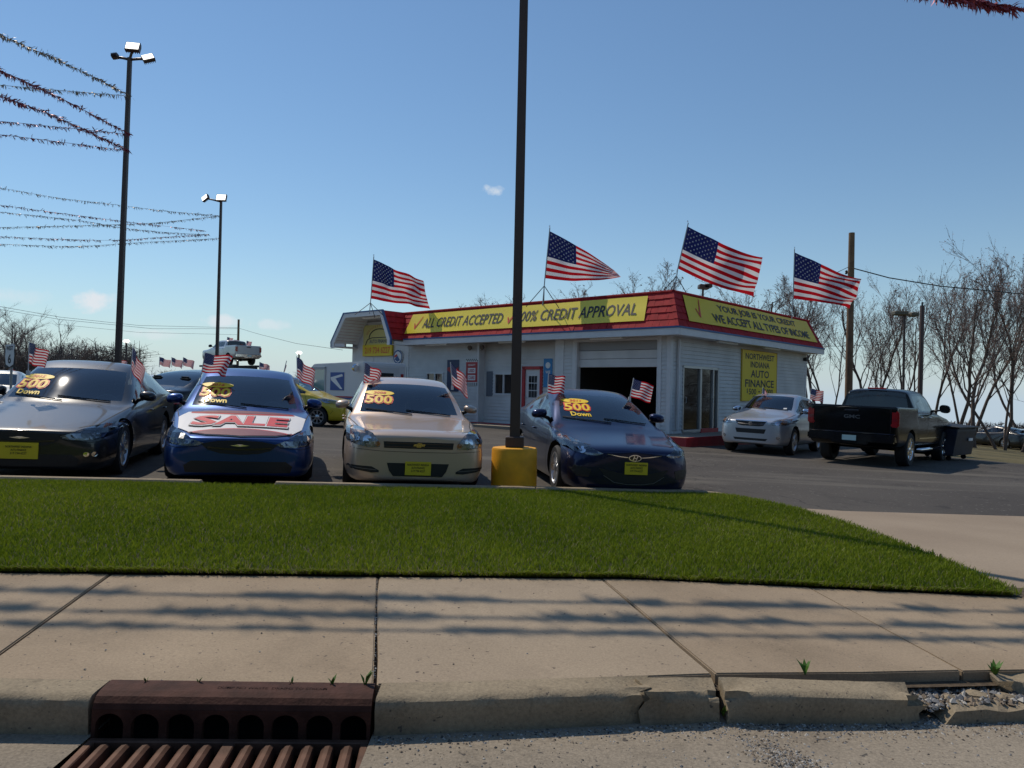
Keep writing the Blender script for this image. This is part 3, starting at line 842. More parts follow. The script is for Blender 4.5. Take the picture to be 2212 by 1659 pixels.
# asphalt lot
def lot_right(y): return float(np.interp(y, [9, 12, 16, 20, 22, 24, 33, 60], [40, 30, 22, 16.2, 13.8, 12.2, 13.6, 14]))
mb = MB(); ys = [9.15 + 0 * k for k in range(1)] + list(np.arange(9.6, 62, 1.3))
rows_ = []
for y in ys:
    xs = list(np.linspace(-60, -16, 6)) + list(np.linspace(-14, 11, 16)) + list(np.linspace(11.6, lot_right(y), 8))
    rows_.append([(x, y if y > 9.2 else y, lot_z(x, y) - .045 * min(26, max(0, x - 14))) for x in xs])
# front border follows the kerb / apron line
rows_[0] = [(x, kerb_y(x) + .10 if x < 3.2 else max(9.35, 8.86 + .222 * x - (.09 * (x - 3.2) if x < 8 else .43)), 0) for x, _, _ in rows_[0]]
rows_[0] = [(x, y, lot_z(x, y) - .045 * min(26, max(0, x - 14))) for x, y, _ in rows_[0]]
for i in range(1, len(rows_)):
    rows_[i] = [(p[0], max(p[1], rows_[0][k][1] + .02 * i), p[2]) for k, p in enumerate(rows_[i])]
vs = [p for r in rows_ for p in r]; n = len(rows_[0])
mb.add(vs, [(j * n + i, j * n + i + 1, (j + 1) * n + i + 1, (j + 1) * n + i) for j in range(len(rows_) - 1) for i in range(n - 1)])
lot = mb.build('parking_lot', M_asph, smooth=True); tag(lot, kind='structure')
# concrete driveway apron right of the lawn
sheet('driveway', [3.0, 3.35, 3.6, 4, 5, 6, 7, 8.5, 10, 14, 20, 30], list(np.linspace(2.2, 10.6, 14)),
      lambda x, y: gp(x) + lerp(-.02, -.117, max(0, min(1, (y - 5.0) / 4.4))) - (.004 if y > 9 else 0), M_apron)

# street: concrete gutter pan with patched asphalt in front
M_street = None
if 0: M_street = node_ground('street_asphalt', (.07, .066, .06), (.10, .094, .086), .6, .2, 60, .9, .4, 120)
gut = sheet('street', list(np.linspace(-9, -2, 8)) + [-1.75, -1.545, -1.0, -.515, -.3] + list(np.linspace(0, 9, 24)), [-8, -3, -.5, .6, 1.2, 1.8, 2.1, 2.31, 2.6, 2.8, 3.0, 3.4, 4.4], lambda x, y: gp(x) - .142 - .012 * max(0, min(1, (3 - y) / 1.0)) * (1 if y > 1.5 else .6), M_gutter,
            keep=lambda x, y: y < curb_front(x) + .25 and not (-1.545 < x < -.515 and y > 2.31))
# gutter cut-outs are finer than the grid: local infill around the drain
# ------------------------------------------------------------------ sidewalk slabs
walk = empty('sidewalk'); tag(walk, kind='structure')
J = [(-9.0, -9.4), (-6.6, -6.9), (-4.27, -4.45), (-2.393, -2.10), (-.827, -.535), (.626, .93), (2.018, 2.16), (3.45, 3.62), (5.0, 5.2), (7, 7.2)]
gap = .0045
for i in range(len(J) - 1):
    (fa_, na), (fb, nb_) = J[i], J[i + 1]
    g = gap * (1.6 if i in (4,) else 1)
    n = 12
    top = []
    m = 5
    for r_ in range(m + 1):
        t = r_ / m; row_ = []
        for k in range(n + 1):
            u = k / n
            xf = lerp(fa_ + g, fb - g, u); xn = lerp(na + g, nb_ - g, u)
            x = lerp(xn, xf, t); y = lerp(walk_near(xn) + .0, walk_far(xf), t)
            if k in (0, n): x += (rnd.random() - .5) * (.012 if i in (4, 5) else .003)
            row_.append(Vector((x, y, gp(x) + (.002 * (i % 3 - 1) if i != 4 else 0))))
        top.append(row_)
    vs = [p for r_ in top for p in r_]; w_ = n + 1
    fs = [(r_ * w_ + k, r_ * w_ + k + 1, (r_ + 1) * w_ + k + 1, (r_ + 1) * w_ + k) for r_ in range(m) for k in range(n)]
    ring = [k for k in range(w_)] + [r_ * w_ + n for r_ in range(1, m + 1)] + [m * w_ + k for k in range(n - 1, -1, -1)] + [r_ * w_ for r_ in range(m - 1, 0, -1)]
    nb0 = len(vs); lo = [vs[q] - Vector((0, 0, .11)) for q in ring]
    fs += [(ring[(q + 1) % len(ring)], ring[q], nb0 + q, nb0 + (q + 1) % len(ring)) for q in range(len(ring))]
    mb = MB(); mb.add(vs + lo, fs)
    o = mb.build('slab', M_slabs[i % 3], walk)
    bm = bmesh.new(); bm.from_mesh(o.data); bmesh.ops.recalc_face_normals(bm, faces=bm.faces); bmesh.ops.bevel(bm, geom=[e for e in bm.edges if e.is_manifold and e.calc_face_angle() > 1], offset=.006, segments=2, affect='EDGES'); bm.to_mesh(o.data); bm.free()
# joint bed under the slabs
mb = MB()
xs = np.linspace(-9, 8, 35)
mb.add([(x, walk_near(x) - .06, gp(x) - .05) for x in xs] + [(x, walk_far(x) + .3, gp(x) - .006) for x in xs], [(k, k + 1, 36 + k - 0, 35 + k) for k in range(34)])
jb = mb.build('joint_bed', M_dirt, walk); 

# ------------------------------------------------------------------ street curb: blocks, one broken away
curb = empty('street_curb'); tag(curb, kind='structure')
def curb_block(x0, x1, dy=0.0, dz=0.0, tilt=0.0, rag0=0.0, rag1=0.0, yawk=0.0, seed=1, hgt=.16):
    r_ = random.Random(seed); n = max(8, int((x1 - x0) / .045)); prof = [(0, -.20), (-.004, -.08), (-.008, -.045), (-.0, -.018), (.018, -.004), (.05, 0), (.10, .002), (.148, .003), (.15, -.20)]
    rings = []
    for k in range(n + 1):
        u = k / n; ring = []
        for j, (py, pz) in enumerate(prof):
            x = lerp(x0, x1, u)
            if k == 0 and rag0: x -= rag0 * (r_.random() - .2) * (1 if j < 8 else .5)
            if k == n and rag1: x += rag1 * (r_.random() - .2)
            y = curb_front(x) + py + dy + yawk * (u - .5)
            z = gp(x) + pz * 1.0 + dz + tilt * (u - .5)
            # spalled arris near ragged ends
            e = 0
            if rag1: e = max(e, 1 - (1 - u) * (x1 - x0) / .16)
            if rag0: e = max(e, 1 - u * (x1 - x0) / .16)
            if e > 0 and 1 <= j <= 6:
                q = e * r_.random() * .045; y += q * .8 * (j < 5); z -= q * (.9 if j >= 3 else .2)
            ring.append(Vector((x, y + (r_.random() - .5) * .002, z + (r_.random() - .5) * .0015)))
        rings.append(ring)
    vs = [p for q in rings for p in q]; w_ = len(prof)
    fs = [(k * w_ + j, (k + 1) * w_ + j, (k + 1) * w_ + (j + 1) % w_, k * w_ + (j + 1) % w_) for k in range(n) for j in range(w_)]
    fs += [tuple(range(w_)), tuple(reversed(range(n * w_, (n + 1) * w_)))]
    mb = MB(); mb.add(vs, fs)
    o = mb.build('curb_block', M_conc2, curb, smooth='auto')
    return o
curb_block(-9, -5.2, seed=2); curb_block(-5.18, -1.56, seed=3)
curb_block(-.505, .575, seed=4, rag1=.07)
curb_block(.60, .905, dy=-.022, dz=-.006, tilt=-.012, rag0=.06, rag1=.02, seed=5)
curb_block(.945, 1.80, dy=-.055, dz=-.012, tilt=-.02, rag0=.02, rag1=.08, yawk=-.03, seed=6)
curb_block(2.37, 5.5, dy=.03, dz=-.012, rag0=.09, seed=8)
# low broken stub of the missing piece
mb = MB(); r_ = random.Random(4)
n = 12; vs = []
for k in range(n + 1):
    x = lerp(1.92, 2.55, k / n)
    for (py, pz) in ((-.10, -.20), (-.085, -.10 + r_.random() * .015), (-.02, -.085 + r_.random() * .02), (.05, -.09 + r_.random() * .015), (.06, -.2)):
        vs.append((x, curb_front(x) + py + (r_.random() - .5) * .012, gp(x) + pz - (.05 if k == 0 else 0)))
mb.add(vs, [(k * 5 + j, (k + 1) * 5 + j, (k + 1) * 5 + j + 1, k * 5 + j + 1) for k in range(n) for j in range(4)])
mb.build('curb_stub', M_conc2, curb)
# rubble of broken concrete (one chunk mesh each way)
def chunk(name, size, seed, mat, parent=None):
    r_ = random.Random(seed); bm = bmesh.new(); bmesh.ops.create_icosphere(bm, subdivisions=1, radius=size)
    for v in bm.verts: v.co *= .65 + r_.random() * .6; 
    for v in bm.verts: v.co.z *= .6
    me = bpy.data.meshes.new(name); bm.to_mesh(me); bm.free(); me.materials.append(mat)
    return me

# ------------------------------------------------------------------ storm drain: cast-iron curb box and grate
M_rust = pm('cast_iron_rust', (.062, .026, .018), .8, .0, spec=.2, var=.45, vs_=9, bump=.3, bs=70)
M_rust2 = pm('grate_iron', (.12, .060, .038), .65, .1, spec=.3, var=.5, vs_=7, bump=.2, bs=60)
M_void = pm('drain_dark', (.004, .004, .004), .95)
dr = empty('storm_drain', (-1.03, curb_front(-1.03), gp(-1.03))); tag(dr, 'rust brown cast iron storm drain with arched mouth and slotted grate', 'storm drain')
dr.rotation_euler = (0, math.atan(SLOPE), math.atan(.091))
# local: x along the curb, y to the lawn, z up from the curb top
W2 = .515
mb = MB()
# rounded top hood
prof = [(.15, -.20), (.15, .004), (.10, .006), (.05, .002), (.018, -.006), (-.002, -.025), (-.010, -.045)]
for a, b in zip(prof, prof[1:]): mb.add([(-W2, a[0], a[1]), (W2, a[0], a[1]), (W2, b[0], b[1]), (-W2, b[0], b[1])], [(0, 1, 2, 3)])
for sx in (-1, 1): mb.add([(sx * W2, p[0], p[1]) for p in prof] + [(sx * W2, -.012, -.2)], [tuple(range(len(prof) + 1)) if sx > 0 else tuple(reversed(range(len(prof) + 1)))])
mb.build('curb_hood', M_rust, dr)
# front plate with eight arched openings
mb = MB(); nA = 8; pitch = 2 * W2 / nA; zt, zb_ = -.045, -.165
for k in range(nA):
    cx = -W2 + pitch * (k + .5); ro = pitch * .39; zc = -.105
    arch = [(cx - ro, zb_)] + [(cx + ro * cos(a), zc + ro * .9 * sin(a)) for a in np.linspace(pi, 0, 11)] + [(cx + ro, zb_)]
    outer = [(cx - pitch / 2, zb_)] + [(lerp(cx - pitch / 2, cx + pitch / 2, t), zt) for t in np.linspace(0, 1, 11)] + [(cx + pitch / 2, zb_)]
    for q in range(len(arch) - 1):
        a, b, c_, d_ = arch[q], arch[q + 1], outer[q + 1], outer[q]
        mb.add([(p[0], -.011, p[1]) for p in (a, b, c_, d_)], [(0, 1, 2, 3)])
        mb.add([(a[0], -.011, a[1]), (b[0], -.011, b[1]), (b[0], .02, b[1]), (a[0], .02, a[1])], [(3, 2, 1, 0)])
mb.build('arched_front', M_rust, dr)
mb = MB(); mb.box(-W2 + .01, W2 - .01, -.55, .14, -.75, -.74); mb.box(-W2 + .01, W2 - .01, .135, .145, -.75, -.05); mb.box(-W2 + .004, -W2 + .01, -.55, .14, -.75, -.17); mb.box(W2 - .01, W2 - .004, -.55, .14, -.75, -.17); mb.box(-W2, W2, -.56, -.55, -.75, -.18)
mb.build('catch_basin', M_void, dr)
# raised letters on the hood
mb = MB(); text_mb(mb, 'DUMP NO WASTE  DRAINS TO STREAM', .12, .085, .42, .018, lambda u, v, h: (u, v, .008), .01)
mb.build('cast_lettering', M_rust, dr)
# grate: frame and bars
gz_ = -.150; gy0, gy1 = -.50, -.045
mb = MB()
for (x0, x1, y0, y1) in ((-W2, W2, gy1 - .0, gy1 + .03), (-W2, W2, gy0 - .03, gy0), (-W2, -W2 + .03, gy0, gy1), (W2 - .03, W2, gy0, gy1), (-.022, .022, gy0, gy1)):
    mb.box(x0, x1, y0, y1, gz_ - .05, gz_ + .002)
gr = mb.build('grate_frame', M_rust2, dr, bevel=.004)
bar = None
for side in (-1, 1):
    for k in range(6):
        x = side * (.075 + k * .073)
        if bar is None:
            mb = MB(); n = 7
            prof = [(-.026, -.05), (-.024, -.008), (-.010, .006), (.006, .008), (.018, .0), (.020, -.05)]
            ys_ = [(gy0, 1), (gy0 + .02, 1), (gy1 - .05, 1), (gy1 - .02, .9), (gy1 - .004, .3)]
            vs = [(px, y, gz_ + (pz if pz < -.04 else pz * kk - .03 * (1 - kk))) for (y, kk) in ys_ for (px, pz) in prof]; w_ = 6
            fs = [(a * w_ + j, (a + 1) * w_ + j, (a + 1) * w_ + j + 1, a * w_ + j + 1) for a in range(4) for j in range(5)] + [tuple(range(4 * w_, 5 * w_))]
            mb.add(vs, fs); bar = mb.build('grate_bar', M_rust2, dr, smooth='auto'); q = bar
        else:
            q = bar.copy(); col.objects.link(q)
        q.location = (x, 0, 0)
# gutter infill around the drain and street flat
mb = MB()
def gpt(x, y): return (x, y, gp(x) - .1435)
# ------------------------------------------------------------------ lot kerb behind the lawn
kerb = empty('lot_kerb'); tag(kerb, kind='structure')
def kerb_run(pts, name='kerb_block', wd=.15, h0=.12, end0=0, end1=0):
    mb = MB(); vs = []; n = len(pts)
    for i, (x, y, z) in enumerate(pts):
        a = Vector(pts[max(0, i - 1)]); b = Vector(pts[min(n - 1, i + 1)]); t = (b - a); t.z = 0; t.normalize(); nn = Vector((-t.y, t.x, 0)) * wd / 2
        p = Vector((x, y, z)); k = 0
        if i == 0: k = end0
        if i == n - 1: k = end1
        for (s_, zz) in ((-1, -.25), (-1, -.02 - k), (-.8, 0 - k), (.8, 0 - k), (1, -.02 - k), (1, -.25)):
            vs.append(p + nn * s_ + Vector((0, 0, zz)))
    fs = [(i * 6 + j, (i + 1) * 6 + j, (i + 1) * 6 + j + 1, i * 6 + j + 1) for i in range(n - 1) for j in range(5)] + [tuple(range(6)), tuple(reversed(range((n - 1) * 6, n * 6)))]
    mb.add(vs, fs); return mb.build(name, M_conc2, kerb, smooth='auto')
def kp(x): return (x, kerb_y(x), gp(x) + .05)
for a, b, e0, e1 in ((-14, -10.5, 0, 0), (-10.48, -7.0, 0, 0), (-6.98, -3.75, 0, 0), (-3.75, -3.40, 0, .13), (-2.75, -2.40, .13, 0), (-2.40, .3, 0, 0), (.32, 2.35, 0, 0)):
    kerb_run([kp(x) for x in np.linspace(a, b, 6)], end0=e0, end1=e1)
kerb_run([(2.37, kerb_y(2.37), gp(2.4) + .05), (2.72, kerb_y(2.72) - .03, gp(2.7) + .03), (2.98, 9.60, gp(3) - .02), (3.18, 9.15, gp(3.2) - .02), (3.36, 8.55, gp(3.4) - .02), (3.50, 7.6, gp(3.5) - .015), (3.60, 6.6, gp(3.6) - .01), (3.62, 6.35, gp(3.6) - .01)])
kerb_run([(3.62, 6.30, gp(3.6) - .012), (3.66, 5.9, gp(3.6) - .04), (3.68, 5.4, gp(3.6) - .06), (3.72, 5.05, gp(3.7) - .075)], wd=.20)
# ------------------------------------------------------------------ lawn
def lawn_right(y): return float(np.interp(y, [4.9, 5.4, 6.3, 7.6, 8.55, 9.15, 9.6, 9.9], [3.45, 3.53, 3.53, 3.42, 3.27, 3.08, 2.88, 2.6]))
def lawn_z(x, y):
    y0, y1 = walk_far(x), kerb_y(x)
    t = max(0, min(1, (y - y0) / (y1 - y0)))
    return gp(x) + .012 + .03 * sin(pi * t) - .01 * t + .012 * sin(x * 1.7 + y) * sin(pi * t)
def lawn_in(x, y): return walk_far(x) + .03 < y < kerb_y(x) - .08 and x < lawn_right(y)
mb = MB(); nx, ny = 60, 18; vs = []
for j in range(ny + 1):
    for i in range(nx + 1):
        t = j / ny; xr = 3.9; x = lerp(-14, xr, i / nx)
        y = lerp(walk_far(x) + .012, kerb_y(x) - .07, t)
        if x > lawn_right(y): x = min(x, lawn_right(y)); y = min(y, kerb_y(x) - .07)
        vs.append((x, y, lawn_z(x, y)))
mb.add(vs, [(j * (nx + 1) + i, j * (nx + 1) + i + 1, (j + 1) * (nx + 1) + i + 1, (j + 1) * (nx + 1) + i) for j in range(ny) for i in range(nx)])
lw = mb.build('lawn', M_soil, smooth=True); tag(lw, kind='structure')
# grass blades
rs = np.random.RandomState(3)
N = 450000
X = rs.uniform(-10.5, 3.6, N); Y = rs.uniform(3.4, 9.95, N)
wf = np.where(X < .8, 4.905 + .158 * X, 5.03 + .012 * (X - .8)) + .012 + .03 * np.sin(X * 5.1) * np.sin(X * 2.3 + 1); ky = 9.20 + .222 * X
lr = np.interp(Y, [4.9, 5.4, 6.3, 7.6, 8.55, 9.15, 9.6, 9.9], [3.45, 3.53, 3.53, 3.42, 3.27, 3.08, 2.88, 2.6])
vis = np.abs(X / np.maximum(Y, .1)) < 1.25
ok = (Y > wf + rs.rand(N) * .05) & (Y < ky - .075) & (X < lr + .02 * rs.randn(N)) & vis
X = X[ok]; Y = Y[ok]
ne = 16000     # longer tufts spilling over the sidewalk edge
Xe = rs.uniform(-5.2, 3.4, ne); keep_e = rs.rand(ne) < .35 + .65 * (np.sin(Xe * 7.3) * np.sin(Xe * 3.1 + 2) + .3 * np.sin(Xe * 23) > .05); Xe = Xe[keep_e]; ne = len(Xe)
Ye = np.where(Xe < .8, 4.905 + .158 * Xe, 5.03 + .012 * (Xe - .8)) + .006 + .05 * rs.rand(ne)
n0 = len(X); X = np.concatenate([X, Xe]); Y = np.concatenate([Y, Ye]); n = len(X); tuft = np.arange(n) >= n0
Z = np.array([lawn_z(x, y) for x, y in zip(X, Y)])
pat = .5 + .5 * np.sin(X * 2.1 + np.sin(Y * 1.3) * 2) * np.sin(Y * 2.7 + np.sin(X * 1.7) * 2)
edge = np.exp(-((Y - np.where(X < .8, 4.905 + .158 * X, 5.03)) / .13) ** 2)
H = (.026 + .020 * rs.rand(n) + .012 * pat * rs.rand(n)) * (1 + .5 * edge * rs.rand(n)); Wd = .0022 + .0022 * rs.rand(n)
A = rs.rand(n) * 2 * pi; LA = rs.rand(n) * 2 * pi; LM = H * (.25 + .65 * rs.rand(n))
H = np.where(tuft, .025 + .035 * rs.rand(n), H); LA = np.where(tuft, -pi / 2 + rs.normal(0, .7, n), LA); LM = np.where(tuft, H * (.7 + .9 * rs.rand(n)), LM); H = np.where(tuft, H * .7, H)
dx, dy = np.cos(A) * Wd, np.sin(A) * Wd
lx, ly = np.cos(LA) * LM, np.sin(LA) * LM
V = np.empty((n, 5, 3), np.float32)
V[:, 0] = np.stack([X - dx, Y - dy, Z - .004], 1); V[:, 1] = np.stack([X + dx, Y + dy, Z - .004], 1)
V[:, 2] = np.stack([X + dx * .8 + lx * .4, Y + dy * .8 + ly * .4, Z + H * .62], 1); V[:, 3] = np.stack([X - dx * .8 + lx * .4, Y - dy * .8 + ly * .4, Z + H * .62], 1)
V[:, 4] = np.stack([X + lx, Y + ly, Z + H], 1)
me = bpy.data.meshes.new('grass')
me.vertices.add(n * 5); me.vertices.foreach_set('co', V.reshape(-1))
base = (np.arange(n) * 5)[:, None]
loops = np.concatenate([base + np.array([0, 1, 2, 3]), base + np.array([3, 2, 4])], 1).reshape(-1)
me.loops.add(n * 7); me.loops.foreach_set('vertex_index', loops.astype(np.int32))
me.polygons.add(n * 2)
st = (np.arange(n) * 7)[:, None] + np.array([0, 4]); me.polygons.foreach_set('loop_start', st.reshape(-1).astype(np.int32))
me.update(calc_edges=True)
cl = me.color_attributes.new('tone', 'FLOAT_COLOR', 'POINT')
pat2 = np.sin(X * .9 + 1.3 * np.sin(Y * .8)) * np.sin(Y * 1.1 + .7 * np.sin(X * 1.2))
tone = np.clip(.45 + .17 * rs.randn(n) + .26 * (pat - .5) + .16 * pat2, 0, 1); straw = (rs.rand(n) < .03 + .04 * (pat2 > .55) + .22 * edge * rs.rand(n)).astype(float)
cc = np.zeros((n, 5, 4), np.float32); cc[:, :, 0] = tone[:, None]; cc[:, :, 1] = straw[:, None]; cc[:, :, 3] = 1
cl.data.foreach_set('color', cc.reshape(-1))
def grass_mat():
    m = bpy.data.materials.new('grass_blades'); m.use_nodes = True; t = m.node_tree; t.nodes.clear()
    o = t.nodes.new('ShaderNodeOutputMaterial'); at_ = t.nodes.new('ShaderNodeAttribute'); at_.attribute_name = 'tone'
    sp = t.nodes.new('ShaderNodeSeparateColor'); t.links.new(at_.outputs['Color'], sp.inputs[0])
    r = t.nodes.new('ShaderNodeValToRGB'); r.color_ramp.elements[0].color = (.10, .158, .006, 1); r.color_ramp.elements[1].color = (.27, .325, .025, 1)
    t.links.new(sp.outputs[0], r.inputs[0])
    mx = t.nodes.new('ShaderNodeMix'); mx.data_type = 'RGBA'; t.links.new(sp.outputs[1], mx.inputs['Factor']); t.links.new(r.outputs[0], mx.inputs['A']); mx.inputs['B'].default_value = (.30, .26, .14, 1)
    d = t.nodes.new('ShaderNodeBsdfPrincipled'); d.inputs['Roughness'].default_value = .6; d.inputs['Specular IOR Level'].default_value = .15
    tl = t.nodes.new('ShaderNodeBsdfTranslucent'); s = t.nodes.new('ShaderNodeMixShader'); s.inputs[0].default_value = .35
    t.links.new(mx.outputs['Result'], d.inputs['Base Color']); t.links.new(mx.outputs['Result'], tl.inputs[0])
    t.links.new(d.outputs[0], s.inputs[1]); t.links.new(tl.outputs[0], s.inputs[2]); t.links.new(s.outputs[0], o.inputs[0])
    return m
me.materials.append(grass_mat())
go = bpy.data.objects.new('grass', me); col.objects.link(go); tag(go, 'short green lawn grass between sidewalk and parked cars', 'grass', kind='stuff')

# ------------------------------------------------------------------ grit and gravel in the gutter
def scatter(name, label, P3, sizes, mats, seed):
    r_ = np.random.RandomState(seed); mb = MB()
    base = [(1, 0, 0), (-1, 0, 0), (0, 1, 0), (0, -1, 0), (0, 0, 1), (0, 0, -.6)]
    fs = [(0, 2, 4), (2, 1, 4), (1, 3, 4), (3, 0, 4), (2, 0, 5), (1, 2, 5), (3, 1, 5), (0, 3, 5)]
    for (x, y, z), s_ in zip(P3, sizes):
        a = r_.rand() * 6.28; j = .7 + .6 * r_.rand(6)
        vs = [(x + s_ * k * (b[0] * cos(a) - b[1] * sin(a)), y + s_ * k * (b[0] * sin(a) + b[1] * cos(a)), z + s_ * k * b[2] * .7) for b, k in zip(base, j)]
        mb.add(vs, fs, int(r_.rand() * len(mats)))
    o = mb.build(name, mats); tag(o, label, 'gravel', kind='stuff'); return o
M_g = [pm('grit_grey', (.20, .20, .20), .9), pm('grit_pale', (.42, .40, .36), .9), pm('grit_dark', (.06, .055, .05), .9), pm('grit_brown', (.22, .17, .12), .9)]
r_ = np.random.RandomState(5); pts = []; sz = []
for k in range(5200):        # drift of fine gravel along the curb foot, heavier to the right
    x = r_.uniform(-.5, 3.2); wgt = .25 + .75 * min(1, max(0, (x - .2) / 1.2))
    if r_.rand() > wgt: continue
    y = curb_front(x) - .02 - abs(r_.randn()) * (.04 + .05 * wgt); pts.append((x, y, gp(x) - .140 - .002)); sz.append(.003 + .005 * r_.rand() ** 2)
for k in range(2600):        # gravel seam running out into the street
    t = r_.rand(); x = lerp(1.02, 1.30, t) + r_.randn() * .06 * (1 + t * .3); y = lerp(3.05, 2.35, t) + r_.randn() * .03
    pts.append((x, y, gp(x) - .143)); sz.append(.003 + .005 * r_.rand() ** 2)
for k in range(1500):
    x = r_.uniform(-.5, 2.6); y = r_.uniform(2.2, 3.2)
    if y < curb_front(x) - .03: pts.append((x, y, gp(x) - .143)); sz.append(.002 + .007 * r_.rand() ** 4)
for k in range(1400):        # rubble where the curb broke away
    x = r_.uniform(1.82, 2.5); y = curb_front(x) + r_.uniform(-.05, .16); pts.append((x, y, gp(x) - .10 + .03 * r_.rand())); sz.append(.006 + .016 * r_.rand() ** 2)
for k in range(120):         # chips in the slab joint
    t = r_.rand(); pts.append((lerp(-.827, -.535, 1 - t) + r_.randn() * .003, lerp(3.07, 4.75, t), gp(-.7) - .004)); sz.append(.003 + .003 * r_.rand())
for k in range(200):         # bits on the walk
    x = r_.uniform(-2.8, 3); y = r_.uniform(walk_near(x), walk_far(x)); pts.append((x, y, gp(x) + .001)); sz.append(.002 + .005 * r_.rand() ** 3)
scatter('gravel', 'loose grey gravel and grit along the curb foot', pts, sz, M_g, 2)
# fallen chunks of curb
for k, (x, y, s_, lab) in enumerate(((2.02, .03, .045, 'small broken concrete chunk in the gap of the curb nearest the tilted block'), (2.17, .06, .06, 'larger broken concrete chunk in the middle of the curb gap'), (2.30, .02, .05, 'rough broken concrete chunk at the right end of the curb gap'))):
    me_ = chunk('concrete_chunk', s_, k + 3, M_conc2); o = bpy.data.objects.new('concrete_chunk', me_); col.objects.link(o)
    o.location = (x, curb_front(x) + y, gp(x) - .085); tag(o, lab, 'rubble', 'broken concrete chunks')
# weeds: small leafy sprouts in the curb joint
M_weed = pm('weed_leaf', (.06, .14, .015), .6, spec=.3)
def weed(x, y, z, h, nleaf, lab, seed):
    r_ = random.Random(seed); mb = MB()
    for k in range(nleaf):
        a = r_.random() * 6.28; L_ = h * (.6 + .5 * r_.random()); lean = .35 + .4 * r_.random(); wd = L_ * .16
        d = Vector((cos(a), sin(a), 0)); s_ = Vector((-sin(a), cos(a), 0)); p0 = Vector((0, 0, 0)); p1 = d * L_ * lean * .4 + Vector((0, 0, L_ * .6)); p2 = d * L_ * lean + Vector((0, 0, L_))
        mb.add([p0 - s_ * wd * .3, p0 + s_ * wd * .3, p1 + s_ * wd, p1 - s_ * wd, p2], [(0, 1, 2, 3), (3, 2, 4)])
    o = mb.build('weed', M_weed, loc=(x, y, z)); tag(o, lab, 'weed', 'weeds in the curb joint')
for k, (x, h, nl, lab) in enumerate(((-.57, .07, 7, 'broad leafed weed at the right end of the storm drain'), (-.70, .045, 6, 'low weed beside the broad leafed one on the drain hood'), (-.86, .03, 5, 'tiny sprout behind the middle right of the drain hood'), (-1.22, .03, 4, 'tiny sprout behind the middle of the drain hood'), (-1.42, .028, 4, 'tiny sprout behind the left of the drain hood'), (1.36, .06, 5, 'single upright green weed in the gap behind the tilted curb block'), (.93, .05, 6, 'small weed in the crack between two curb blocks'), (2.33, .07, 9, 'spreading weed at the broken end of the right curb'))):
    y = walk_near(x) - .01 if k != 6 else curb_front(x) - .01
    weed(x, y, gp(x) - (.004 if k < 6 else .12 if k == 6 else .03), h, nl, lab, k + 20)
# ------------------------------------------------------------------ the cars
def place(front, yaw, P):       # centre of the front bumper -> front axle
    h = Vector((sin(yaw), -cos(yaw)))
    return (front[0] - h.x * P['FO'], front[1] - h.y * P['FO'])

def lamp_pair(c, poly, inner, view='front', name='headlight'):
    for f in (lambda q: q, mir):
        base = c.patch(name, f(poly), M_reflector, view, .002, .05, .02)
        c.patch('lens', f(poly), M_lens, view, .016, .05, .014, parent=base, bulge=.012)
        for (x, z, r_, m) in inner:
            x = x if f is not mir else -x
            c.patch('lamp_bowl', [(x + r_ * cos(a), z + r_ * sin(a)) for a in np.linspace(0, 2 * pi, 15)[:-1]], m, view, .009, .03, .006, parent=base)

# --- grey and blue sedans (same kind)
P200 = dict(SEDAN, h1=.045, h2=.46, zb=.12, nz=.605, hz2=.82, cz=.89, bz=.90, bz1=1.02, wz=1.37, rz=1.49, W=.935, nose=.42, cy=1.33, wt=2.25, rr=3.5, rb=4.4, L=4.88, r=.335, FO=.98, WB=2.74)
def chrysler_face(c, fog):
    lamp_pair(c, [(.40, .54), (.52, .58), (.68, .645), (.82, .69), (.885, .70), (.90, .64), (.875, .56), (.80, .515), (.62, .50), (.47, .512)],
              [(.66, .57, .045, M_black), (.78, .60, .05, M_chrome)])
    g = c.patch('grille', [(-.44, .535), (-.25, .572), (0, .582), (.25, .572), (.44, .535), (.36, .465), (.22, .425), (0, .412), (-.22, .425), (-.36, .465)], M_dark, 'front', .006, .05, .02)
    c.line('grille_bar', [(-.36, .495), (-.18, .48), (0, .475), (.18, .48), (.36, .495)], M_black, 'front', .02, .012, parent=g)
    c.patch('emblem', [(-.11, .522), (-.05, .513), (0, .508), (.05, .513), (.11, .522), (.05, .528), (.03, .535), (-.03, .535), (-.05, .528)], M_chrome, 'front', .014, .03, .01, parent=g)
    c.patch('lower_intake', [(-.54, .33), (.54, .33), (.62, .27), (.60, .19), (-.60, .19), (-.62, .27)], M_dark, 'front', .005, .05, .02)
    for sx in (-1, 1):
        c.line('bumper_crease', [(sx * .46, .50), (sx * .72, .475), (sx * .88, .50)], M_gap, 'front', .006, .003)
        if fog:
            for k in (0, .075):
                x = sx * (.68 + k)
                c.patch('fog_lamp', [(x + .028 * cos(a), .335 + .028 * sin(a)) for a in np.linspace(0, 2 * pi, 13)[:-1]], M_chrome, 'front', .012, .03, .012)
    c.mirrors(1.98, 1.005, c.paint)
    c.wipers(); c.std_seams()
ROW = 'cars parked nose out along the grass'
yaw = radians(15)
grey = Car('parked_car', 'dark grey sedan at the left edge of the picture', P200, paint('grey_paint', (.018, .019, .022), .45, .36), place((-5.72, 8.72), yaw, P200), yaw, None, dict(n=10, w=.03), group=ROW)
chrysler_face(grey, True)
grey.sticker('2015', cx=-.46, k=1.28)
grey.plate(0, .37, .40, .19)
yaw = radians(18)
blue = Car('parked_car', 'bright blue sedan with a red and white SALE banner over its hood', P200, paint('blue_paint', (.008, .048, .20), .7, .34), place((-3.28, 9.05), yaw, P200), yaw, None, dict(n=10, w=.03), group=ROW)
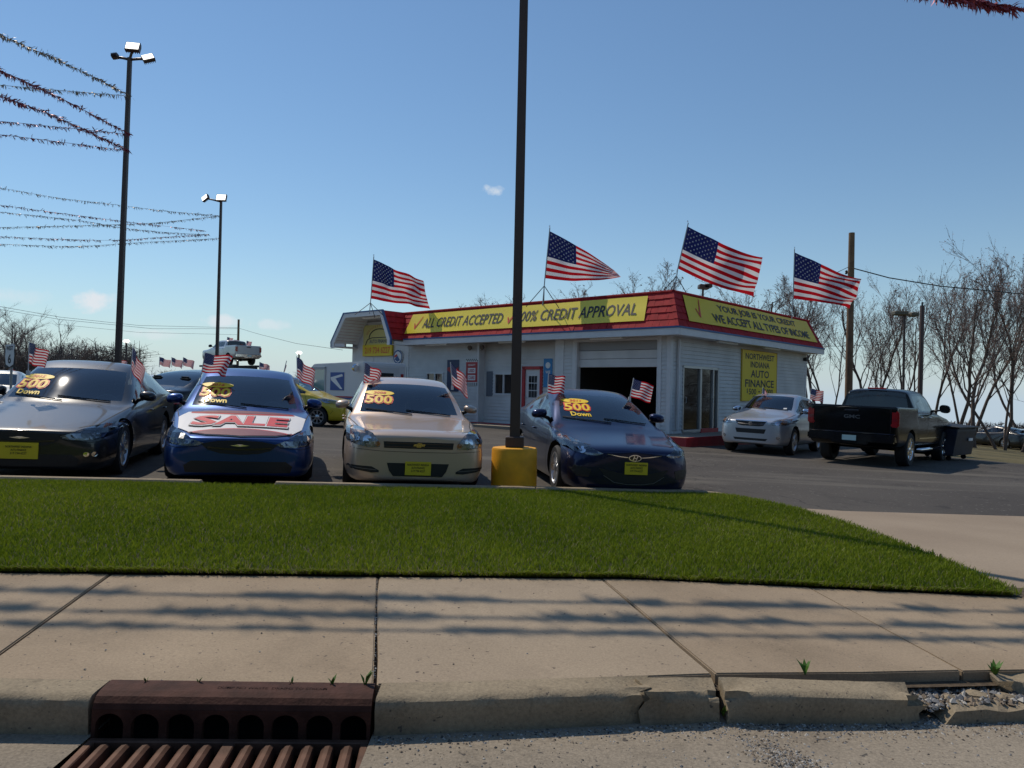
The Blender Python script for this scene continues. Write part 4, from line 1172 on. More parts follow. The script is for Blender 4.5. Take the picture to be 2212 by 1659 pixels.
chrysler_face(blue, False)
blue.sticker('2016', cx=-.40, k=1.28)

# hood banner: white vinyl with red arcs and lettering, lying on the hood
M_bw = pm('banner_white', (.74, .73, .72), .55, bump=.15, bs=25)
M_br = pm('banner_red', (.62, .03, .035), .5)
M_bd = pm('banner_maroon', (.20, .045, .05), .45)
hood_o = blue.oy
def hood_banner(c):
    ban = empty('hood_banner'); tag(ban, 'white vinyl banner with big red SALE lettering on the blue hood', 'banner')
    ban.matrix_world = c.root.matrix_world.copy()
    y0, y1 = .035 - c.oy, 1.25 - c.oy           # front, back
    def outline(k):
        return [(-.74, y0 + .42), (-.60, y0 + .20), (-.40, y0 + .06), (0, y0 + .0), (.40, y0 + .06), (.62, y0 + .22), (.73, y0 + .46), (.80, y1 - .16), (.66, y1 - .02), (0, y1), (-.70, y1), (-.79, y1 - .25)]
    c.patch('banner_sheet', outline(0), M_bw, 'top', .014, .06, .008, parent=ban)
    # front and back maroon swells with red rims
    for nm, m, of, g in (('front_swell', M_br, .017, .035), ('front_swell', M_bd, .020, 0)):
        top = [(x, y0 + .30 - .17 * (x / .62) ** 2 + g) for x in np.linspace(.60, -.60, 13)]
        c.patch(nm, [(-.58 - g, y0 + .195), (-.40, y0 + .065), (0, y0 + .006), (.40, y0 + .065), (.60 + g, y0 + .215)] + top, m, 'top', of, .06, 0, parent=ban)
    for nm, m, of, g in (('back_swell', M_br, .017, .05), ('back_swell', M_bd, .020, 0)):
        bot = [(x, y1 - .16 + .13 * (x / .66) ** 2 - g) for x in np.linspace(-.66, .66, 13)]
        c.patch(nm, bot + [(.62, y1 - .01), (0, y1 - .004), (-.66, y1 - .006)], m, 'top', of, .06, 0, parent=ban)
    cyy = (y0 + y1) / 2 + .06
    for b, m, of, ww, hh in ((.05, M_print, .024, 1.28, .58), (.045, M_bw, .028, 1.22, .53), (.035, M_br, .032, 1.13, .45)):
        for k_, ch in enumerate('SALE'):
            c.text('banner_letter', ch, (-.435, -.15, .14, .42)[k_] * 1.04, cyy, (.31, .36, .27, .29)[k_] * ww / 1.13, hh, m, 'top', of, b, .10, parent=ban)
    return ban
hood_banner(blue)

M_satin = pm('satin_trim', (.16, .16, .165), .45, .5)
# --- beige sedan
PIMP = dict(SEDAN, L=5.09, W=.925, FO=1.0, WB=2.81, nz=.72, hz2=.86, cz=.905, bz=.90, bz1=.98, cy=1.36, wt=2.18, wz=1.37, rz=1.475, ry=2.85, rr=3.6, rrz=1.42, rb=4.35, tz=1.09, tz2=1.06, gw=.845, rw=.62, nose=.52, r=.33, zb=.14)
yaw = radians(12.5)
beige = Car('parked_car', 'beige sedan with gold cross emblem beside the yellow pole base', PIMP, paint('beige_paint', (.54, .41, .31), .4, .36), place((-1.14, 9.2), yaw, PIMP), yaw, None, dict(n=10, w=.03), group=ROW)
c = beige
lamp_pair(c, [(.47, .585), (.49, .66), (.56, .735), (.66, .775), (.78, .79), (.865, .765), (.885, .70), (.86, .635), (.74, .60), (.60, .575)], [(.62, .66, .055, M_chrome), (.76, .695, .055, M_chrome), (.50, .62, .03, M_amber)])
g = c.patch('grille', [(-.43, .655), (.43, .655), (.42, .575), (-.42, .575)], M_dark, 'front', .005, .05, .02)
for z in (.595, .635): c.line('grille_bar', [(-.40, z), (.40, z)], M_black, 'front', .008, .012, parent=g)
M_gold = pm('emblem_gold', (.55, .42, .14), .25, .9)
c.patch('emblem', [(-.072, .605), (-.03, .605), (-.03, .590), (.024, .590), (.024, .605), (.066, .605), (.078, .632), (.034, .632), (.034, .646), (-.02, .646), (-.02, .632), (-.06, .632)], M_gold, 'front', .018, .03, .012, parent=g)
c.patch('lower_intake', [(-.38, .395), (.38, .395), (.35, .30), (.30, .235), (-.30, .235), (-.35, .30)], M_dark, 'front', .005, .05, .02)
for sx in (-1, 1):
    pl = [(.47, .30), (.56, .345), (.84, .355), (.86, .325), (.80, .305), (.56, .27), (.47, .275)]
    q = c.patch('fog_slot', pl if sx > 0 else mir(pl), M_dark, 'front', .005, .05, .02)
    c.line('chrome_strip', [(sx * .50, .305), (sx * .83, .332)], M_satin, 'front', .008, .010, parent=q)
c.line('bumper_crease', [(-.86, .56), (-.45, .535), (0, .53), (.45, .535), (.86, .56)], M_gap, 'front', .005, .002)
c.plate(0, .335)
c.mirrors(2.0, 1.03, c.paint, w=.2, h=.12)
c.wipers(); c.std_seams(); c.sticker('2008', down=False, cx=-.42, k=1.22)

# --- navy compact
PEL = dict(SEDAN, stick=.10, L=4.53, W=.888, FO=.86, WB=2.70, nz=.64, hz2=.82, cz=.915, bz=.90, bz1=1.03, cy=1.12, wt=2.05, wz=1.335, ry=2.6, rz=1.43, rr=3.3, rrz=1.385, rb=4.05, tz=1.12, tz2=1.08, gw=.80, rw=.585, nose=.40, r=.318, zb=.125, drop=.062)
yaw = radians(9)
navy = Car('parked_car', 'dark navy compact sedan with silver oval H emblem', PEL, paint('navy_paint', (.006, .014, .060), .7, .32, .5), place((1.57, 9.56), yaw, PEL), yaw, None, dict(n=8, w=.03, twin=True), group=ROW)
c = navy
lamp_pair(c, [(.41, .60), (.52, .645), (.62, .70), (.72, .765), (.815, .82), (.84, .80), (.85, .72), (.82, .65), (.74, .605), (.60, .575), (.48, .575)], [(.66, .64, .045, M_chrome), (.76, .70, .04, M_chrome), (.80, .775, .022, M_amber)])
c.patch('lower_intake', [(-.46, .42), (-.2, .365), (0, .355), (.2, .365), (.46, .42), (.36, .30), (.24, .235), (-.24, .235), (-.36, .30)], M_dark, 'front', .005, .05, .02)
c.line('chrome_strip', [(-.40, .33), (-.26, .245), (-.1, .225), (.1, .225), (.26, .245), (.40, .33)], M_satin, 'front', .007, .012)
c.line('chrome_strip', [(-.36, .60), (-.20, .575), (-.09, .565)], M_chrome, 'front', .010, .008)
c.line('chrome_strip', [(.36, .60), (.20, .575), (.09, .565)], M_chrome, 'front', .010, .008)
ov = lambda a, b: [(a * cos(t), .56 + b * sin(t)) for t in np.linspace(0, 2 * pi, 21)[:-1]]
e_ = c.patch('emblem', ov(.085, .043), M_chrome, 'front', .016, .03, .014)
c.patch('emblem_field', ov(.072, .032), M_black, 'front', .019, .03, 0, parent=e_)
c.text('emblem_letter', 'H', 0, .56, .075, .055, M_chrome, 'front', .023, .02, .35, parent=e_)
for sx in (-1, 1):
    pl = [(.55, .40), (.74, .44), (.80, .40), (.72, .30), (.58, .30)]
    c.patch('fog_slot', pl if sx > 0 else mir(pl), M_dark, 'front', .004, .05, .015)
c.plate(.02, .43, .30, .155)
c.mirrors(1.78, 1.03, c.paint, w=.23, h=.135)
c.wipers(); c.std_seams(); c.sticker('2011', cx=-.36, k=1.15)

# --- yellow hatchback, side on behind the blue sedan
PHAT = dict(SEDAN, L=4.1, W=.85, FO=.83, WB=2.5, nz=.74, hz2=.93, cz=1.02, bz=.98, bz1=1.05, cy=.95, cc=.2, wt=1.85, wz=1.46, ry=2.35, rz=1.54, rr=3.4, rrz=1.50, rb=3.88, tz=1.06, tz2=.98, gw=.74, rw=.55, r=.30, tail=.7, quarter=True)
yaw = radians(84)
yell = Car('parked_car', 'mustard yellow hatchback seen from the side behind the blue sedan', PHAT, paint('mustard_paint', (.62, .45, .02), .15, .35), (-5.75, 23.3), yaw, None, dict(n=8, w=.035), group='cars parked farther back in the lot')
yell.mirrors(1.5, 1.05, M_black); yell.std_seams()
lamp_pair(yell, [(.45, .70), (.6, .78), (.74, .86), (.80, .84), (.80, .72), (.62, .66)], [(.66, .74, .05, M_chrome)])
# --- black sedan behind, rear quarter to the camera
yaw = radians(165)
PBK = dict(P200)
blk = Car('parked_car', 'black sedan seen from behind between the grey and blue sedans', PBK, paint('black_paint', (.004, .004, .005), .0, .25, .5, .25), (-6.75, 19.4), yaw, None, dict(n=10), sideg=M_tint, rearg=M_tint, group='cars parked farther back in the lot')
for f in (lambda q: q, mir):
    blk.patch('tail_light', f([(.50, .80), (.82, .84), (.89, .82), (.88, .73), (.62, .72)]), M_tail, 'rear', .006, .05, .02)
blk.mirrors(1.98, 1.0, blk.paint); blk.std_seams()
# --- silver sedan roof behind that
yaw = radians(150)
silv = Car('parked_car', 'silver sedan whose roof shows behind the black sedan', P200, paint('silver_paint', (.45, .46, .47), .6, .34), (-7.9, 24.0), yaw, None, dict(n=10), group='cars parked farther back in the lot')
for f in (lambda q: q, mir):
    silv.patch('tail_light', f([(.50, .80), (.82, .84), (.89, .82), (.88, .73), (.62, .72)]), M_tail, 'rear', .006, .05, .02)
silv.std_seams()
# --- silver crossover
PSUV = dict(SEDAN, L=4.6, W=.935, FO=.93, WB=2.65, nz=.86, hz2=1.06, cz=1.14, bz=1.10, bz1=1.17, cy=1.18, cc=.28, wt=2.0, wz=1.58, ry=2.55, rz=1.655, rr=3.85, rrz=1.60, rb=4.38, tz=1.16, tz2=1.10, gw=.79, rw=.57, r=.36, zb=.24, tail=.72, quarter=True, nose=.50, drop=.06)
yaw = radians(-35)
suv = Car('parked_car', 'silver crossover nose to the left behind the black pickup', PSUV, paint('crossover_silver', (.50, .53, .57), .65, .33), (6.78, 20.42), yaw, None, dict(n=5, w=.05), group='vehicles parked by the yellow wall sign')
c = suv
lamp_pair(c, [(.48, .80), (.56, .87), (.70, .925), (.84, .95), (.90, .93), (.90, .85), (.82, .79), (.62, .765)], [(.66, .83, .05, M_chrome), (.78, .86, .05, M_amber)])
g = c.patch('grille', [(-.40, .855), (.40, .855), (.33, .755), (.22, .735), (-.22, .735), (-.33, .755)], M_dark, 'front', .006, .05, .02)
c.line('grille_bar', [(-.37, .80), (-.1, .785), (.1, .785), (.37, .80)], M_chrome, 'front', .022, .014, parent=g)
c.line('chrome_strip', [(-.41, .87), (.41, .87)], M_chrome, 'front', .016, .010, parent=g)
c.patch('emblem', [(.05 * cos(t), .80 + .055 * sin(t)) for t in np.linspace(0, 2 * pi, 15)[:-1]], M_chrome, 'front', .018, .03, .012, parent=g)
c.patch('lower_intake', [(-.40, .665), (.40, .665), (.36, .55), (-.36, .55)], M_dark, 'front', .005, .05, .02)
c.patch('lower_intake', [(-.45, .42), (.45, .42), (.40, .36), (-.40, .36)], M_dark, 'front', .005, .05, .02)
for sx in (-1, 1):
    c.patch('fog_lamp', [(sx * .70 + .045 * cos(a), .46 + .045 * sin(a)) for a in np.linspace(0, 2 * pi, 13)[:-1]], M_reflector, 'front', .012, .03, .012)
c.mirrors(1.75, 1.17, M_chrome, w=.23, h=.15)
c.wipers(); c.std_seams()
c.patch('inspection_sticker', [(.44, 1.20), (.52, 1.20), (.52, 1.235), (.44, 1.235)], M_white, 'front', .008, .05, 0, parent=c.parts['windshield'])

# --- pickups
PGM = dict(L=5.85, W=1.015, FO=.98, WB=3.64, r=.405, zb=.44, nz=1.16, hz2=1.24, bz=1.30, rz=1.885, gw=.85, rw=.67, bedz=1.40, cy=1.45, by=2.95, cab=3.95, ww=.27, arch=.07, winset=.01)
def pickup_common(c, mirror_mat, bump_mat, lamp=True):
    P = c.P; o = c.oy; L = P['L'] - o; W = P['W']
    mb = MB()
    mb.box(-W * .96, W * .96, L - .10, L + .14, .56, .74); mb.box(-.42, .42, L - .05, L + .16, .50, .60)
    b = mb.build('rear_bumper', bump_mat, c.root, bevel=.03, seg=2)
    mb = MB(); mb.box(-.155, .155, L + .145, L + .162, .58, .70); q = mb.build('licence_plate', pm('plate_teal', (.45, .62, .60), .5), b)
    mb = MB(); mb.box(-.16, .16, L + .02, L + .05, 1.245, 1.30); mb.build('tailgate_handle', M_black, c.root, bevel=.01)
    for sx in (-1, 1):
        mb = MB(); mb.box(sx * (W - .165), sx * (W + .006), L - .10, L + .022, .93, 1.30)
        t = mb.build('tail_light', M_tail, c.root, bevel=.025, seg=2)
        mb = MB(); mb.box(sx * (W - .14), sx * (W - .03), L + .02, L + .03, 1.07, 1.14); mb.build('reverse_lens', M_lens, t)
        vw = 'right' if sx > 0 else 'left'
        mb = MB(); mb.tube([(sx * .9, P['FO'] + .75 - o, .38), (sx * (W + .02), P['FO'] + .80 - o, .38), (sx * (W + .02), P['cab'] - .1 - o, .38), (sx * .9, P['cab'] - .05 - o, .38)], .045, 8)
        mb.build('side_step', M_chrome if mirror_mat is M_black else M_dark, c.root, smooth=True)
        for y in (P['by'] - .18, P['cab'] - .28):
            p = c._map(vw, y - o, P['bz'] - .12, .012)[0]
            mb = MB(); mb.tube([p + Vector((0, -.1, 0)), p + Vector((sx * .025, -.07, 0)), p + Vector((sx * .025, .07, 0)), p + Vector((0, .1, 0))], .014, 6); mb.build('door_handle', M_chrome, c.root, smooth=True)
        c.line('body_moulding', [(P['FO'] + .75 - o, .66), (P['cab'] - .1 - o, .66)], M_chrome, vw, .03, .008)
    L_ = []
    for vw in ('right', 'left'):
        for y in (P['cy'] + .28, P['by'], P['cab'] - .02): L_.append((vw, [(y - o, P['bz'] - .02), (y - o, .52)], .012))
        L_.append((vw, [(P['L'] - .14 - o, 1.36), (P['L'] - .14 - o, .75)], .012))
    L_.append(('rear', [(-W + .17, .80), (-W + .17, 1.36)], .012)); L_.append(('rear', [(W - .17, .80), (W - .17, 1.36)], .012)); L_.append(('rear', [(-W + .17, .78), (W - .17, .78)], .014))
    c.seams(L_)
    mb = MB(); mb.box(-.22, .22, P['cab'] - .10 - o, P['cab'] - .02 - o, P['rz'] - .045, P['rz'] - .005); mb.build('brake_light', M_tail, c.root, bevel=.01)
    mb = MB()
    mb.box(-.62, .62, P['cab'] - 1.0 - o, P['cab'] - .55 - o, .8, 1.42); mb.box(-.55, .55, P['cab'] - 2.2 - o, P['cab'] - 1.75 - o, .8, 1.42)
    mb.build('seat', M_seat, c.root, bevel=.05, seg=2)
    c.mirrors(P['cy'] + .55, P['bz'] + .12, mirror_mat, w=.26, h=.22, x=W - .02, arm=.12)
    for f in (lambda q: q, mir):
        c.patch('headlight', f([(.66, .92), (.93, .95), (.95, 1.08), (.66, 1.06)]), M_reflector, 'front', .01, .06, .03)
    c.patch('grille', [(-.6, .72), (.6, .72), (.6, 1.07), (-.6, 1.07)], M_dark, 'front', .01, .08, .03)
    # axle and underbody
    mb = MB(); mb.tube([(-W + .2, c.ax[1], P['r']), (W - .2, c.ax[1], P['r'])], .06, 8); mb.lathe([(.001, -.13), (.11, -.10), (.15, 0), (.11, .10), (.001, .13)], 12, Matrix.Translation((0, c.ax[1], P['r'])) @ Matrix.Rotation(radians(90), 4, 'X'))
    mb.build('rear_axle', M_dark, c.root, smooth=True)
yaw = radians(139)
h_ = Vector((sin(yaw), -cos(yaw)))
ra = Vector((8.80, 18.61)); fa = ra + h_ * PGM['WB']
gmc = Car('pickup_truck', 'black crew cab pickup with red tail lights seen from behind', PGM, paint('pickup_black', (.003, .003, .003), .0, .2, .35, .2), (fa.x, fa.y), yaw, None, dict(n=6, w=.05, rim=.66, twin=True), pickup=True, sideg=M_tint, rearg=M_tint, cat='truck', wmat=M_chrome, group='vehicles parked by the yellow wall sign')
pickup_common(gmc, M_black, M_black)
gmc.text('badge_lettering', 'GMC', 0, 1.135, .36, .085, pm('badge_grey', (.16, .16, .17), .3, .8), 'rear', .012, .02, flip=-1)
gmc.line('chrome_strip', [(-.95, .765), (.95, .765)], M_chrome, 'rear', .012, .02)
PF = dict(PGM, hz2=1.20, W=1.0, r=.40)
# ------------------------------------------------------------------ the dealership building
ANG = math.atan2(.66913, -.74314)
BC = Vector((4.856, 23.06, 0.0))
bld = empty('dealership_building', BC, ANG)
tag(bld, 'low white sided dealership with red shingle mansard roof and open garage bay', 'building')
# local axes: x = u (along the long facade, to the left), y = outward from the long facade, z up; short facade runs along -y at x = 0
M_sid = pm('white_siding', (.58, .575, .565), .55, var=.12, vs_=1.2, bump=.06, bs=30)
M_side_w = pm('white_trim', (.64, .64, .64), .5, var=.05, vs_=4)
M_shing = pm('red_shingle', (.36, .022, .026), .75, var=.2, vs_=6, bump=.2, bs=40, spec=.2)
M_bluet = pm('blue_trim', (.03, .10, .26), .5)
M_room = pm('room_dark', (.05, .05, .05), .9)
M_redp = pm('red_paint', (.40, .02, .025), .5, var=.2, vs_=3)
M_slabc = pm('plinth_concrete', (.26, .22, .17), .9, var=.15, vs_=2, bump=.2, bs=60)
M_pane = glass('window_pane', (.16, .17, .18), .04)
M_frame = pm('window_frame_white', (.62, .62, .62), .4)
M_alu = pm('door_aluminium', (.42, .43, .44), .35, .7)
M_yel = pm('sign_yellow', (.78, .57, .012), .45, bump=.08, bs=3)
M_yel2 = pm('banner_yellow', (.84, .67, .06), .32, bump=.22, bs=2.2)  # paler than sign_yellow: sun glare on the long banner put into the colour
M_txt = pm('sign_text_black', (.02, .018, .03), .5)
M_chk = pm('check_red', (.62, .04, .02), .5)
BH = .125
def siding(frame, a0, a1, z0, z1, holes, name='siding', mat=None):
    """lap boards; frame(a, out, z) -> local point; holes (a0,a1,z0,z1)"""
    mb = MB(); z = z0
    while z < z1 - 1e-4:
        zt = min(z + BH, z1); zm = (z + zt) / 2
        cuts = sorted((max(a0, h[0]), min(a1, h[1])) for h in holes if h[2] < zm < h[3] and h[1] > a0 and h[0] < a1)
        x = a0; segs = []
        for c0, c1 in cuts:
            if c0 > x: segs.append((x, c0))
            x = max(x, c1)
        if x < a1: segs.append((x, a1))
        for s0, s1 in segs:
            mb.add([frame(s0, .030, z), frame(s1, .030, z), frame(s1, .002, zt), frame(s0, .002, zt), frame(s0, .0, z), frame(s1, .0, z)], [(0, 1, 2, 3), (4, 5, 1, 0)])
        z = zt
    o = mb.build(name, mat or M_sid, bld); o['kind'] = 'stuff'
    return o
FR = lambda off=0.0: (lambda u, o, z: (u, off + o, z))
RT = lambda off=0.0: (lambda r_, o, z: (-off - o, -r_, z))
def wall_back(frame, a0, a1, z0, z1, holes, name='wall', th=.14):
    """solid wall behind the boards, with the same openings"""
    mb = MB(); xs = sorted({a0, a1} | {h[0] for h in holes} | {h[1] for h in holes}); zs = sorted({z0, z1} | {h[2] for h in holes} | {h[3] for h in holes})
    xs = [x for x in xs if a0 <= x <= a1]; zs = [q for q in zs if z0 <= q <= z1]
    for i in range(len(xs) - 1):
        for j in range(len(zs) - 1):
            cx, cz = (xs[i] + xs[i + 1]) / 2, (zs[j] + zs[j + 1]) / 2
            if any(h[0] < cx < h[1] and h[2] < cz < h[3] for h in holes): continue
            p = [frame(xs[i], -.002, zs[j]), frame(xs[i + 1], -.002, zs[j]), frame(xs[i + 1], -.002, zs[j + 1]), frame(xs[i], -.002, zs[j + 1])]
            q = [frame(xs[i], -th, zs[j]), frame(xs[i + 1], -th, zs[j]), frame(xs[i + 1], -th, zs[j + 1]), frame(xs[i], -th, zs[j + 1])]
            mb.add(p + q, [(0, 1, 2, 3), (7, 6, 5, 4), (0, 4, 5, 1), (1, 5, 6, 2), (2, 6, 7, 3), (3, 7, 4, 0)])
    return mb.build(name, M_side_w, bld)
ZT = 3.05
# long facade: three wall sections; the middle one is set back
front_holes = [(.42, 3.62, -.1, 2.95), (5.35, 6.27, -.1, 2.09), (6.77, 7.69, 1.08, 1.86), (10.22, 11.2, 1.05, 1.88), (12.46, 13.36, .5, 2.14), (14.2, 15.2, .0, 2.1)]
for a0, a1, off in ((-.0, 4.5, 0.0), (4.5, 8.25, -.32), (8.25, 12.4, 0.0)):
    siding(FR(off), a0, a1, 0, ZT, front_holes); wall_back(FR(off), a0, a1, -.3, ZT, front_holes)
# smooth panel wall under the canopy
hh = [h for h in front_holes if h[0] > 12.4]
wall_back(FR(0.004), 12.4, 16.3, -.3, 4.3, hh, 'panel_wall')
mb = MB()
for u in (13.43, 14.75): mb.box(u - .012, u + .012, .0, .012, 2.2, ZT)
mb.build('panel_batten', M_side_w, bld)
# returns of the set-back and corner boards
mb = MB()
for u in (4.5, 8.25): mb.box(u - .01, u + .01, -.46, -.003, -.3, ZT)
mb.build('return_wall', M_side_w, bld)
def post(name, x0, x1, y0, y1, z0, z1, mat=None): 
    b_ = MB(); b_.box(x0, x1, y0, y1, z0, z1); return b_.build(name, mat or M_side_w, bld, bevel=.006)
post('corner_board', -.03, .11, -.10, .03, 0, ZT); post('corner_board', .30, .42, .0, .035, 0, ZT)
post('corner_board', 3.62, 3.76, .0, .035, 0, ZT); post('corner_board', 4.14, 4.52, -.02, .035, 0, ZT)
post('corner_board', 8.23, 8.33, -.05, .03, 0, ZT); post('corner_board', 12.34, 12.44, .0, .035, 0, ZT)
# short facade and hidden sides
rh = [(.74, 3.16, .02, 2.15)]
siding(RT(), 0.0, 10.97, 0, ZT, rh); wall_back(RT(), 0.0, 10.97, -.4, ZT, rh)
mb = MB(); mb.box(16.16, 16.3, -10.97, -.01, -.3, ZT); mb.box(-.01, 16.3, -11.1, -10.97, -.4, ZT); mb.build('wall', M_side_w, bld)
post('corner_board', -.03, .06, -11.0, -10.9, 0, ZT)
# interior of the garage bay
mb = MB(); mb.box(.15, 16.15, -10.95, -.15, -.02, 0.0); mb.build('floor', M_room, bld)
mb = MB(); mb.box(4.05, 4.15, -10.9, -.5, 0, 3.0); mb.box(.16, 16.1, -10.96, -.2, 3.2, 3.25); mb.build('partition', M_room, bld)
# garage: overhead sectional door rolled part way down
mb = MB()
gd = empty('garage_door'); gd.parent = bld
for k, (z0, z1) in enumerate(((2.07, 2.34), (2.35, 2.62), (2.63, 2.94))):
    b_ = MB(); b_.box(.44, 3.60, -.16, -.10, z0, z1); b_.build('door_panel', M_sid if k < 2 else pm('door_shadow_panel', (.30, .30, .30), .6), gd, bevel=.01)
post('door_jamb', .42, .46, -.2, .03, 0, 2.95); post('door_jamb', 3.58, 3.62, -.2, .03, 0, 2.95); post('door_header', .42, 3.62, -.2, .034, 2.92, 3.0)
# windows and doors of the long facade
def window(u0, u1, z0, z1, off=0.0, mull=True):
    b_ = MB(); t = .05
    for (a, b, c_, d_) in ((u0, u1, z0, z0 + t), (u0, u1, z1 - t, z1), (u0, u0 + t, z0 + t, z1 - t), (u1 - t, u1, z0 + t, z1 - t)) + (((((u0 + u1) / 2 - .025), (u0 + u1) / 2 + .025, z0 + t, z1 - t),) if mull else ()):
        b_.box(a, b, off - .06, off + .045, c_, d_)
    f = b_.build('window', M_frame, bld)
    mids = [(u0 + t, (u0 + u1) / 2 - .025), ((u0 + u1) / 2 + .025, u1 - t)] if mull else [(u0 + t, u1 - t)]
    for a, b in mids:
        p = MB(); p.add([(a, off - .02, z0 + t), (b, off - .02, z0 + t), (b, off - .02, z1 - t), (a, off - .02, z1 - t)], [(3, 2, 1, 0)]); p.build('pane', M_pane, f)
    return f
window(6.75, 7.71, 1.06, 1.88, -.32); window(10.20, 11.22, 1.03, 1.90); window(12.46, 13.36, .5, 2.14)
window(14.2, 15.2, .0, 2.1)
post('shutter', 7.79, 8.12, -.32, -.285, 1.0, 1.95, pm('shutter_grey', (.13, .15, .18), .6))
# white door with red frame and a grid of panes
b_ = MB(); 
for (a, b, c_, d_) in ((5.33, 5.45, 0, 2.12), (6.17, 6.30, 0, 2.12), (5.33, 6.30, 2.02, 2.13)): b_.box(a, b, -.40, -.27, c_, d_)
b_.build('door_frame', M_redp, bld)
b_ = MB(); b_.box(5.45, 6.17, -.37, -.33, 0, 2.02); d = b_.build('door', M_side_w, bld)
for i in range(3):
    for j in range(3):
        b_ = MB(); u = 5.62 + i * .135; z = 1.0 + j * .27; b_.box(u, u + .115, -.332, -.324, z, z + .24); b_.build('pane', M_pane, d)
b_ = MB(); b_.tube([(6.11, -.33, 1.0), (6.11, -.27, 1.0)], .03, 8); b_.build('handle', M_chrome, d)
# sliding glass doors of the short facade
sl = empty('sliding_door'); sl.parent = bld
b_ = MB()
for (a, b, c_, d_) in ((.74, .81, .02, 2.15), (3.09, 3.16, .02, 2.15), (.74, 3.16, 2.06, 2.15), (.74, 3.16, .02, .10), (1.86, 1.98, .10, 2.06), (2.75, 2.83, .10, 2.06)): b_.box(-.04, .06, -b, -a, c_, d_)
b_.build('door_frame', M_alu, sl, bevel=.006)
for a, b in ((.81, 1.86), (1.98, 2.75), (2.83, 3.09)):
    p = MB(); p.add([(.02, -a, .10), (.02, -b, .10), (.02, -b, 2.06), (.02, -a, 2.06)], [(0, 1, 2, 3)]); p.build('pane', M_pane, sl)
for r_ in (.88, 2.66):
    b_ = MB(); b_.tube([(-.05, -r_, .95), (-.09, -r_, .97), (-.09, -r_, 1.13), (-.05, -r_, 1.15)], .014, 6); b_.build('handle', M_chrome, sl)
post('door_step', -.06, .05, -3.14, -1.95, -.02, .12, M_redp)
post('downspout', -.12, -.05, -.40, -.33, .1, 2.95); 
b_ = MB(); b_.lathe([(.001, 0), (.06, 0), (.08, .06), (.08, .14), (.001, .16)], 12, Matrix.Translation((-.02, -10.7, 2.78)) @ Matrix.Rotation(radians(-90), 4, 'Y')); b_.build('camera_dome', M_dark, bld, smooth='auto')
# concrete plinth with red kerb
b_ = MB(); b_.box(-1.25, 12.2, .03, 1.25, -.45, -.012); b_.box(-1.25, -.03, -4.6, .03, -.45, -.012); b_.build('plinth', M_slabc, bld)
b_ = MB(); b_.box(-1.33, 3.2, 1.25, 1.33, -.5, -.004); b_.box(-1.33, -1.25, -4.6, 1.25, -.5, -.004); b_.build('red_kerb', M_redp, bld)
b_ = MB(); b_.box(5.9, 12.2, .05, .35, -.05, .012); b_.build('red_strip', M_redp, bld)
# ---- mansard roof
OB, OT, Z0, Z1 = .60, .10, 3.25, 4.37     # overhang at the eave and at the top
UL, RR = 17.1, 11.35
slope_n = Vector((0, (Z1 - Z0), (OB - OT))).normalized()
def fr_slope(u, t, o):           # t 0 eave .. 1 top, o outward along the normal (long facade)
    return Vector((u, lerp(OB, OT, t) + o * slope_n.y, lerp(Z0, Z1, t) + o * slope_n.z))
def rt_slope(r_, t, o):
    return Vector((-lerp(OB, OT, t) - o * slope_n.y, -r_, lerp(Z0, Z1, t) + o * slope_n.z))
def ends_f(t): return (-lerp(OB, OT, t), lerp(UL, UL - .4, t))
def ends_r(t): return (-lerp(OB, OT, t), lerp(RR, RR - .4, t))
b_ = MB()
b_.add([fr_slope(ends_f(0)[0], 0, 0), fr_slope(12.05, 0, 0), fr_slope(12.55, 1, 0), fr_slope(ends_f(1)[0], 1, 0)], [(3, 2, 1, 0)])
b_.add([fr_slope(16.0, 0, 0), fr_slope(ends_f(0)[1], 0, 0), fr_slope(ends_f(1)[1], 1, 0), fr_slope(15.3, 1, 0)], [(3, 2, 1, 0)])
b_.add([rt_slope(ends_r(0)[0], 0, 0), rt_slope(ends_r(0)[1], 0, 0), rt_slope(ends_r(1)[1], 1, 0), rt_slope(ends_r(1)[0], 1, 0)], [(0, 1, 2, 3)])
roof = b_.build('roof', M_shing, bld)
b_ = MB(); b_.box(-OT + .02, UL - .42, -RR + .42, OT - .02, Z1 - .25, Z1 - .22); b_.build('roof_deck', pm('roof_gravel', (.25, .24, .22), .9), roof)
b_ = MB(); b_.add([(UL, OB, Z0), (UL, -RR, Z0), (UL - .4, -RR + .4, Z1), (UL - .4, OT, Z1)], [(0, 1, 2, 3)]); b_.add([(-OB, -RR, Z0), (UL, -RR, Z0), (UL - .4, -RR + .4, Z1), (-OT, -RR + .4, Z1)], [(3, 2, 1, 0)]); b_.build('roof_side', M_shing, roof)
NC = 5
def courses(slope, ends, seed, a_min=None):
    r_ = random.Random(seed)
    for k in range(NC):
        t0, t1 = k / NC, (k + 1) / NC
        b_ = MB(); e0, e1 = ends(t0), ends(t1)
        a = max(e0[0], e1[0]) - .02 if a_min is None else a_min; end = min(e0[1], e1[1])
        x = a
        # hip filler
        while x < end:
            wd = .24 + .12 * r_.random(); x1 = min(end, x + wd); th = .022 + .022 * r_.random(); dt = -.012 * r_.random()
            p = [slope(x, t0 + dt, th), slope(x1 - .006, t0 + dt, th), slope(x1 - .006, t1 + .02, .008), slope(x, t1 + .02, .008), slope(x, t0 + dt, 0), slope(x1 - .006, t0 + dt, 0)]
            b_.add(p, [(0, 1, 2, 3), (4, 5, 1, 0), (4, 0, 3), (1, 5, 2)])
            x = x1
        o = b_.build('shingle_course', M_shing, roof)
courses(fr_slope, lambda t: (-lerp(OB, OT, t), lerp(12.08, 12.6, t)), 3); courses(fr_slope, ends_f, 5, 16.02); courses(rt_slope, ends_r, 4)
b_ = MB()
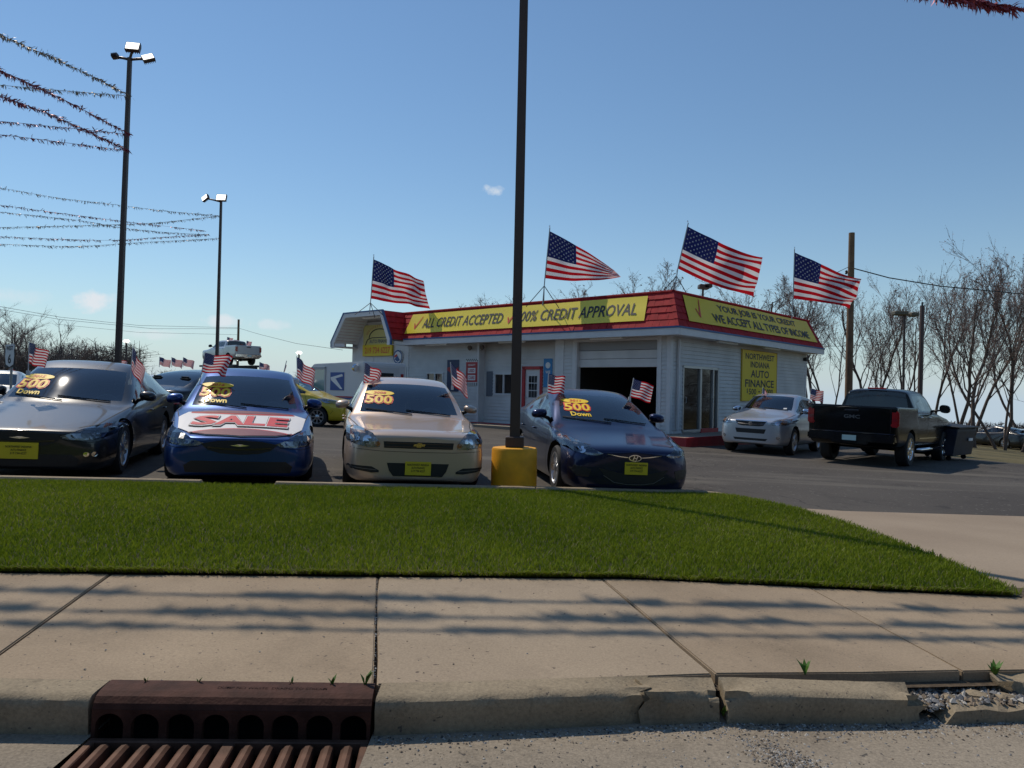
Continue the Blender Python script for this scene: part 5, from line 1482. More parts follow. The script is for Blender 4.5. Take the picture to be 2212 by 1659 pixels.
for t0 in range(NC):   # hip caps
    p0 = Vector((-lerp(OB, OT, t0 / NC), lerp(OB, OT, t0 / NC), lerp(Z0, Z1, t0 / NC))); p1 = Vector((-lerp(OB, OT, (t0 + 1) / NC), lerp(OB, OT, (t0 + 1) / NC), lerp(Z0, Z1, (t0 + 1) / NC)))
    out = Vector((-1, 1, .4)).normalized()
    b_.add([p0 + out * .05, p0 + Vector((.12, 0, 0)) + Vector((0, .035, .02)), p1 + Vector((.12, 0, 0)) + Vector((0, .02, .01)), p1 + out * .035, p0 + Vector((0, -.12, 0)) + Vector((-.035, 0, .02)), p1 + Vector((0, -.12, 0)) + Vector((-.02, 0, .01))], [(0, 1, 2, 3), (4, 0, 3, 5)])
b_.build('hip_cap', M_shing, roof)
b_ = MB(); b_.tube([fr_slope(ends_f(1)[1], 1, .02), fr_slope(ends_f(1)[0], 1, .02)], .045, 6); b_.tube([rt_slope(ends_r(1)[0], 1, .02), rt_slope(ends_r(1)[1], 1, .02)], .045, 6); b_.build('ridge_cap', M_shing, roof)
# fascia, blue trim, soffit
b_ = MB(); b_.box(-OB - .02, 12.02, OB - .06, OB + .03, 3.0, 3.21); b_.box(16.03, UL, OB - .06, OB + .03, 3.0, 3.21); b_.box(-OB - .03, -OB + .06, -RR, OB - .06, 3.0, 3.21); b_.build('fascia', M_side_w, bld)
b_ = MB(); b_.box(-OB - .045, 12.0, OB + .0, OB + .055, 3.205, 3.26); b_.box(16.05, UL, OB + .0, OB + .055, 3.205, 3.26); b_.box(-OB - .055, -OB, -RR, OB - .0, 3.205, 3.26); b_.build('blue_trim', M_bluet, bld)
b_ = MB(); b_.box(-OB, 12.2, .02, OB - .05, 3.02, 3.04); b_.box(15.9, UL, .02, OB - .05, 3.02, 3.04); b_.box(-OB + .05, -.02, -RR, .02, 3.02, 3.04); b_.box(16.3, UL, -RR, .02, 3.02, 3.04); b_.build('soffit', M_side_w, bld)
tubes = pm('tube_lamp', (.8, .8, .76), .4)
for (kind, a) in (('f', 1.5), ('f', 5.6), ('f', 9.6), ('r', 2.3), ('r', 5.9)):
    b_ = MB()
    if kind == 'f': b_.box(a, a + 1.25, .34, .46, 2.945, 3.02)
    else: b_.box(-.46, -.34, -a - 1.4, -a, 2.945, 3.02)
    b_.build('soffit_lamp', tubes, bld, bevel=.02)
for u in (7.95, 8.6):
    b_ = MB(); b_.lathe([(.001, 0), (.07, .0), (.10, .10), (.001, .11)], 12, Matrix.Translation((u, .10, 2.86)) @ Matrix.Rotation(radians(-110), 4, 'X')); b_.build('flood_lamp', pm('lamp_brown', (.10, .07, .05), .6), bld, smooth='auto')
# ---- gabled canopy over the left end
CV = 1.25; cu0, cu1, ct0, ct1 = 12.0, 16.05, 12.55, 15.2; cz0, cz1 = 3.2, 4.40
can = empty('canopy'); can.parent = bld
b_ = MB()
P_ = lambda u, v, z: Vector((u, v, z))
b_.add([P_(cu0, CV, cz0), P_(ct0, CV, cz1), P_(ct0, -.6, cz1), P_(cu0, .1, cz0)], [(0, 1, 2, 3)])       # right slope
b_.add([P_(cu1, CV, cz0), P_(ct1, CV, cz1), P_(ct1, -.6, cz1), P_(cu1, .1, cz0)], [(3, 2, 1, 0)])
b_.add([P_(ct0, CV, cz1), P_(ct1, CV, cz1), P_(ct1, -.6, cz1), P_(ct0, -.6, cz1)], [(0, 1, 2, 3)])
b_.build('canopy_roof', M_shing, can)
r_ = random.Random(9)
for k in range(5):
    for (a0, a1, sg) in ((cu0, ct0, -1), (cu1, ct1, 1)):
        b_ = MB()
        t0, t1 = k / 5, (k + 1) / 5; v = CV
        while v > .2:
            v1 = max(.15, v - .25 - .1 * r_.random()); th = .03 + .015 * r_.random()
            n_ = Vector((sg * (cz1 - cz0), 0, abs(a1 - a0))).normalized()
            q0, q1 = P_(lerp(a0, a1, t0), 0, lerp(cz0, cz1, t0)), P_(lerp(a0, a1, t1), 0, lerp(cz0, cz1, t1))
            Y0, Y1 = Vector((0, v, 0)), Vector((0, v1 + .006, 0))
            b_.add([q0 + Y0 + n_ * th, q0 + Y1 + n_ * th, q1 + Y1 + n_ * .008, q1 + Y0 + n_ * .008, q0 + Y0, q0 + Y1], [(0, 1, 2, 3), (4, 5, 1, 0)])
            v = v1
        b_.build('shingle_course', M_shing, can)
# white face trim (frame shape) and blue edge
def trim(name, mat, wd, y0, y1, grow):
    outer = [(cu0 - .02 - grow, cz0 - .22), (cu0 - .02 - grow, cz0 + .02), (ct0 - grow * .6, cz1 + grow), (ct1 + grow * .6, cz1 + grow), (cu1 + .02 + grow, cz0 + .02), (cu1 + .02 + grow, cz0 - .22)]
    inner = [(cu0 + .20, cz0 - .22), (cu0 + wd, cz0 - .05), (ct0 + wd * .7, cz1 - wd), (ct1 - wd * .7, cz1 - wd), (cu1 - wd, cz0 - .05), (cu1 - .20, cz0 - .22)]
    if grow: inner = [(p[0] + (.055 if p[0] < 14 else -.055), p[1] - (.055 if 2 <= i <= 3 else 0)) for i, p in enumerate(outer)]
    b_ = MB()
    for i in range(5):
        q = [outer[i], outer[i + 1], inner[i + 1], inner[i]]
        b_.prism(q, y0, y1, lambda u, v, h: (u, h, v))
    return b_.build(name, mat, can)
trim('canopy_face', M_side_w, .19, CV + .0, CV + .06, 0); trim('canopy_edge', M_bluet, .19, CV - .01, CV + .075, .035)
b_ = MB()      # white boarded lining
ins = .06
for (a0, a1) in ((cu0 + .16, ct0 + .12), (cu1 - .16, ct1 - .12)):
    n = 9
    for k in range(n):
        t0, t1 = k / n, (k + 1) / n - .008; q = [(lerp(a0, a1, t0), lerp(cz0 - .05, cz1 - .14, t0)), (lerp(a0, a1, t1), lerp(cz0 - .05, cz1 - .14, t1))]
        b_.add([P_(q[0][0], CV, q[0][1]), P_(q[1][0], CV, q[1][1]), P_(q[1][0], .02, q[1][1]), P_(q[0][0], .02, q[0][1])], [(0, 1, 2, 3)])
b_.add([P_(ct0 + .1, CV, cz1 - .15), P_(ct1 - .1, CV, cz1 - .15), P_(ct1 - .1, .02, cz1 - .15), P_(ct0 + .1, .02, cz1 - .15)], [(0, 1, 2, 3)])
b_.build('canopy_lining', M_side_w, can)
b_ = MB(); b_.box(13.2, 14.4, CV - .45, CV - .33, cz1 - .25, cz1 - .16); b_.build('canopy_lamp', tubes, can, bevel=.02)
for a, b in ((cu0, cu0 + .24), (cu1 - .24, cu1)): 
    b_ = MB(); b_.box(a, b, .02, CV - .01, cz0 - .21, cz0 - .19); b_.build('canopy_soffit', M_side_w, can)
# ------------------------------------------------------------------ signs and banners on the building
Mb = Matrix.Translation(BC) @ Matrix.Rotation(ANG, 4, 'Z')
def sign_root(name, label, cat, local, group=None):
    o = empty(name); o.matrix_world = Mb @ Matrix.Translation(local); tag(o, label, cat, group); return o
def check(mb, cx, cy, s, fn, mi=0):
    mb.add([fn(cx + a * s, cy + b * s, 0) for a, b in ((-.38, .02), (-.30, .06), (-.15, -.26), (.34, .62), (.40, .60), (-.10, -.48), (-.17, -.48))], [(0, 1, 2, 5, 6), (2, 3, 4, 5)], mi)
# long banner on the mansard
def sheet_on(fn, a0, a1, t0, t1, name, mat, root, nx=60, amp=.012, taper=0.0):
    b_ = MB(); ny = 6; vs = []
    for j in range(ny + 1):
        for i in range(nx + 1):
            u = i / nx; v = j / ny; a = lerp(a0, a1, u); tt = lerp(t0, t1, v)
            a += taper * (v) * (1 if u < .5 else -1) * abs(2 * u - 1) ** 8
            vs.append(fn(a, tt, .055 + amp * (sin(a * 3.1 + v * 2) * sin(a * 1.3) + .6 * sin(v * 9 + a))))
    b_.add(vs, [(j * (nx + 1) + i, j * (nx + 1) + i + 1, (j + 1) * (nx + 1) + i + 1, (j + 1) * (nx + 1) + i) for j in range(ny) for i in range(nx)])
    return b_.build(name, mat, root, smooth=True)
ban = sign_root('roof_banner', 'long yellow banner reading ALL CREDIT ACCEPTED 100% CREDIT APPROVAL', 'banner', (0, 0, 0), 'yellow roof banners')
A0, A1 = .62, 12.02
fnl = lambda s_, t, o: fr_slope(A1 - s_, t, o)          # s_ runs to the viewer's right
LB = A1 - A0
sheet_on(fnl, 0, LB, .18, .90, 'banner_sheet', M_yel2, ban, 70, .005, .10)
slen = math.hypot(Z1 - Z0, OB - OT)
fnt = lambda s_, y, h: fnl(s_, .53 + y / slen, .068)
for t_, cx_, w_ in (('ALL CREDIT ACCEPTED', 3.15, 4.35), ('100% CREDIT APPROVAL', 8.55, 5.0)):
    mb = MB(); text_mb(mb, t_, cx_, .0, w_, .44, fnt, .012, .0, 0); mb.build('banner_lettering', M_txt, ban)
for cx_ in (.62, 5.75):
    mb = MB(); check(mb, cx_, .0, .52, fnt); mb.build('check_mark', M_chk, ban)
ban2 = sign_root('roof_banner', 'yellow roof banner reading YOUR JOB IS YOUR CREDIT above the short wall', 'banner', (0, 0, 0), 'yellow roof banners')
fr2 = lambda s_, t, o: rt_slope(s_, t, o)
sheet_on(fr2, .10, 10.75, .17, .93, 'banner_sheet', M_yel, ban2, 50, .004, .25)
fnt2 = lambda s_, y, h: fr2(s_, .55 + y / slen, .066)
for t_, cx_, cy_, w_ in (('YOUR JOB IS YOUR CREDIT', 5.75, .19, 6.6), ('WE ACCEPT ALL TYPES OF INCOME', 5.95, -.19, 8.2)):
    mb = MB(); text_mb(mb, t_, cx_, cy_, w_, .32, fnt2, .022); mb.build('banner_lettering', M_txt, ban2)
mb = MB(); check(mb, 1.05, .02, .62, fnt2); mb.build('check_mark', M_chk, ban2)
# wall sign on the short facade
ws = sign_root('wall_sign', 'tall yellow wall sign reading NORTHWEST INDIANA AUTO FINANCE', 'sign', (0, 0, 0))
mb = MB(); mb.box(-.06, -.022, -7.92, -4.86, 1.03, 2.89); mb.build('sign_board', M_yel, ws)
mb = MB()
for (a, b, c_, d_) in ((4.86, 7.92, 1.03, 1.045), (4.86, 7.92, 2.875, 2.89), (4.86, 4.885, 1.045, 2.875), (7.895, 7.92, 1.045, 2.875)): mb.box(-.066, -.058, -b, -a, c_, d_)
mb.build('sign_edge', pm('sign_edge_brown', (.35, .12, .04), .6), ws)
fw = lambda s_, y, h: Vector((-.064, -(6.39 + s_), y))
for t, y, w_, h_2 in (('NORTHWEST', 2.66, 2.5, .22), ('INDIANA', 2.37, 1.65, .22), ('AUTO', 2.03, 1.6, .28), ('FINANCE', 1.68, 2.5, .28), ('DOWN', 1.16, 1.2, .15)): 
    mb = MB(); text_mb(mb, t, 0, y, w_, h_2, fw, .022); mb.build('sign_lettering', M_txt, ws)
mb = MB(); text_mb(mb, '500', -.62, 1.38, .62, .22, fw, .022); text_mb(mb, '1000', .82, 1.38, .72, .22, fw, .022); text_mb(mb, '$', -1.06, 1.40, .12, .18, fw, .015); text_mb(mb, '$', .22, 1.40, .12, .18, fw, .015)
mb.add([fw(a, b, 0) for a, b in ((-.12, 1.36), (.0, 1.36), (.0, 1.41), (-.12, 1.41))], [(0, 1, 2, 3)])
mb.build('sign_lettering', M_txt, ws)
# canopy sign
cs = sign_root('canopy_sign', 'yellow arched AUTO FINANCE sign with phone number under the canopy', 'sign', (0, 0, 0))
fc = lambda o: (lambda s_, y, h: Vector((14.35 - s_, o, y)))
mb = MB(); mb.box(13.38, 15.38, .02, .10, 2.62, 3.98); mb.build('sign_board', pm('sign_pale_yellow', (.62, .55, .20), .5), cs)
mb = MB(); mb.box(13.36, 15.40, .02, .115, 2.62, 3.12); mb.build('phone_panel', M_yel, cs)
mb = MB(); text_mb(mb, '219 734 6227', 0, 2.87, 1.75, .28, fc(.122), .02); mb.build('phone_lettering', pm('phone_red', (.70, .13, .02), .5), cs)
mb = MB(); text_mb(mb, 'AUTO FINANCE', 0.1, 3.26, 1.35, .16, fc(.106), .025); mb.build('sign_lettering', pm('sign_grey', (.10, .11, .14), .5), cs)
mb = MB(); arc = [(.70 * cos(a) + .1, 3.40 + .40 * sin(a)) for a in np.linspace(pi, 0, 15)]
mb.tube([fc(.11)(p[0], p[1], 0) for p in arc], .02, 5); mb.tube([fc(.11)(-.85, 3.10, 0), fc(.11)(-.72, 3.34, 0), fc(.11)(-.4, 3.42, 0), fc(.11)(.95, 3.42, 0)], .018, 5); mb.build('car_outline', M_txt, cs)
for k, ch in enumerate('NORTHWEST INDIANA'):
    if ch == ' ': continue
    a = lerp(2.75, .40, k / 16); p = (.92 * cos(a) + .1, 3.40 + .52 * sin(a)); vs_, fs_, asp = text_geo(ch, .02, 0)
    mb = MB() if k == 0 else mb
    if k == 0: mbl = MB()
    ca, sa = cos(a - pi / 2), sin(a - pi / 2)
    mbl.add([fc(.106)(p[0] + .06 * q[0] * ca - .10 * q[1] * sa, p[1] + .06 * q[0] * sa + .10 * q[1] * ca, 0) for q in vs_], fs_)
mbl.build('arched_lettering', pm('arc_red', (.50, .12, .06), .5), cs)
# round emblem sign
rsn = sign_root('round_sign', 'round white sign with blue ring beside the canopy sign', 'sign', (13.0, .02, 2.56))
for (r_o, r_i, y, m, nm) in ((.30, .0, .05, M_white, 'sign_board'), (.295, .235, .056, M_bluet, 'ring')):
    mb = MB(); n = 28
    if r_i: mb.add([(r_o * cos(2 * pi * k / n), y, r_o * sin(2 * pi * k / n)) for k in range(n)] + [(r_i * cos(2 * pi * k / n), y, r_i * sin(2 * pi * k / n)) for k in range(n)], [(k, n + k, n + (k + 1) % n, (k + 1) % n) for k in range(n)])
    else: mb.lathe([(.001, y), (r_o, y), (r_o, 0)], n, Matrix.Rotation(radians(-90), 4, 'X'))
    mb.build(nm, m, rsn)
mb = MB(); mb.add([(.20, .058, -.10), (.02, .058, -.21), (-.15, .058, -.14), (-.02, .058, .02), (.08, .058, .10), (.12, .058, .0)], [(0, 1, 2, 3, 4, 5)], 0); mb.add([(.22, .060, -.02), (.10, .060, .0), (.0, .060, .08), (.08, .060, .12), (.20, .060, .06)], [(0, 1, 2, 3, 4)], 1)
mb.build('emblem', [M_bluet, M_chk], rsn)
# posters on the long facade
p1 = sign_root('wall_poster', 'navy poster with red jagged band left of the red price board', 'poster', (9.64, .03, 1.9), 'posters on the long wall')
mb = MB(); mb.box(-.33, .33, 0, .012, -.75, .50); mb.build('sheet', pm('poster_navy', (.012, .03, .09), .5), p1)
mb = MB(); mb.add([(.33, .014, .18), (.20, .014, .22), (.12, .014, .14), (-.05, .014, .22), (-.16, .014, .15), (-.33, .014, .22), (-.33, .014, -.14), (-.18, .014, -.18), (.0, .014, -.08), (.33, .014, .10)], [tuple(range(10))]); mb.build('red_band', M_redp, p1)
p2 = sign_root('wall_poster', 'red price board with checkered ends by the set-back wall', 'poster', (8.59, .03, 1.9), 'posters on the long wall')
mb = MB(); mb.box(-.31, .31, 0, .012, -.50, .52); mb.build('sheet', M_white, p2)
mb = MB(); mb.box(-.31, .31, .012, .016, -.37, .40); mb.build('red_field', M_redp, p2)
for z0 in (.42, .47, -.50, -.44):
    mb = MB()
    for k in range(12):
        if (k + int(z0 * 100)) % 2 == 0: mb.box(-.31 + k * .0517, -.31 + (k + 1) * .0517, .012, .0155, z0, z0 + .05)
    o = mb.build('checker_row', M_print, p2); o['kind'] = 'stuff'
for z0, t in ((-.03, 'USED'), (-.30, 'CARS')):
    mb = MB(); mb.box(-.2, .2, .016, .020, z0, z0 + .2); q = mb.build('price_card', M_white, p2)
    mb = MB(); text_mb(mb, t, 0, z0 + .1, .32, .12, lambda s_, y, h: (-s_, .022, y), .03); mb.build('card_lettering', M_redp, q)
mb = MB(); text_mb(mb, 'QUALITY', 0, .28, .40, .08, lambda s_, y, h: (-s_, .018, y), .02); mb.build('board_lettering', M_white, p2)
p3 = sign_root('wall_poster', 'bright blue poster beside the red framed door', 'poster', (5.09, -.30, 1.9), 'posters on the long wall')
mb = MB(); mb.box(-.20, .20, 0, .012, -.52, .50); mb.build('sheet', pm('poster_blue', (.03, .22, .48), .5), p3)
mb = MB(); mb.lathe([(.001, .0), (.11, .0)], 18, Matrix.Translation((0, .015, .26)) @ Matrix.Rotation(radians(-90), 4, 'X')); text_mb(mb, 'WE', 0, .02, .22, .10, lambda s_, y, h: (-s_, .015, y), .03); mb.build('print', M_white, p3)
# the car seen inside the bay
gcar = Vector((2.0, -4.6, 0)); q = Mb @ gcar
PJ = dict(PSUV, rz=1.75, wz=1.66, rrz=1.72)
ins = Car('parked_car', 'dark vehicle standing inside the open garage bay', PJ, paint('bay_black', (.012, .012, .013), .3, .3), (q.x, q.y), ANG + pi, .0, dict(n=6), group='vehicles in the bay')
ins.patch('licence_plate', [(-.16, .80), (.16, .80), (.16, .90), (-.16, .90)], M_white, 'front', .03, .06, .02)
# ------------------------------------------------------------------ far vehicles
q = at(490, 775, 58.0)
yaw = radians(-134)
h_ = Vector((sin(yaw), -cos(yaw)))
tz = 2.75
ra = Vector((-20.3, 56.0)); fa = ra + h_ * PF['WB']
f150 = Car('pickup_truck', 'silver pickup raised on a display rack above the far cars', PF, paint('pickup_silver', (.42, .43, .44), .5, .35), (fa.x, fa.y), yaw, tz, dict(n=6), pickup=True, sideg=M_side, rearg=M_tint, cat='truck')
pickup_common(f150, M_black, M_chrome)
# display rack under it
M_steel = pm('rack_steel', (.05, .05, .055), .6, .4)
rk = empty('display_rack', f150.root.location - Vector((0, 0, tz - gz(-22, 58))), yaw); tag(rk, 'dark steel display rack holding up the silver pickup', 'rack')
zz = tz - gz(-22, 58)
for sx in (-1, 1):
    mb = MB(); mb.box(sx * .86 - .2, sx * .86 + .2, -2.9, 2.9, zz - .16, zz - .02); mb.build('wheel_track', M_steel, rk)
    for y in (-2.6, 0, 2.6):
        mb = MB(); mb.box(sx * .86 - .06, sx * .86 + .06, y - .06, y + .06, 0, zz - .16); mb.build('post', M_steel, rk)
for y in (-2.6, 0, 2.6):
    mb = MB(); mb.box(-.86, .86, y - .05, y + .05, zz - .30, zz - .17); mb.build('cross_beam', M_steel, rk)
# white coupe and dark car on the lower field at the right
PCP = dict(P200, rz=1.42, wz=1.36, rrz=1.36, rr=3.3, rb=4.1, zb=.2)
yaw = radians(165)
cpe = Car('parked_car', 'white coupe with red tail lamp band at the right edge', PCP, paint('coupe_white', (.66, .66, .67), .1, .35), (36.6, 55.0), yaw, None, dict(n=5), group='cars on the lower ground at the right')
cpe.patch('tail_light', [(-.80, .80), (.80, .80), (.84, .90), (-.84, .90)], M_dark, 'rear', .008, .06, .02)
for f in (lambda q: q, mir): cpe.patch('tail_lens', f([(.40, .815), (.78, .815), (.80, .885), (.40, .885)]), M_tail, 'rear', .014, .06, .01)
yaw = radians(200)
dkc = Car('parked_car', 'black car half hidden behind the dumpster', P200, paint('far_black', (.012, .012, .013), .3, .35), (33.2, 53.5), yaw, None, dict(n=5), group='cars on the lower ground at the right')
# more roofs in the far left rows
FARROW = 'cars in the far rows of the lot'
for k, (x, y, yw, c_, lab) in enumerate(((-13.0, 27.0, 25, (.50, .51, .52), 'pale silver sedan in the far row below the three small flags'), (-9.6, 30.0, 25, (.10, .12, .15), 'slate sedan in the far row left of the yellow hatchback'), (-18.5, 26.5, 22, (.55, .54, .50), 'cream sedan in the far row left of the tall light pole'))):
    cr_ = Car('parked_car', lab, P200, paint('far_paint_%d' % k, c_, .4, .35), (x, y), radians(yw), None, dict(n=8), group=FARROW, seats=False)

# mail van
M_mail = pm('mail_white', (.62, .63, .64), .5)
M_mblue = pm('mail_blue', (.02, .07, .28), .5)
mv = empty('mail_van', (-6.15, 28.2, gz(-6.15, 28.2)), radians(-132)); tag(mv, 'white boxy mail van with blue eagle panel behind the beige sedan', 'van')
# local: front -y, 4.4 long, 1.9 wide, 2.2 high
mb = MB(); side = [(-2.2, .42), (-2.2, .95), (-1.55, 1.08), (-1.15, 1.95), (-.9, 2.12), (2.15, 2.18), (2.2, 2.1), (2.2, .42)]
mb.prism(side, -.94, .94, lambda u, v, h: (h, u, v)); body = mb.build('body', M_mail, mv, bevel=.03, seg=2)
for sx in (-1, 1):
    mb = MB(); X = sx * .945
    mb.box(min(X, X - sx * .02), max(X, X - sx * .02) + 0, -.95, -.15, 1.12, 1.90); w_ = mb.build('side_window', pm('van_glass', (.18, .30, .28), .08, coat=1), mv)
    mb = MB()
    for (a, b, c_, d_) in ((-1.02, -.95, .6, 2.0), (-.15, -.08, .6, 2.0), (-1.02, -.08, 1.93, 2.0)): mb.box(min(X, X + sx * .02), max(X, X + sx * .02), a, b, c_, d_)
    mb.build('sliding_door', pm('van_trim', (.40, .42, .44), .5), mv)
    mb = MB(); mb.box(min(X, X + sx * .012), max(X, X + sx * .012), .22, 1.05, 1.15, 1.80); pn = mb.build('eagle_panel', M_mblue, mv)
    mb = MB(); Xo = X + sx * .016
    mb.add([(Xo, .25, 1.62), (Xo, .95, 1.74), (Xo, 1.0, 1.66), (Xo, .55, 1.58), (Xo, .98, 1.20), (Xo, .85, 1.20), (Xo, .30, 1.50), (Xo, .45, 1.50), (Xo, .25, 1.56)], [(0, 1, 2, 3, 8) if sx > 0 else (8, 3, 2, 1, 0), (8, 3, 4, 5, 6) if sx > 0 else (6, 5, 4, 3, 8)]); mb.build('eagle', M_white, pn)
    for z0, z1, m in ((.90, .945, M_redp), (.84, .895, M_mblue)):
        mb = MB(); mb.box(min(X, X + sx * .008), max(X, X + sx * .008), -2.0, 2.18, z0, z1); mb.build('side_stripe', m, mv)
    mb = MB(); mb.lathe([(.001, 0), (.10, .0), (.14, .05), (.10, .12), (.001, .14)], 14, Matrix.Translation((sx * 1.06, 1.9, 1.95)) @ Matrix.Rotation(radians(90), 4, 'X')); mb.build('round_mirror', M_chrome, mv, smooth='auto')
    for k, z in enumerate((1.0, 1.22, 1.44, 1.66)):
        mb = MB(); mb.box(sx * .76 - .07, sx * .76 + .07, 2.19, 2.22, z, z + .13); mb.build('tail_light', M_tail, mv, bevel=.02)
    for y in (-1.45, 1.35):
        tm = MB(); tm.lathe([(.001, -.1), (.2, -.1), (.31, -.09), (.33, 0), (.31, .09), (.2, .1), (.001, .1)], 28, Matrix.Translation((sx * .83, y, .33)) @ Matrix.Rotation(radians(90), 4, 'Y')); t_ = tm.build('wheel', M_tyre, mv, smooth='auto')
mb = MB(); mb.box(-.62, .62, 2.195, 2.215, .75, 2.0); rd = mb.build('rear_door', pm('van_door', (.55, .56, .57), .5), mv, bevel=.02)
mb = MB(); mb.box(-.35, .35, 2.215, 2.225, 1.45, 1.8); mb.build('rear_window', M_black, rd)
mb = MB(); mb.box(-.9, .9, 2.18, 2.36, .40, .52); mb.build('rear_bumper', M_dark, mv, bevel=.02)
mb = MB(); mb.box(-.75, .75, -1.42, -1.36, 1.15, 1.85); 

# dumpster
M_dump = pm('dumpster_blue', (.012, .018, .035), .55, var=.3, vs_=3)
dp = empty('dumpster', (12.35, 21.6, gz(12.3, 21.6)), radians(40)); tag(dp, 'dark blue dumpster in front of the black pickup nose', 'dumpster')
dp.scale = (.78, .78, .78)
mb = MB(); mb.prism([(-.75, .18), (-.9, 1.05), (-.9, 1.15), (.9, 1.30), (.9, .18)], -.9, .9, lambda u, v, h: (h, u, v)); mb.build('bin', M_dump, dp, bevel=.02)
mb = MB(); mb.prism([(-.98, 1.16), (-.98, 1.22), (.95, 1.37), (.95, 1.31)], -.95, .95, lambda u, v, h: (h, u, v)); mb.build('lid', M_dark, dp, bevel=.01)
for x in (-.7, .7):
    for y in (-.55, .7):
        mb = MB(); mb.lathe([(.001, -.03), (.09, -.03), (.09, .03), (.001, .03)], 14, Matrix.Translation((x, y, .09)) @ Matrix.Rotation(radians(90), 4, 'Y')); mb.build('caster', M_dark, dp)
for sx in (-1, 1):
    mb = MB(); mb.box(sx * .92 - .04, sx * .92 + .04, -.5, .5, .75, .87); mb.build('fork_pocket', M_dump, dp)
mb = MB(); mb.box(.2, .55, -.905, -.875, .70, .80); mb.build('label_plate', M_white, dp)
dp.children[-1].matrix_parent_inverse = Matrix.Identity(4)

# ------------------------------------------------------------------ poles and lamps
M_pole = pm('pole_bronze', (.075, .052, .043), .5, .3)
M_lit = emit('lamp_lit', (1, .97, .9), 3.0)
M_base = pm('base_yellow', (.80, .36, .006), .6, var=.22, vs_=4, bump=.2, bs=30)
pc = Vector((.05, 9.78, lot_z(.05)))
cp = empty('light_pole', pc); tag(cp, 'brown square light pole on a round yellow concrete base', 'light pole')
mb = MB(); r0 = .295
prof = [(r0, -.2), (r0 + .004, .25), (r0, .58), (r0 - .012, .605), (r0 - .06, .612), (.001, .615)]
mb.lathe(prof, 40); mb.build('base', M_base, cp, smooth='auto')
mb = MB(); mb.box(-.12, .12, -.12, .12, .613, .75); mb.build('base_cover', M_pole, cp, bevel=.01)
mb = MB(); n = 2
mb.add([(-.066, -.066, .75), (.066, -.066, .75), (.066, .066, .75), (-.066, .066, .75), (-.05, -.05, 9.2), (.05, -.05, 9.2), (.05, .05, 9.2), (-.05, .05, 9.2)], [(0, 1, 5, 4), (1, 2, 6, 5), (2, 3, 7, 6), (3, 0, 4, 7), (4, 5, 6, 7)])
mb.build('pole', M_pole, cp)
for sx in (-1, 1):
    mb = MB(); mb.box(sx * .06, sx * .35, -.03, .03, 9.0, 9.06); mb.box(sx * .35 - .0, sx * .75, -.2, .2, 8.98, 9.10); mb.build('lamp_head', M_pole, cp)
mb = MB(); mb.tube([(0, 0, .62), (.08, -.1, .70)], .01, 5); mb.build('bolt', M_steel, cp)

def tall_pole(bx, by, ht, lean, label, heads):
    base = Vector((bx, by, gz(bx, by)))
    o = empty('light_pole', base); tag(o, label, 'light pole', 'tall lot light poles')
    o.rotation_euler = (0, lean, 0)
    mb = MB(); mb.add([(-.07, -.07, 0), (.07, -.07, 0), (.07, .07, 0), (-.07, .07, 0), (-.045, -.045, ht), (.045, -.045, ht), (.045, .045, ht), (-.045, .045, ht)], [(0, 1, 5, 4), (1, 2, 6, 5), (2, 3, 7, 6), (3, 0, 4, 7), (4, 5, 6, 7)])
    mb.build('pole', M_pole, o)
    mb = MB(); mb.box(-.25, .25, -.25, .25, -.1, .55); mb.build('base', M_base, o, bevel=.02)
    for (dx_, dz_, rx, ry_, rz_, s_) in heads:
        M = Matrix.Translation((dx_, -.05, ht + dz_)) @ Matrix.Rotation(rz_, 4, 'Z') @ Matrix.Rotation(ry_, 4, 'Y') @ Matrix.Rotation(rx, 4, 'X')
        mb = MB(); mb.box(-.30 * s_, .30 * s_, -.05, .05, -.22 * s_, .22 * s_, M=M)
        for k in range(7): mb.box(-.28 * s_ + k * .09 * s_, -.26 * s_ + k * .09 * s_, .05, .10, -.2 * s_, .2 * s_, M=M)
        hd = mb.build('lamp_head', M_pole, o)
        mb = MB(); mb.box(-.27 * s_, .27 * s_, -.062, -.052, -.18 * s_, .18 * s_, M=M); mb.build('lamp_panel', M_lit, hd)
        mb = MB(); mb.tube([(0, 0, ht - .05), (dx_ * .5, -.02, ht + dz_ * .5 - .02), (dx_, 0, ht + dz_)], .035, 6); mb.build('lamp_arm', M_pole, o, smooth=True)
    return o
pA = at(253, 785, 20.0); 
tall_pole(pA.x, 20.0, 9.75, radians(.75), 'nearer tall bronze light pole with three lamp heads at the left', ((.10, .26, radians(-25), 0, radians(8), .60), (.52, -.02, radians(-35), radians(-25), radians(25), .5), (-.36, .0, radians(165), radians(-10), 0, .26)))
pB = at(468, 790, 34.0)
tall_pole(pB.x, 34.0, 9.7, radians(.1), 'farther tall bronze light pole with two lamp heads', ((.03, .12, radians(-20), 0, 0, .75), (-.70, .10, radians(-15), radians(-30), radians(-20), .55)))
# small far lamps with bright heads
for k, (dx_, dy_, Y, lab) in enumerate(((273, 737, 45, 'small distant lamp with white head right of the nearer tall pole'), (646, 762, 48, 'small distant lamp with white head above the yellow hatchback'), (571, 787, 75, 'tiny distant lamp head just above the blue sedan roof'))):
    p = at(dx_, dy_, Y); g_ = gz(p.x, Y)
    o = empty('distant_lamp', (p.x, Y, g_)); tag(o, lab, 'lamp', 'small distant lamps')
    mb = MB(); mb.tube([(0, 0, 0), (0, 0, p.z - g_)], .06, 6); mb.build('pole', M_pole, o)
    mb = MB(); s_ = .25 if k < 2 else .18; mb.box(-s_ * .8, s_ * .8, -.12, .12, p.z - g_ - s_ * .4, p.z - g_ + s_ * .4); mb.build('lamp_head', M_lit, o, bevel=.08, seg=2)

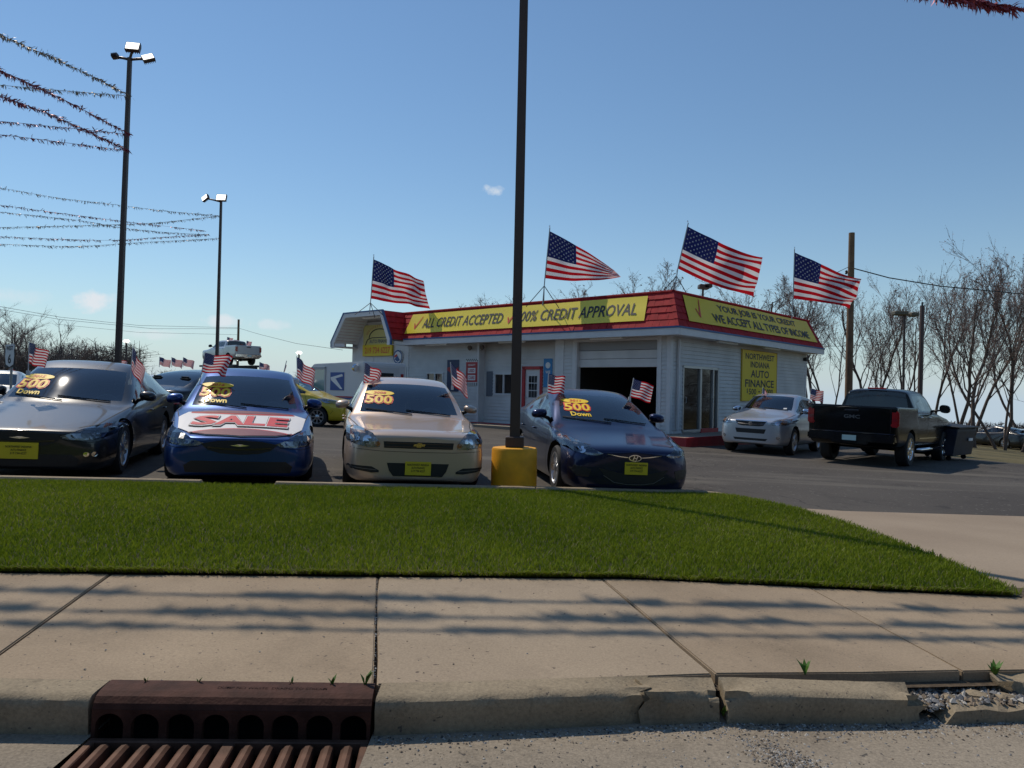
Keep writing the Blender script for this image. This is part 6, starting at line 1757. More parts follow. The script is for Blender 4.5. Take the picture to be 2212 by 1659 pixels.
# wooden utility pole, metal pole, double lamp at the right
M_wood = pm('pole_wood', (.16, .10, .055), .85, var=.3, vs_=3, bump=.4, bs=20)
wp = Vector(at(1832, 880, 33.0)); g_ = gz(wp.x, 33)
o = empty('utility_pole', (wp.x, 33, g_)); tag(o, 'weathered wooden utility pole right of the building', 'utility pole'); wtop = at(1837, 503, 33).z - g_
mb = MB(); mb.tube([(0, 0, 0), (.02, 0, wtop * .5), (0.03, 0, wtop)], [.17, .15, .125], 14); mb.build('pole', M_wood, o, smooth='auto')
mb = MB(); mb.lathe([(.04, -.08), (.06, -.03), (.04, 0), (.06, .04), (.03, .09)], 10, Matrix.Translation((-.19, -.02, wtop - 1.75))); mb.tube([(-.12, 0, wtop - 1.75), (-.22, 0, wtop - 1.75)], .02, 6); mb.build('insulator', M_dark, o)
p = at(1986, 850, 30); g_ = gz(p.x, 30); o = empty('metal_pole', (p.x, 30, g_)); tag(o, 'plain brown metal pole beside the double lamp', 'pole')
zt_ = at(1988, 660, 30).z - g_
mb = MB(); mb.tube([(0, 0, 0), (0.06, 0, zt_)], [.10, .085], 10); mb.build('pole', pm('pole_rustbrown', (.09, .055, .045), .6), o, smooth='auto')
mb = MB(); mb.tube([(0.06, 0, zt_), (.06, 0, zt_ + .14)], .035, 8); mb.build('cap', M_dark, o)
p = at(1951, 850, 36); g_ = gz(p.x, 36); o = empty('area_lamp', (p.x, 36, g_)); tag(o, 'double headed shoebox lamp pole left of the metal pole', 'lamp')
zt_ = at(1951, 680, 36).z - g_
mb = MB(); mb.tube([(0, 0, 0), (0, 0, zt_)], .06, 8); mb.build('pole', M_pole, o, smooth='auto')
for x0, x1, dz in ((-.55, .1, .05), (.25, .62, .0)):
    mb = MB(); mb.box(x0, x1, -.22, .22, zt_ - .08 + dz, zt_ + .12 + dz); mb.build('lamp_head', pm('lamp_olive', (.10, .09, .06), .6), o, bevel=.04)
mb = MB(); mb.tube([(0, 0, zt_), (.3, 0, zt_)], .03, 6); mb.build('lamp_arm', M_pole, o)
p = at(1518, 640, 29); o = empty('roof_lamp', (p.x, 29, 4.2)); tag(o, 'two headed lamp rising behind the roof edge', 'lamp')
zt_ = at(1518, 622, 29).z - 4.2
mb = MB(); mb.tube([(0, 0, -.1), (0, 0, zt_)], .04, 6); mb.build('pole', M_pole, o)
for x0, x1 in ((-.30, .10), (.18, .50)):
    mb = MB(); mb.box(x0, x1, -.18, .18, zt_ - .05, zt_ + .12, M=Matrix.Rotation(radians(6 if x0 < 0 else -8), 4, 'Y')); mb.build('lamp_head', M_pole, o, bevel=.03)
# far pole with wires at the left
p = at(513, 795, 95); g_ = gz(p.x, 60) - .5; o = empty('utility_pole', (p.x, 95, g_)); tag(o, 'thin distant utility pole behind the raised pickup', 'utility pole')
mb = MB(); mb.tube([(0, 0, 0), (0, 0, at(513, 690, 95).z - g_)], [.19, .14], 8); mb.build('pole', M_wood, o)
M_wire = pm('wire_dark', (.02, .02, .022), .6)
def wire(pts3, label, rad):
    mb = MB(); P_ = [Vector(q) for q in pts3]; path = []
    for a, b in zip(P_, P_[1:]):
        for k in range(8): path.append(a.lerp(b, k / 8))
    path.append(P_[-1]); mb.tube(path, rad, 4, cap=False)
    o = mb.build('overhead_wire', M_wire); tag(o, label, 'wire', 'overhead wires')
def wp_(l): return [at(a, b, c) for a, b, c in l]
wire(wp_(((-40, 655, 70), (130, 685, 78), (300, 703, 86), (513, 708, 95))), 'upper left wire running to the distant pole', .022)
wire(wp_(((-40, 662, 70), (130, 690, 78), (330, 710, 86), (513, 710, 95))), 'middle left wire running to the distant pole', .022)
wire(wp_(((120, 700, 78), (300, 718, 86), (513, 723, 95))), 'lowest left wire running to the distant pole', .018)
wire(wp_(((513, 708, 95), (560, 722, 85), (640, 742, 70), (740, 756, 55))), 'wire sloping from the distant pole behind the mail van', .020)
wire(wp_(((1834, 577, 33), (1920, 600, 33), (2030, 618, 33), (2230, 637, 33))), 'thick wire from the wooden pole to the right edge', .028)
wire(wp_(((1832, 577, 33), (1790, 597, 31), (1730, 622, 29), (1650, 665, 27))), 'wire from the wooden pole down to the roof', .012)
wire(wp_(((1560, 748, 60), (1770, 749, 60), (1990, 742, 60), (2230, 736, 60))), 'thin horizontal wire behind the wooden pole', .018)
wire(wp_(((1900, 793, 60), (2010, 788, 60), (2120, 778, 60), (2230, 772, 60))), 'lower thin wire among the right trees', .014)

# route sign
rs_ = at(21, 800, 15.0); g_ = gz(rs_.x, 15)
o = empty('route_sign', (rs_.x, 15, g_), radians(-32)); tag(o, 'white WEST 6 route marker sign at the left edge', 'sign')
zW = at(21, 752, 15).z - g_; z6 = at(21, 773, 15).z - g_
mb = MB(); mb.tube([(0, .03, 0), (0, .03, zW + .1)], .025, 6); mb.build('post', pm('post_galvanised', (.35, .36, .37), .4, .7), o)
M_sw = pm('sign_white', (.62, .63, .62), .5)
mb = MB(); mb.box(-.17, .17, -.01, 0, zW - .08, zW + .075); pl_ = mb.build('plate', M_sw, o)
mb = MB(); text_mb(mb, 'WEST', 0, zW, .27, .085, lambda s_, y, h: (s_, -.013, y), .02); mb.build('lettering', M_print, pl_)
mb = MB(); mb.box(-.20, .20, -.006, 0, z6 - .19, z6 + .17); bk = mb.build('marker_board', M_print, o)
sh = [(-.17, .13), (-.10, .155), (-.05, .14), (0, .16), (.05, .14), (.10, .155), (.17, .13), (.185, .04), (.165, -.06), (.15, -.13), (.08, -.155), (0, -.185), (-.08, -.155), (-.15, -.13), (-.165, -.06), (-.185, .04)]
mb = MB(); mb.prism(sh, -.009, -.006, lambda u, v, h: (u, h, z6 + v)); mb.build('shield', M_sw, bk)
mb = MB(); text_mb(mb, '6', 0, z6 - .02, .13, .19, lambda s_, y, h: (s_, -.012, y), .02); mb.build('number', M_print, bk)

# ------------------------------------------------------------------ flags
FRED, FWHT, FBLU = cloth_mat('flag_red', (.52, .012, .02)), cloth_mat('flag_white', (.78, .76, .76)), cloth_mat('flag_blue', (.018, .024, .11), .25)
def flag_cloth(pos, name_parent, nu=30, back=True, sub=1, star=.026):
    """pos(u, v): u along the fly 0..1, v down the hoist 0..1"""
    mb = MB(); nv = 13 * sub
    vs = [pos(i / nu, j / nv) for j in range(nv + 1) for i in range(nu + 1)]
    for j in range(nv):
        for i in range(nu):
            u, v = (i + .5) / nu, (j + .5) / nv; st_ = int(v * 13)
            mi = 2 if (u < .4 and st_ < 7) else (0 if st_ % 2 == 0 else 1)
            mb.f.append((j * (nu + 1) + i, (j + 1) * (nu + 1) + i, (j + 1) * (nu + 1) + i + 1, j * (nu + 1) + i + 1)); mb.m.append(mi)
    mb.v = [tuple(q) for q in vs]
    cl_ = mb.build('cloth', [FRED, FWHT, FBLU], name_parent, smooth=True)
    sm = MB()
    def nrm(u, v):
        e = .01; a = pos(min(1, u + e), v) - pos(u - e if u > e else u, v); b = pos(u, min(1, v + e)) - pos(u, v); n_ = a.cross(b)
        return n_.normalized() if n_.length > 1e-9 else Vector((0, -1, 0))
    hoist = (pos(0, 1) - pos(0, 0)).length; fly = max(.01, (pos(.4, .2) - pos(0, .2)).length / .4)
    for r_ in range(9):
        for c_ in range(6 if r_ % 2 == 0 else 5):
            u = .4 * ((c_ * 2 + (1 if r_ % 2 == 0 else 2)) / 12); v = 7 / 13 * (r_ + 1) / 10
            for s_ in (1, -1):
                n_ = nrm(u, v) * (hoist * .006 * s_); pts_ = []
                for k in range(10):
                    rr_ = star * (1 if k % 2 == 0 else .42); a = -pi / 2 + 2 * pi * k / 10
                    pts_.append(pos(max(0, u + rr_ * cos(a) * hoist / fly), v + rr_ * sin(a)) + n_)
                cen = pos(u, v) + n_
                sm.add(pts_ + [cen], [(k, (k + 1) % 10, 10) for k in range(10)])
    sm.build('stars', FWHT, cl_)
    return cl_
def big_flag(label, Y, foot, top, bl, tr, br, dyf=.0, amp=.10, ph=0.0, sagt=.0, sagb=.0, tripod=True, wv=1.5, fold=0.0):
    T, B_, TR, BR_ = at(*top, Y), at(*bl, Y), at(*tr, Y + dyf), at(*br, Y + dyf)
    F0 = at(*foot, Y)
    o = empty('flag', F0); tag(o, label, 'flag', 'large flags on the roof')
    def pos(u, v):
        a = T.lerp(B_, v); b = TR.lerp(BR_, v); p = a.lerp(b, u)
        k = sin(pi * u)
        p = p + Vector((0, 0, -1)) * (lerp(sagt, sagb, v) * k)
        w_ = amp * min(1, u * 2.2) * sin(2 * pi * (wv * u + .25 * v) + ph)
        w_ += amp * .30 * min(1, u * 3) * sin(2 * pi * (3.3 * u - .9 * v) + ph * 2.3) + amp * .22 * u * sin(2 * pi * (1.9 * v + 2.1 * u) + ph)
        return p + Vector((.12 * w_, w_, .22 * w_)) + Vector((0, 0, fold * u * u * sin(2 * pi * (v * 1.5 + u)))) - F0
    flag_cloth(pos, o, 34)
    mb = MB(); d = (T - B_).normalized(); mb.tube([Vector((0, 0, 0)), B_ - F0, T - F0 + d * .12], .018, 8); mb.build('pole', pm('flagpole_grey', (.30, .31, .32), .4, .6), o)
    mb = MB(); mb.lathe([(.001, .14), (.03, .16), (.03, .19), (.001, .21)], 8, Matrix.Translation(T - F0)); mb.build('finial', M_chrome, o)
    if tripod:
        for k, (ex, ey) in enumerate(((-.75, -.1), (.75, .1), (.1, .8))):
            mb = MB(); mid = (B_ - F0) * .72; mb.tube([mid, Vector((ex * .75, ey, -.06))], .014, 5); mb.build('brace', M_steel, o)
    return o
big_flag('large flag over the gabled canopy, leftmost of the four roof flags', 30.0, (798, 678), (807, 560), (801, 645), (916, 606), (929, 667), .5, .20, .3, .03, .0, wv=1.7, fold=.04)
big_flag('large roof flag right of the brown pole, its fly end furled to a point', 25.5, (1172, 660), (1187, 499), (1177, 601), (1326, 583), (1341, 598), .4, .17, 1.0, -.06, .12, wv=1.6)
big_flag('largest roof flag above the corner of the building', 25.0, (1455, 640), (1485, 489), (1464, 580), (1648, 556), (1632, 643), .6, .24, 2.0, .10, .10, wv=1.7, fold=.07)
big_flag('large flag right of the roof corner in front of the wooden pole', 27.5, (1710, 690), (1716, 545), (1713, 645), (1858, 602), (1838, 668), .5, .22, 2.6, .05, -.05, wv=1.4, tripod=False, fold=.09)

M_stick = pm('flag_stick', (.62, .62, .62), .5)
def small_flag(label, Y, foot, top, fly, hoist=.31, droop=.0, ph=0.0, squeeze=1.0, group='small flags clipped on car windows', amp=.045, leny=.1, far=False, curl=0.0):
    """foot, top: stick ends; fly: far top corner of the cloth (picture units)"""
    F0, T, E = at(*foot, Y), at(*top, Y), at(*fly, Y + leny)
    o = empty('flag', F0); tag(o, label, 'flag', group)
    d = (F0 - T).normalized()
    def pos(u, v):
        p = T + d * (hoist * v) + (E - T) * u
        w_ = amp * min(1, u * 2) * sin(2 * pi * (1.25 * u + .3 * v) + ph)
        p = p + Vector((.2 * w_, w_, .3 * w_ - droop * u * u * (1 - .4 * v)))
        if squeeze != 1: p = p + (T + d * hoist * .5 + (E - T) * u - (T + d * hoist * v + (E - T) * u)) * (1 - squeeze) * u
        if curl: p = p + Vector((-curl * u * v, 0, 0))
        return p - F0
    flag_cloth(pos, o, 18, star=.028)
    mb = MB(); mb.tube([Vector((0, 0, 0)), T - F0 + Vector((0, 0, .012))], .006 if not far else .012, 6); mb.build('stick', M_stick, o)
    if not far:
        mb = MB(); mb.box(-.018, .018, -.02, .02, -.03, .035); mb.build('window_clip', M_stick, o)
    return o
small_flag('small flag on the passenger side of the dark grey sedan roof', 10.0, (61, 806), (63, 740), (100, 752), .27, .05, .2)
small_flag('small flag on the driver side window of the dark grey sedan, folded tall', 10.2, (281, 826), (287, 750), (312, 790), .30, .08, 1.0, amp=.03)
small_flag('small flag at the left roof corner of the blue sedan', 10.9, (430, 836), (443, 762), (505, 774), .28, -.03, 2.0, amp=.06, curl=.05)
small_flag('small flag at the right roof corner of the blue sedan', 11.3, (642, 824), (641, 771), (678, 795), .31, .05, .5)
small_flag('small flag at the left roof corner of the beige sedan', 11.5, (783, 844), (788, 784), (824, 798), .30, .05, 1.5, amp=.05)
small_flag('small flag blown low at the right side of the beige sedan roof', 11.6, (977, 838), (973, 784), (1008, 815), .33, .0, 2.2, amp=.03)
small_flag('small flag at the left roof corner of the navy sedan', 11.6, (1182, 858), (1185, 808), (1221, 814), .29, .0, .9)
small_flag('small flag at the right roof corner of the navy sedan', 11.8, (1360, 862), (1369, 818), (1412, 832), .29, .0, 2.8, amp=.03)
small_flag('small flag on the rear window of the silver crossover', 20.6, (1749, 868), (1752, 839), (1780, 846), .30, .0, .4)
small_flag('narrow small flag on the far side of the silver crossover', 21.6, (1645, 862), (1648, 836), (1658, 848), .30, .05, 1.4, amp=.03)
FF = 'small flags over the far rows'
for k, (a, b, c_, d_, e, f_, Y, lab) in enumerate(((344, 793, 345, 771, 368, 779, 26, 'first of three small flags in a row left of the raised pickup'), (371, 793, 371, 772, 394, 780, 26.5, 'middle of three small flags in a row left of the raised pickup'), (395, 793, 396, 772, 420, 781, 27, 'last of three small flags in a row left of the raised pickup'),
        (250, 797, 252, 776, 276, 781, 30, 'faded small flag left of the grey sedan driver side flag'), (560, 800, 561, 782, 584, 790, 30, 'small flag right of the raised pickup above the yellow hatchback roof'), (611, 812, 619, 780, 616, 800, 21.5, 'narrow dark small flag on the yellow hatchback roof'), (18, 806, 20, 797, 34, 800, 40, 'tiny flag beside the route sign post'), (230, 800, 231, 790, 243, 793, 45, 'tiny flag on a far roof left of the nearer tall pole'))):
    small_flag(lab, Y, (a, b), (c_, d_), (e, f_), .012 * (d_ * 0 + 1) * Y * .85 if Y < 35 else .011 * Y * .7, .0, k * .7, group=FF, far=True)
for k, (a, b, c_, d_, e, f_, lab) in enumerate(((490, 738, 491, 728, 503, 731, 'tiny flag on the raised pickup cab roof'), (532, 745, 533, 736, 544, 739, 'tiny flag at the rear of the raised pickup cab'))):
    small_flag(lab, 56.5, (a, b), (c_, d_), (e, f_), .32, .0, k, group='tiny flags on the raised pickup', far=True)

# ------------------------------------------------------------------ tinsel streamers
M_tg = pm('tinsel_gold', (.26, .20, .13), .5, .4)
M_ts = pm('tinsel_silver', (.30, .26, .25), .5, .4)
M_tr = pm('tinsel_red', (.26, .05, .07), .45, .4)
def streamer(label, pts3, mat, fringe=.15, dens=45, seed=1, gaps=(), wid=.012, wind=(.6, -.1), group='tinsel streamers strung between the poles', bunch=.0):
    r_ = np.random.RandomState(seed); P_ = [Vector(q) for q in pts3]
    # smooth path through the points
    path = []
    for i in range(len(P_) - 1):
        p0 = P_[max(0, i - 1)]; p1 = P_[i]; p2 = P_[i + 1]; p3 = P_[min(len(P_) - 1, i + 2)]
        for k in range(12):
            t = k / 12; path.append(.5 * ((2 * p1) + (p2 - p0) * t + (2 * p0 - 5 * p1 + 4 * p2 - p3) * t * t + (-p0 + 3 * p1 - 3 * p2 + p3) * t ** 3))
    path.append(P_[-1])
    mb = MB(); mb.tube(path, .006, 4, cap=False)
    L_ = [0]
    for a, b in zip(path, path[1:]): L_.append(L_[-1] + (b - a).length)
    n = int(L_[-1] * dens); xs = np.sort(r_.rand(n)) * L_[-1]
    L_ = np.array(L_); PA = np.array([tuple(p) for p in path])
    pos_ = np.stack([np.interp(xs, L_, PA[:, k]) for k in range(3)], 1)
    for k in range(n):
        fr = xs[k] / L_[-1]
        if any(a < fr < b for a, b in gaps): continue
        lump = .55 + .45 * sin(xs[k] * 4.3 + seed) * sin(xs[k] * 1.7)
        f = fringe * (.35 + .75 * r_.rand()) * (1 if bunch == 0 else (1 - bunch + bunch * (lump > .5)))
        p = Vector(pos_[k]); dr_ = Vector((wind[0] + .5 * r_.randn(), wind[1] + .4 * r_.randn(), -.75 + .55 * r_.randn())).normalized()
        s_ = Vector((r_.randn(), r_.randn(), r_.randn())).normalized() * wid * (.6 + r_.rand())
        mid = p + dr_ * f * .5 + Vector((r_.randn(), r_.randn(), r_.randn())) * .012
        mb.add([p - s_ * .5, p + s_ * .5, mid + s_, mid - s_, p + dr_ * f], [(0, 1, 2, 3), (3, 2, 4)])
    o = mb.build('tinsel_streamer', mat); tag(o, label, 'streamer', group); return o
def st(l, YL, YR):
    x0, x1 = l[0][0], l[-1][0]
    return [at(a, b, lerp(YL, YR, (a - x0) / (x1 - x0))) for a, b in l]
streamer('topmost gold streamer sloping down to the nearer tall pole', st(((-120, 12), (0, 75), (130, 132), (200, 165), (283, 208)), 13, 20), M_tg, .15, 92, 1)
streamer('upper red streamer sloping steeply to the nearer tall pole', st(((-120, 98), (0, 152), (90, 192), (180, 237), (280, 290)), 13, 20), M_tr, .15, 100, 2)
streamer('nearly level gold streamer tied high on the nearer tall pole', st(((-120, 176), (0, 184), (140, 196), (283, 208)), 19, 20), M_tg, .15, 75, 3)
streamer('second red streamer sloping to the nearer tall pole', st(((-120, 158), (0, 207), (120, 252), (280, 326)), 13, 20), M_tr, .15, 109, 4)
streamer('nearly level red streamer at the middle tie of the nearer tall pole', st(((-120, 256), (0, 262), (140, 276), (280, 290)), 19, 20), M_tr, .15, 75, 5)
streamer('lowest red streamer on the nearer tall pole with a break', st(((-120, 282), (0, 291), (140, 308), (280, 326)), 19, 20), M_tr, .15, 75, 6, gaps=((.64, .68),))
streamer('topmost streamer tied to the farther tall pole', st(((-100, 394), (0, 406), (130, 428), (250, 442), (350, 455), (474, 466)), 28, 34), M_tg, .15, 60, 7)
streamer('second streamer toward the farther tall pole', st(((-100, 430), (0, 443), (150, 463), (300, 482), (440, 498)), 28, 34), M_tr, .15, 60, 8, gaps=((.80, .84),))
streamer('third streamer sagging toward the farther tall pole', st(((-100, 448), (0, 458), (170, 476), (264, 492), (360, 502), (452, 507)), 28, 34), M_ts, .15, 67, 9)
streamer('streamer rising to the top tie of the farther tall pole', st(((-100, 489), (0, 491), (214, 486), (340, 481), (474, 466)), 31, 34), M_tg, .15, 67, 10)
streamer('fifth streamer near level toward the farther tall pole', st(((-100, 505), (0, 511), (223, 519), (340, 513), (452, 506)), 31, 34), M_tr, .15, 67, 11, gaps=((.55, .58),))
streamer('lowest streamer toward the farther tall pole', st(((-100, 522), (0, 527), (160, 532), (300, 524), (470, 515)), 31, 34), M_ts, .15, 67, 12)
# strands strung over the front of the lawn; they throw the soft shadows on the sidewalk
def over(y0, zc, lab, seed, mat, fr=.19, wd=.013):
    # y0: where the shadow falls on the walk at x = 0; zc: height over x = 0, falling to the right
    so = Vector((_s.x / _s.z, _s.y / _s.z, 0))
    pts_ = []
    for x in np.linspace(-12, 8, 19):
        z = zc - .14 * x if x < 5.5 else zc - .77 + .10 * (x - 5.5)
        xs_ = x - so.x * z
        pts_.append((x, y0 + .118 * xs_ + so.y * z, z))
    streamer(lab, pts_, mat, fr, 400, seed, wid=wd, bunch=.75, group='tinsel streamers overhead in front', wind=(.7, .1))
over(4.36, 6.7, 'overhead streamer strand farthest out of the three above the sidewalk', 31, M_tg)
over(4.03, 6.5, 'middle of the three overhead streamer strands above the sidewalk', 32, M_ts)
over(3.80, 5.88, 'red overhead streamer strand crossing the top right corner', 33, M_tr, .13, .010)

# ------------------------------------------------------------------ bare trees
M_bark = pm('bark', (.11, .082, .068), .9, var=.3, vs_=4)
M_twig = pm('twig', (.19, .15, .135), .9)
M_bud = pm('bud_red', (.22, .13, .10), .8)
def tree_meshes(seed, ht, spread=.55, buds=True, multi=1, dens=1.0, tr=.13):
    r_ = random.Random(seed); trunk = MB(); crown = MB()
    def grow(p, d, L_, rad, lev, mbk, nseg, sides):
        pts_ = [p]; rads = [rad]; q = p
        for k in range(nseg):
            d = (d + Vector((r_.gauss(0, .10), r_.gauss(0, .10), r_.gauss(.05, .06))) * (1 + .3 * lev)).normalized()
            q = q + d * L_ / nseg; pts_.append(q); rads.append(max(.006, rad * (1 - .72 * (k + 1) / nseg)))
        mbk.tube(pts_, rads, sides, cap=False); return pts_, rads, d
    for m in range(multi):
        lean = Vector((r_.gauss(0, .12) + (m - (multi - 1) / 2) * .22, r_.gauss(0, .08), 1)).normalized()
        tp, trd, _ = grow(Vector(((m - (multi - 1) / 2) * .25, r_.gauss(0, .1), -.3)), lean, ht * .80, tr * (1 if multi == 1 else .8), 0, trunk, 9, 7)
        for k in range(int(11 * dens)):
            t = .30 + .68 * (k + r_.random()) / (11 * dens); i = min(8, int(t * 9)); f = t * 9 - i; p = tp[i].lerp(tp[i + 1], f)
            a = r_.random() * 2 * pi; up = .75 + .55 * t
            d = Vector((cos(a) * spread, sin(a) * spread, up * .62)).normalized(); L1 = ht * (.36 - .18 * t) * (.7 + .6 * r_.random())
            lp, lr_, _ = grow(p, d, L1, trd[i] * .45, 1, trunk, 5, 5)
            for k2 in range(int(7 * dens)):
                t2 = .25 + .75 * r_.random(); i2 = min(4, int(t2 * 5)); p2 = lp[i2].lerp(lp[i2 + 1], t2 * 5 - i2)
                d2 = (lp[i2 + 1] - lp[i2]).normalized() + Vector((r_.gauss(0, .5), r_.gauss(0, .5), r_.gauss(.25, .3))); d2.normalize()
                L2 = L1 * .42 * (.6 + .7 * r_.random())
                bp, br_, _ = grow(p2, d2, L2, max(.011, lr_[i2] * .5), 2, crown, 3, 3)
                for k3 in range(int(6 * dens)):
                    t3 = .2 + .8 * r_.random(); i3 = min(2, int(t3 * 3)); p3 = bp[i3].lerp(bp[i3 + 1], t3 * 3 - i3)
                    d3 = (bp[i3 + 1] - bp[i3]).normalized() + Vector((r_.gauss(0, .55), r_.gauss(0, .55), r_.gauss(.3, .3))); d3.normalize()
                    L3 = L2 * .5 * (.5 + .8 * r_.random()); e = p3 + d3 * L3
                    crown.tube([p3, p3.lerp(e, .5) + Vector((r_.gauss(0, .02), 0, .02)), e], [.0065, .005, .003], 3, cap=False)
                    if buds:
                        for k4 in range(3):
                            c_ = e.lerp(p3, r_.random() * .35) + Vector((r_.gauss(0, .03), r_.gauss(0, .03), r_.gauss(0, .03))); s_ = .014 + .016 * r_.random()
                            v_ = [c_ + Vector((r_.gauss(0, s_), r_.gauss(0, s_), r_.gauss(0, s_))) for _ in range(3)]
                            crown.add(v_, [(0, 1, 2)], 1)
    return trunk, crown
protos = []
for k, (sd_, ht, sp, bd, mu_, dn, tr_) in enumerate(((11, 10, .34, True, 1, 1.2, .105), (12, 10, .30, True, 2, 1.0, .09), (13, 10, .36, True, 1, 1.15, .09), (14, 10, .62, False, 2, 1.1, .13), (15, 10, .34, True, 1, .85, .07))):
    T_, C_ = tree_meshes(sd_, ht, sp, bd, mu_, dn, tr_)
    o = empty('bare_tree', (0, -400 - k * 10, 0)); tt = T_.build('trunk', M_bark, o, smooth=True); cc_ = C_.build('crown', [M_twig, M_bud], o); protos.append([o, False])
def tree(k, dx_, Y, top_dy, rz, lab, grp, base=None, lean=0.0, sx=1.0):
    pr_, used = protos[k]
    o = pr_ if not used else copy_tree(pr_)
    protos[k][1] = True
    p = at(dx_, 840, Y); g_ = (gz(p.x, Y) if base is None else base); t_ = at(dx_, top_dy, Y).z
    s_ = (t_ - g_) / 9.6
    o.location = (p.x, Y, g_ - .05); o.rotation_euler = (0, lean, rz); o.scale = (s_ * sx, s_ * sx, s_)
    tag(o, lab, 'tree', grp)
TR = 'bare budding trees behind the lot on the right'
RT_ = ((1773, 45, 570, 0, 'bare tree rising past the right end of the roof', 0), (1802, 47, 640, 4, 'slender bare tree between the building and the wooden pole', .02), (1880, 44, 585, 2, 'bare tree just right of the wooden pole', -.03), (1908, 46, 650, 4, 'thin bare tree left of the double lamp', .0), (1930, 45, 600, 1, 'forked bare tree behind the double lamp', .03), (1968, 44, 615, 4, 'bare tree leaning right beside the metal pole', .12), (2062, 43, 557, 0, 'bare tree standing right of the metal pole', -.14),
       (2095, 45, 542, 2, 'bare tree leaning left behind the dumpster', -.12), (2105, 43, 527, 0, 'bare tree leaning right over the dumpster', .10), (2165, 44, 517, 1, 'tall forked bare tree near the right edge', -.08), (2172, 47, 582, 4, 'slender bare tree behind the tall forked one', .02), (2208, 43, 497, 2, 'tall bare tree at the right edge leaning left', -.12), (2250, 44, 502, 0, 'bare tree whose branches enter from beyond the right edge', -.05))
for k, (dx_, Y, ty, pk, lab, ln) in enumerate(RT_): tree(pk, dx_, Y, ty, k * 1.37, lab, TR, None, ln)
for k, (dx_, Y, ty, pk, lab, ln) in enumerate(((1790, 55, 606, 2, 'slim back row tree between the roof end and the wooden pole', .0), (1865, 54, 592, 0, 'slim back row tree close to the right of the wooden pole', -.02), (1945, 55, 598, 4, 'slim back row tree behind the double lamp heads', -.04), (2010, 53, 580, 2, 'slim back row tree right of the metal pole', .05), (2078, 55, 566, 1, 'forked back row tree above the dumpster', .0), (2185, 55, 540, 2, 'slim back row tree above the white coupe', .03), (2225, 56, 536, 1, 'forked back row tree at the right edge', .0))):
    tree(pk, dx_, Y, ty, k * .91 + .3, lab, 'back row of bare trees on the right', None, ln)
TB = 'bare trees behind the building'
for k, (dx_, Y, ty, pk, lab) in enumerate(((1335, 48, 580, 2, 'bare tree behind the roof under the furled flag tip'), (1380, 46, 562, 0, 'bare tree behind the roof between two flags'), (1440, 50, 600, 4, 'small bare tree behind the roof left of the corner flag'), (1180, 52, 612, 2, 'bare tree top behind the roof by the brown pole'), (1010, 56, 636, 0, 'bare tree top behind the roof left of the brown pole'), (1060, 58, 640, 1, 'second bare tree top left of the brown pole'), (1560, 48, 600, 1, 'bare tree behind the roof lamp'), (1620, 47, 590, 0, 'bare tree behind the largest flag'), (1680, 46, 578, 2, 'bare tree between the largest and the last flag'), (1740, 50, 620, 4, 'slender bare tree behind the last flag'))):
    tree(pk, dx_, Y, ty, k * 2.1 + .5, lab, TB, 0.0, 0.0, 1.45)
TLf = 'bare trees at the far left'
for k, (dx_, Y, ty, pk, lab, sx) in enumerate(((-30, 52, 650, 3, 'bare tree cut by the left edge', 1.5), (25, 54, 662, 3, 'broad bare tree behind the route sign', 1.6), (70, 58, 690, 0, 'bare tree right of the route sign', 1.7), (105, 60, 684, 3, 'rounded bare tree at the end of the left cluster', 1.5), (130, 66, 715, 2, 'low bare tree right of the left cluster', 1.7))):
    tree(pk, dx_, Y, ty, k * 1.1, lab, TLf, 0.3, 0, sx)
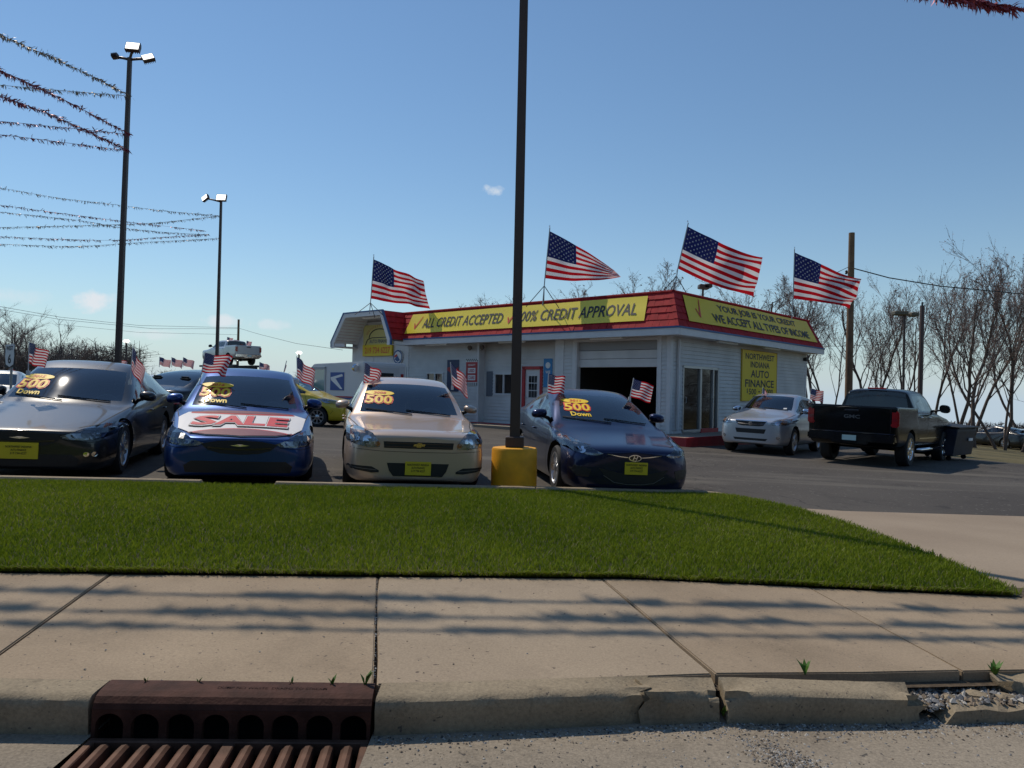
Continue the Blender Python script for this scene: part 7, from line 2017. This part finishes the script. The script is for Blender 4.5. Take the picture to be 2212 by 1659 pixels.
# far wood: a mass of thin stems along the horizon
def wood(name, label, x0, x1, Y0, Y1, n, hmin, hmax, seed, z0, taper=None):
    r_ = np.random.RandomState(seed); mb = MB()
    for k in range(n):
        Y = r_.uniform(Y0, Y1); dx_ = r_.uniform(x0, x1); p = at(dx_, 845, Y); h = r_.uniform(hmin, hmax) * (1 if taper is None else taper(dx_))
        a = r_.normal(0, .10); top = Vector((p.x + a * h, Y, z0 + h)); b = Vector((p.x, Y, z0 - .5))
        mb.tube([b, b.lerp(top, .55) + Vector((r_.normal(0, .12), 0, 0)), top], [.09, .06, .015], 3, cap=False)
        for q in range(11):
            t = r_.uniform(.15, .95); s_ = b.lerp(top, t); e = s_ + Vector((r_.normal(0, .16) * h, r_.normal(0, .1) * h, (.08 + .16 * r_.rand()) * h * (1.2 - t)))
            mb.tube([s_, e], [.035, .008], 3, cap=False)
            for q2 in range(3):
                s2 = s_.lerp(e, r_.uniform(.3, 1)); mb.tube([s2, s2 + Vector((r_.normal(0, .07) * h, 0, abs(r_.normal(0, .07)) * h))], [.02, .006], 3, cap=False)
    o = mb.build(name, pm('far_twig', (.10, .078, .068), .9)); tag(o, label, 'woods', kind='stuff'); return o
wood('far_woods', 'brown leafless far woods along the left horizon', -60, 300, 80, 105, 620, 3.4, 6.4, 4, -.4)
wood('far_woods', 'thin leafless far woods behind the small flags and mail van', 300, 760, 110, 135, 90, 2.6, 4.4, 5, -.6)
wood('far_woods', 'leafless woods running on beyond the right edge', 2290, 4200, 46, 62, 260, 6, 11, 9, -2.2)
wood('far_brush', 'brown leafless brush along the foot of the right trees', 2000, 2290, 57, 62, 420, 1.2, 2.6, 6, -3.0)
wood('far_brush', 'low leafless brush behind the building and the black pickup', 1730, 2060, 56, 61, 420, 1.0, 2.3, 7, -2.6)

# unseen evergreen belt behind the viewer, added to darken reflections and low sky light
def added_evergreen_belt(seed=12):
    r_ = np.random.RandomState(seed); n = 26000
    X = r_.uniform(-95, 95, n); top = 8.5 + 2.2 * np.sin(X * .31) + 1.3 * np.sin(X * .9 + 1) + .8 * np.sin(X * 2.3)
    Zv = top * r_.rand(n) ** .8; Y = -24 + r_.normal(0, 1.6, n) * (1 - .6 * Zv / top)
    s_ = .45 + .5 * r_.rand(n); A = r_.normal(0, 1, (n, 3)); B_ = r_.normal(0, 1, (n, 3))
    A /= np.linalg.norm(A, axis=1)[:, None]; B_ /= np.linalg.norm(B_, axis=1)[:, None]
    C_ = np.stack([X, Y, Zv + np.array([gp(x) for x in X])], 1)
    V_ = np.stack([C_ - A * s_[:, None], C_ + B_ * s_[:, None], C_ + A * s_[:, None]], 1).reshape(-1, 3)
    me_ = bpy.data.meshes.new('added_evergreen_belt'); me_.from_pydata(V_.tolist(), [], np.arange(n * 3).reshape(-1, 3).tolist())
    me_.materials.append(pm('evergreen_leaf', (.035, .05, .018), .8, var=.4, vs_=.5)); me_.update()
    o = bpy.data.objects.new('added_evergreen_belt', me_); col.objects.link(o); tag(o, 'unseen evergreen belt added across the street to darken reflections', 'woods', kind='stuff')
added_evergreen_belt()
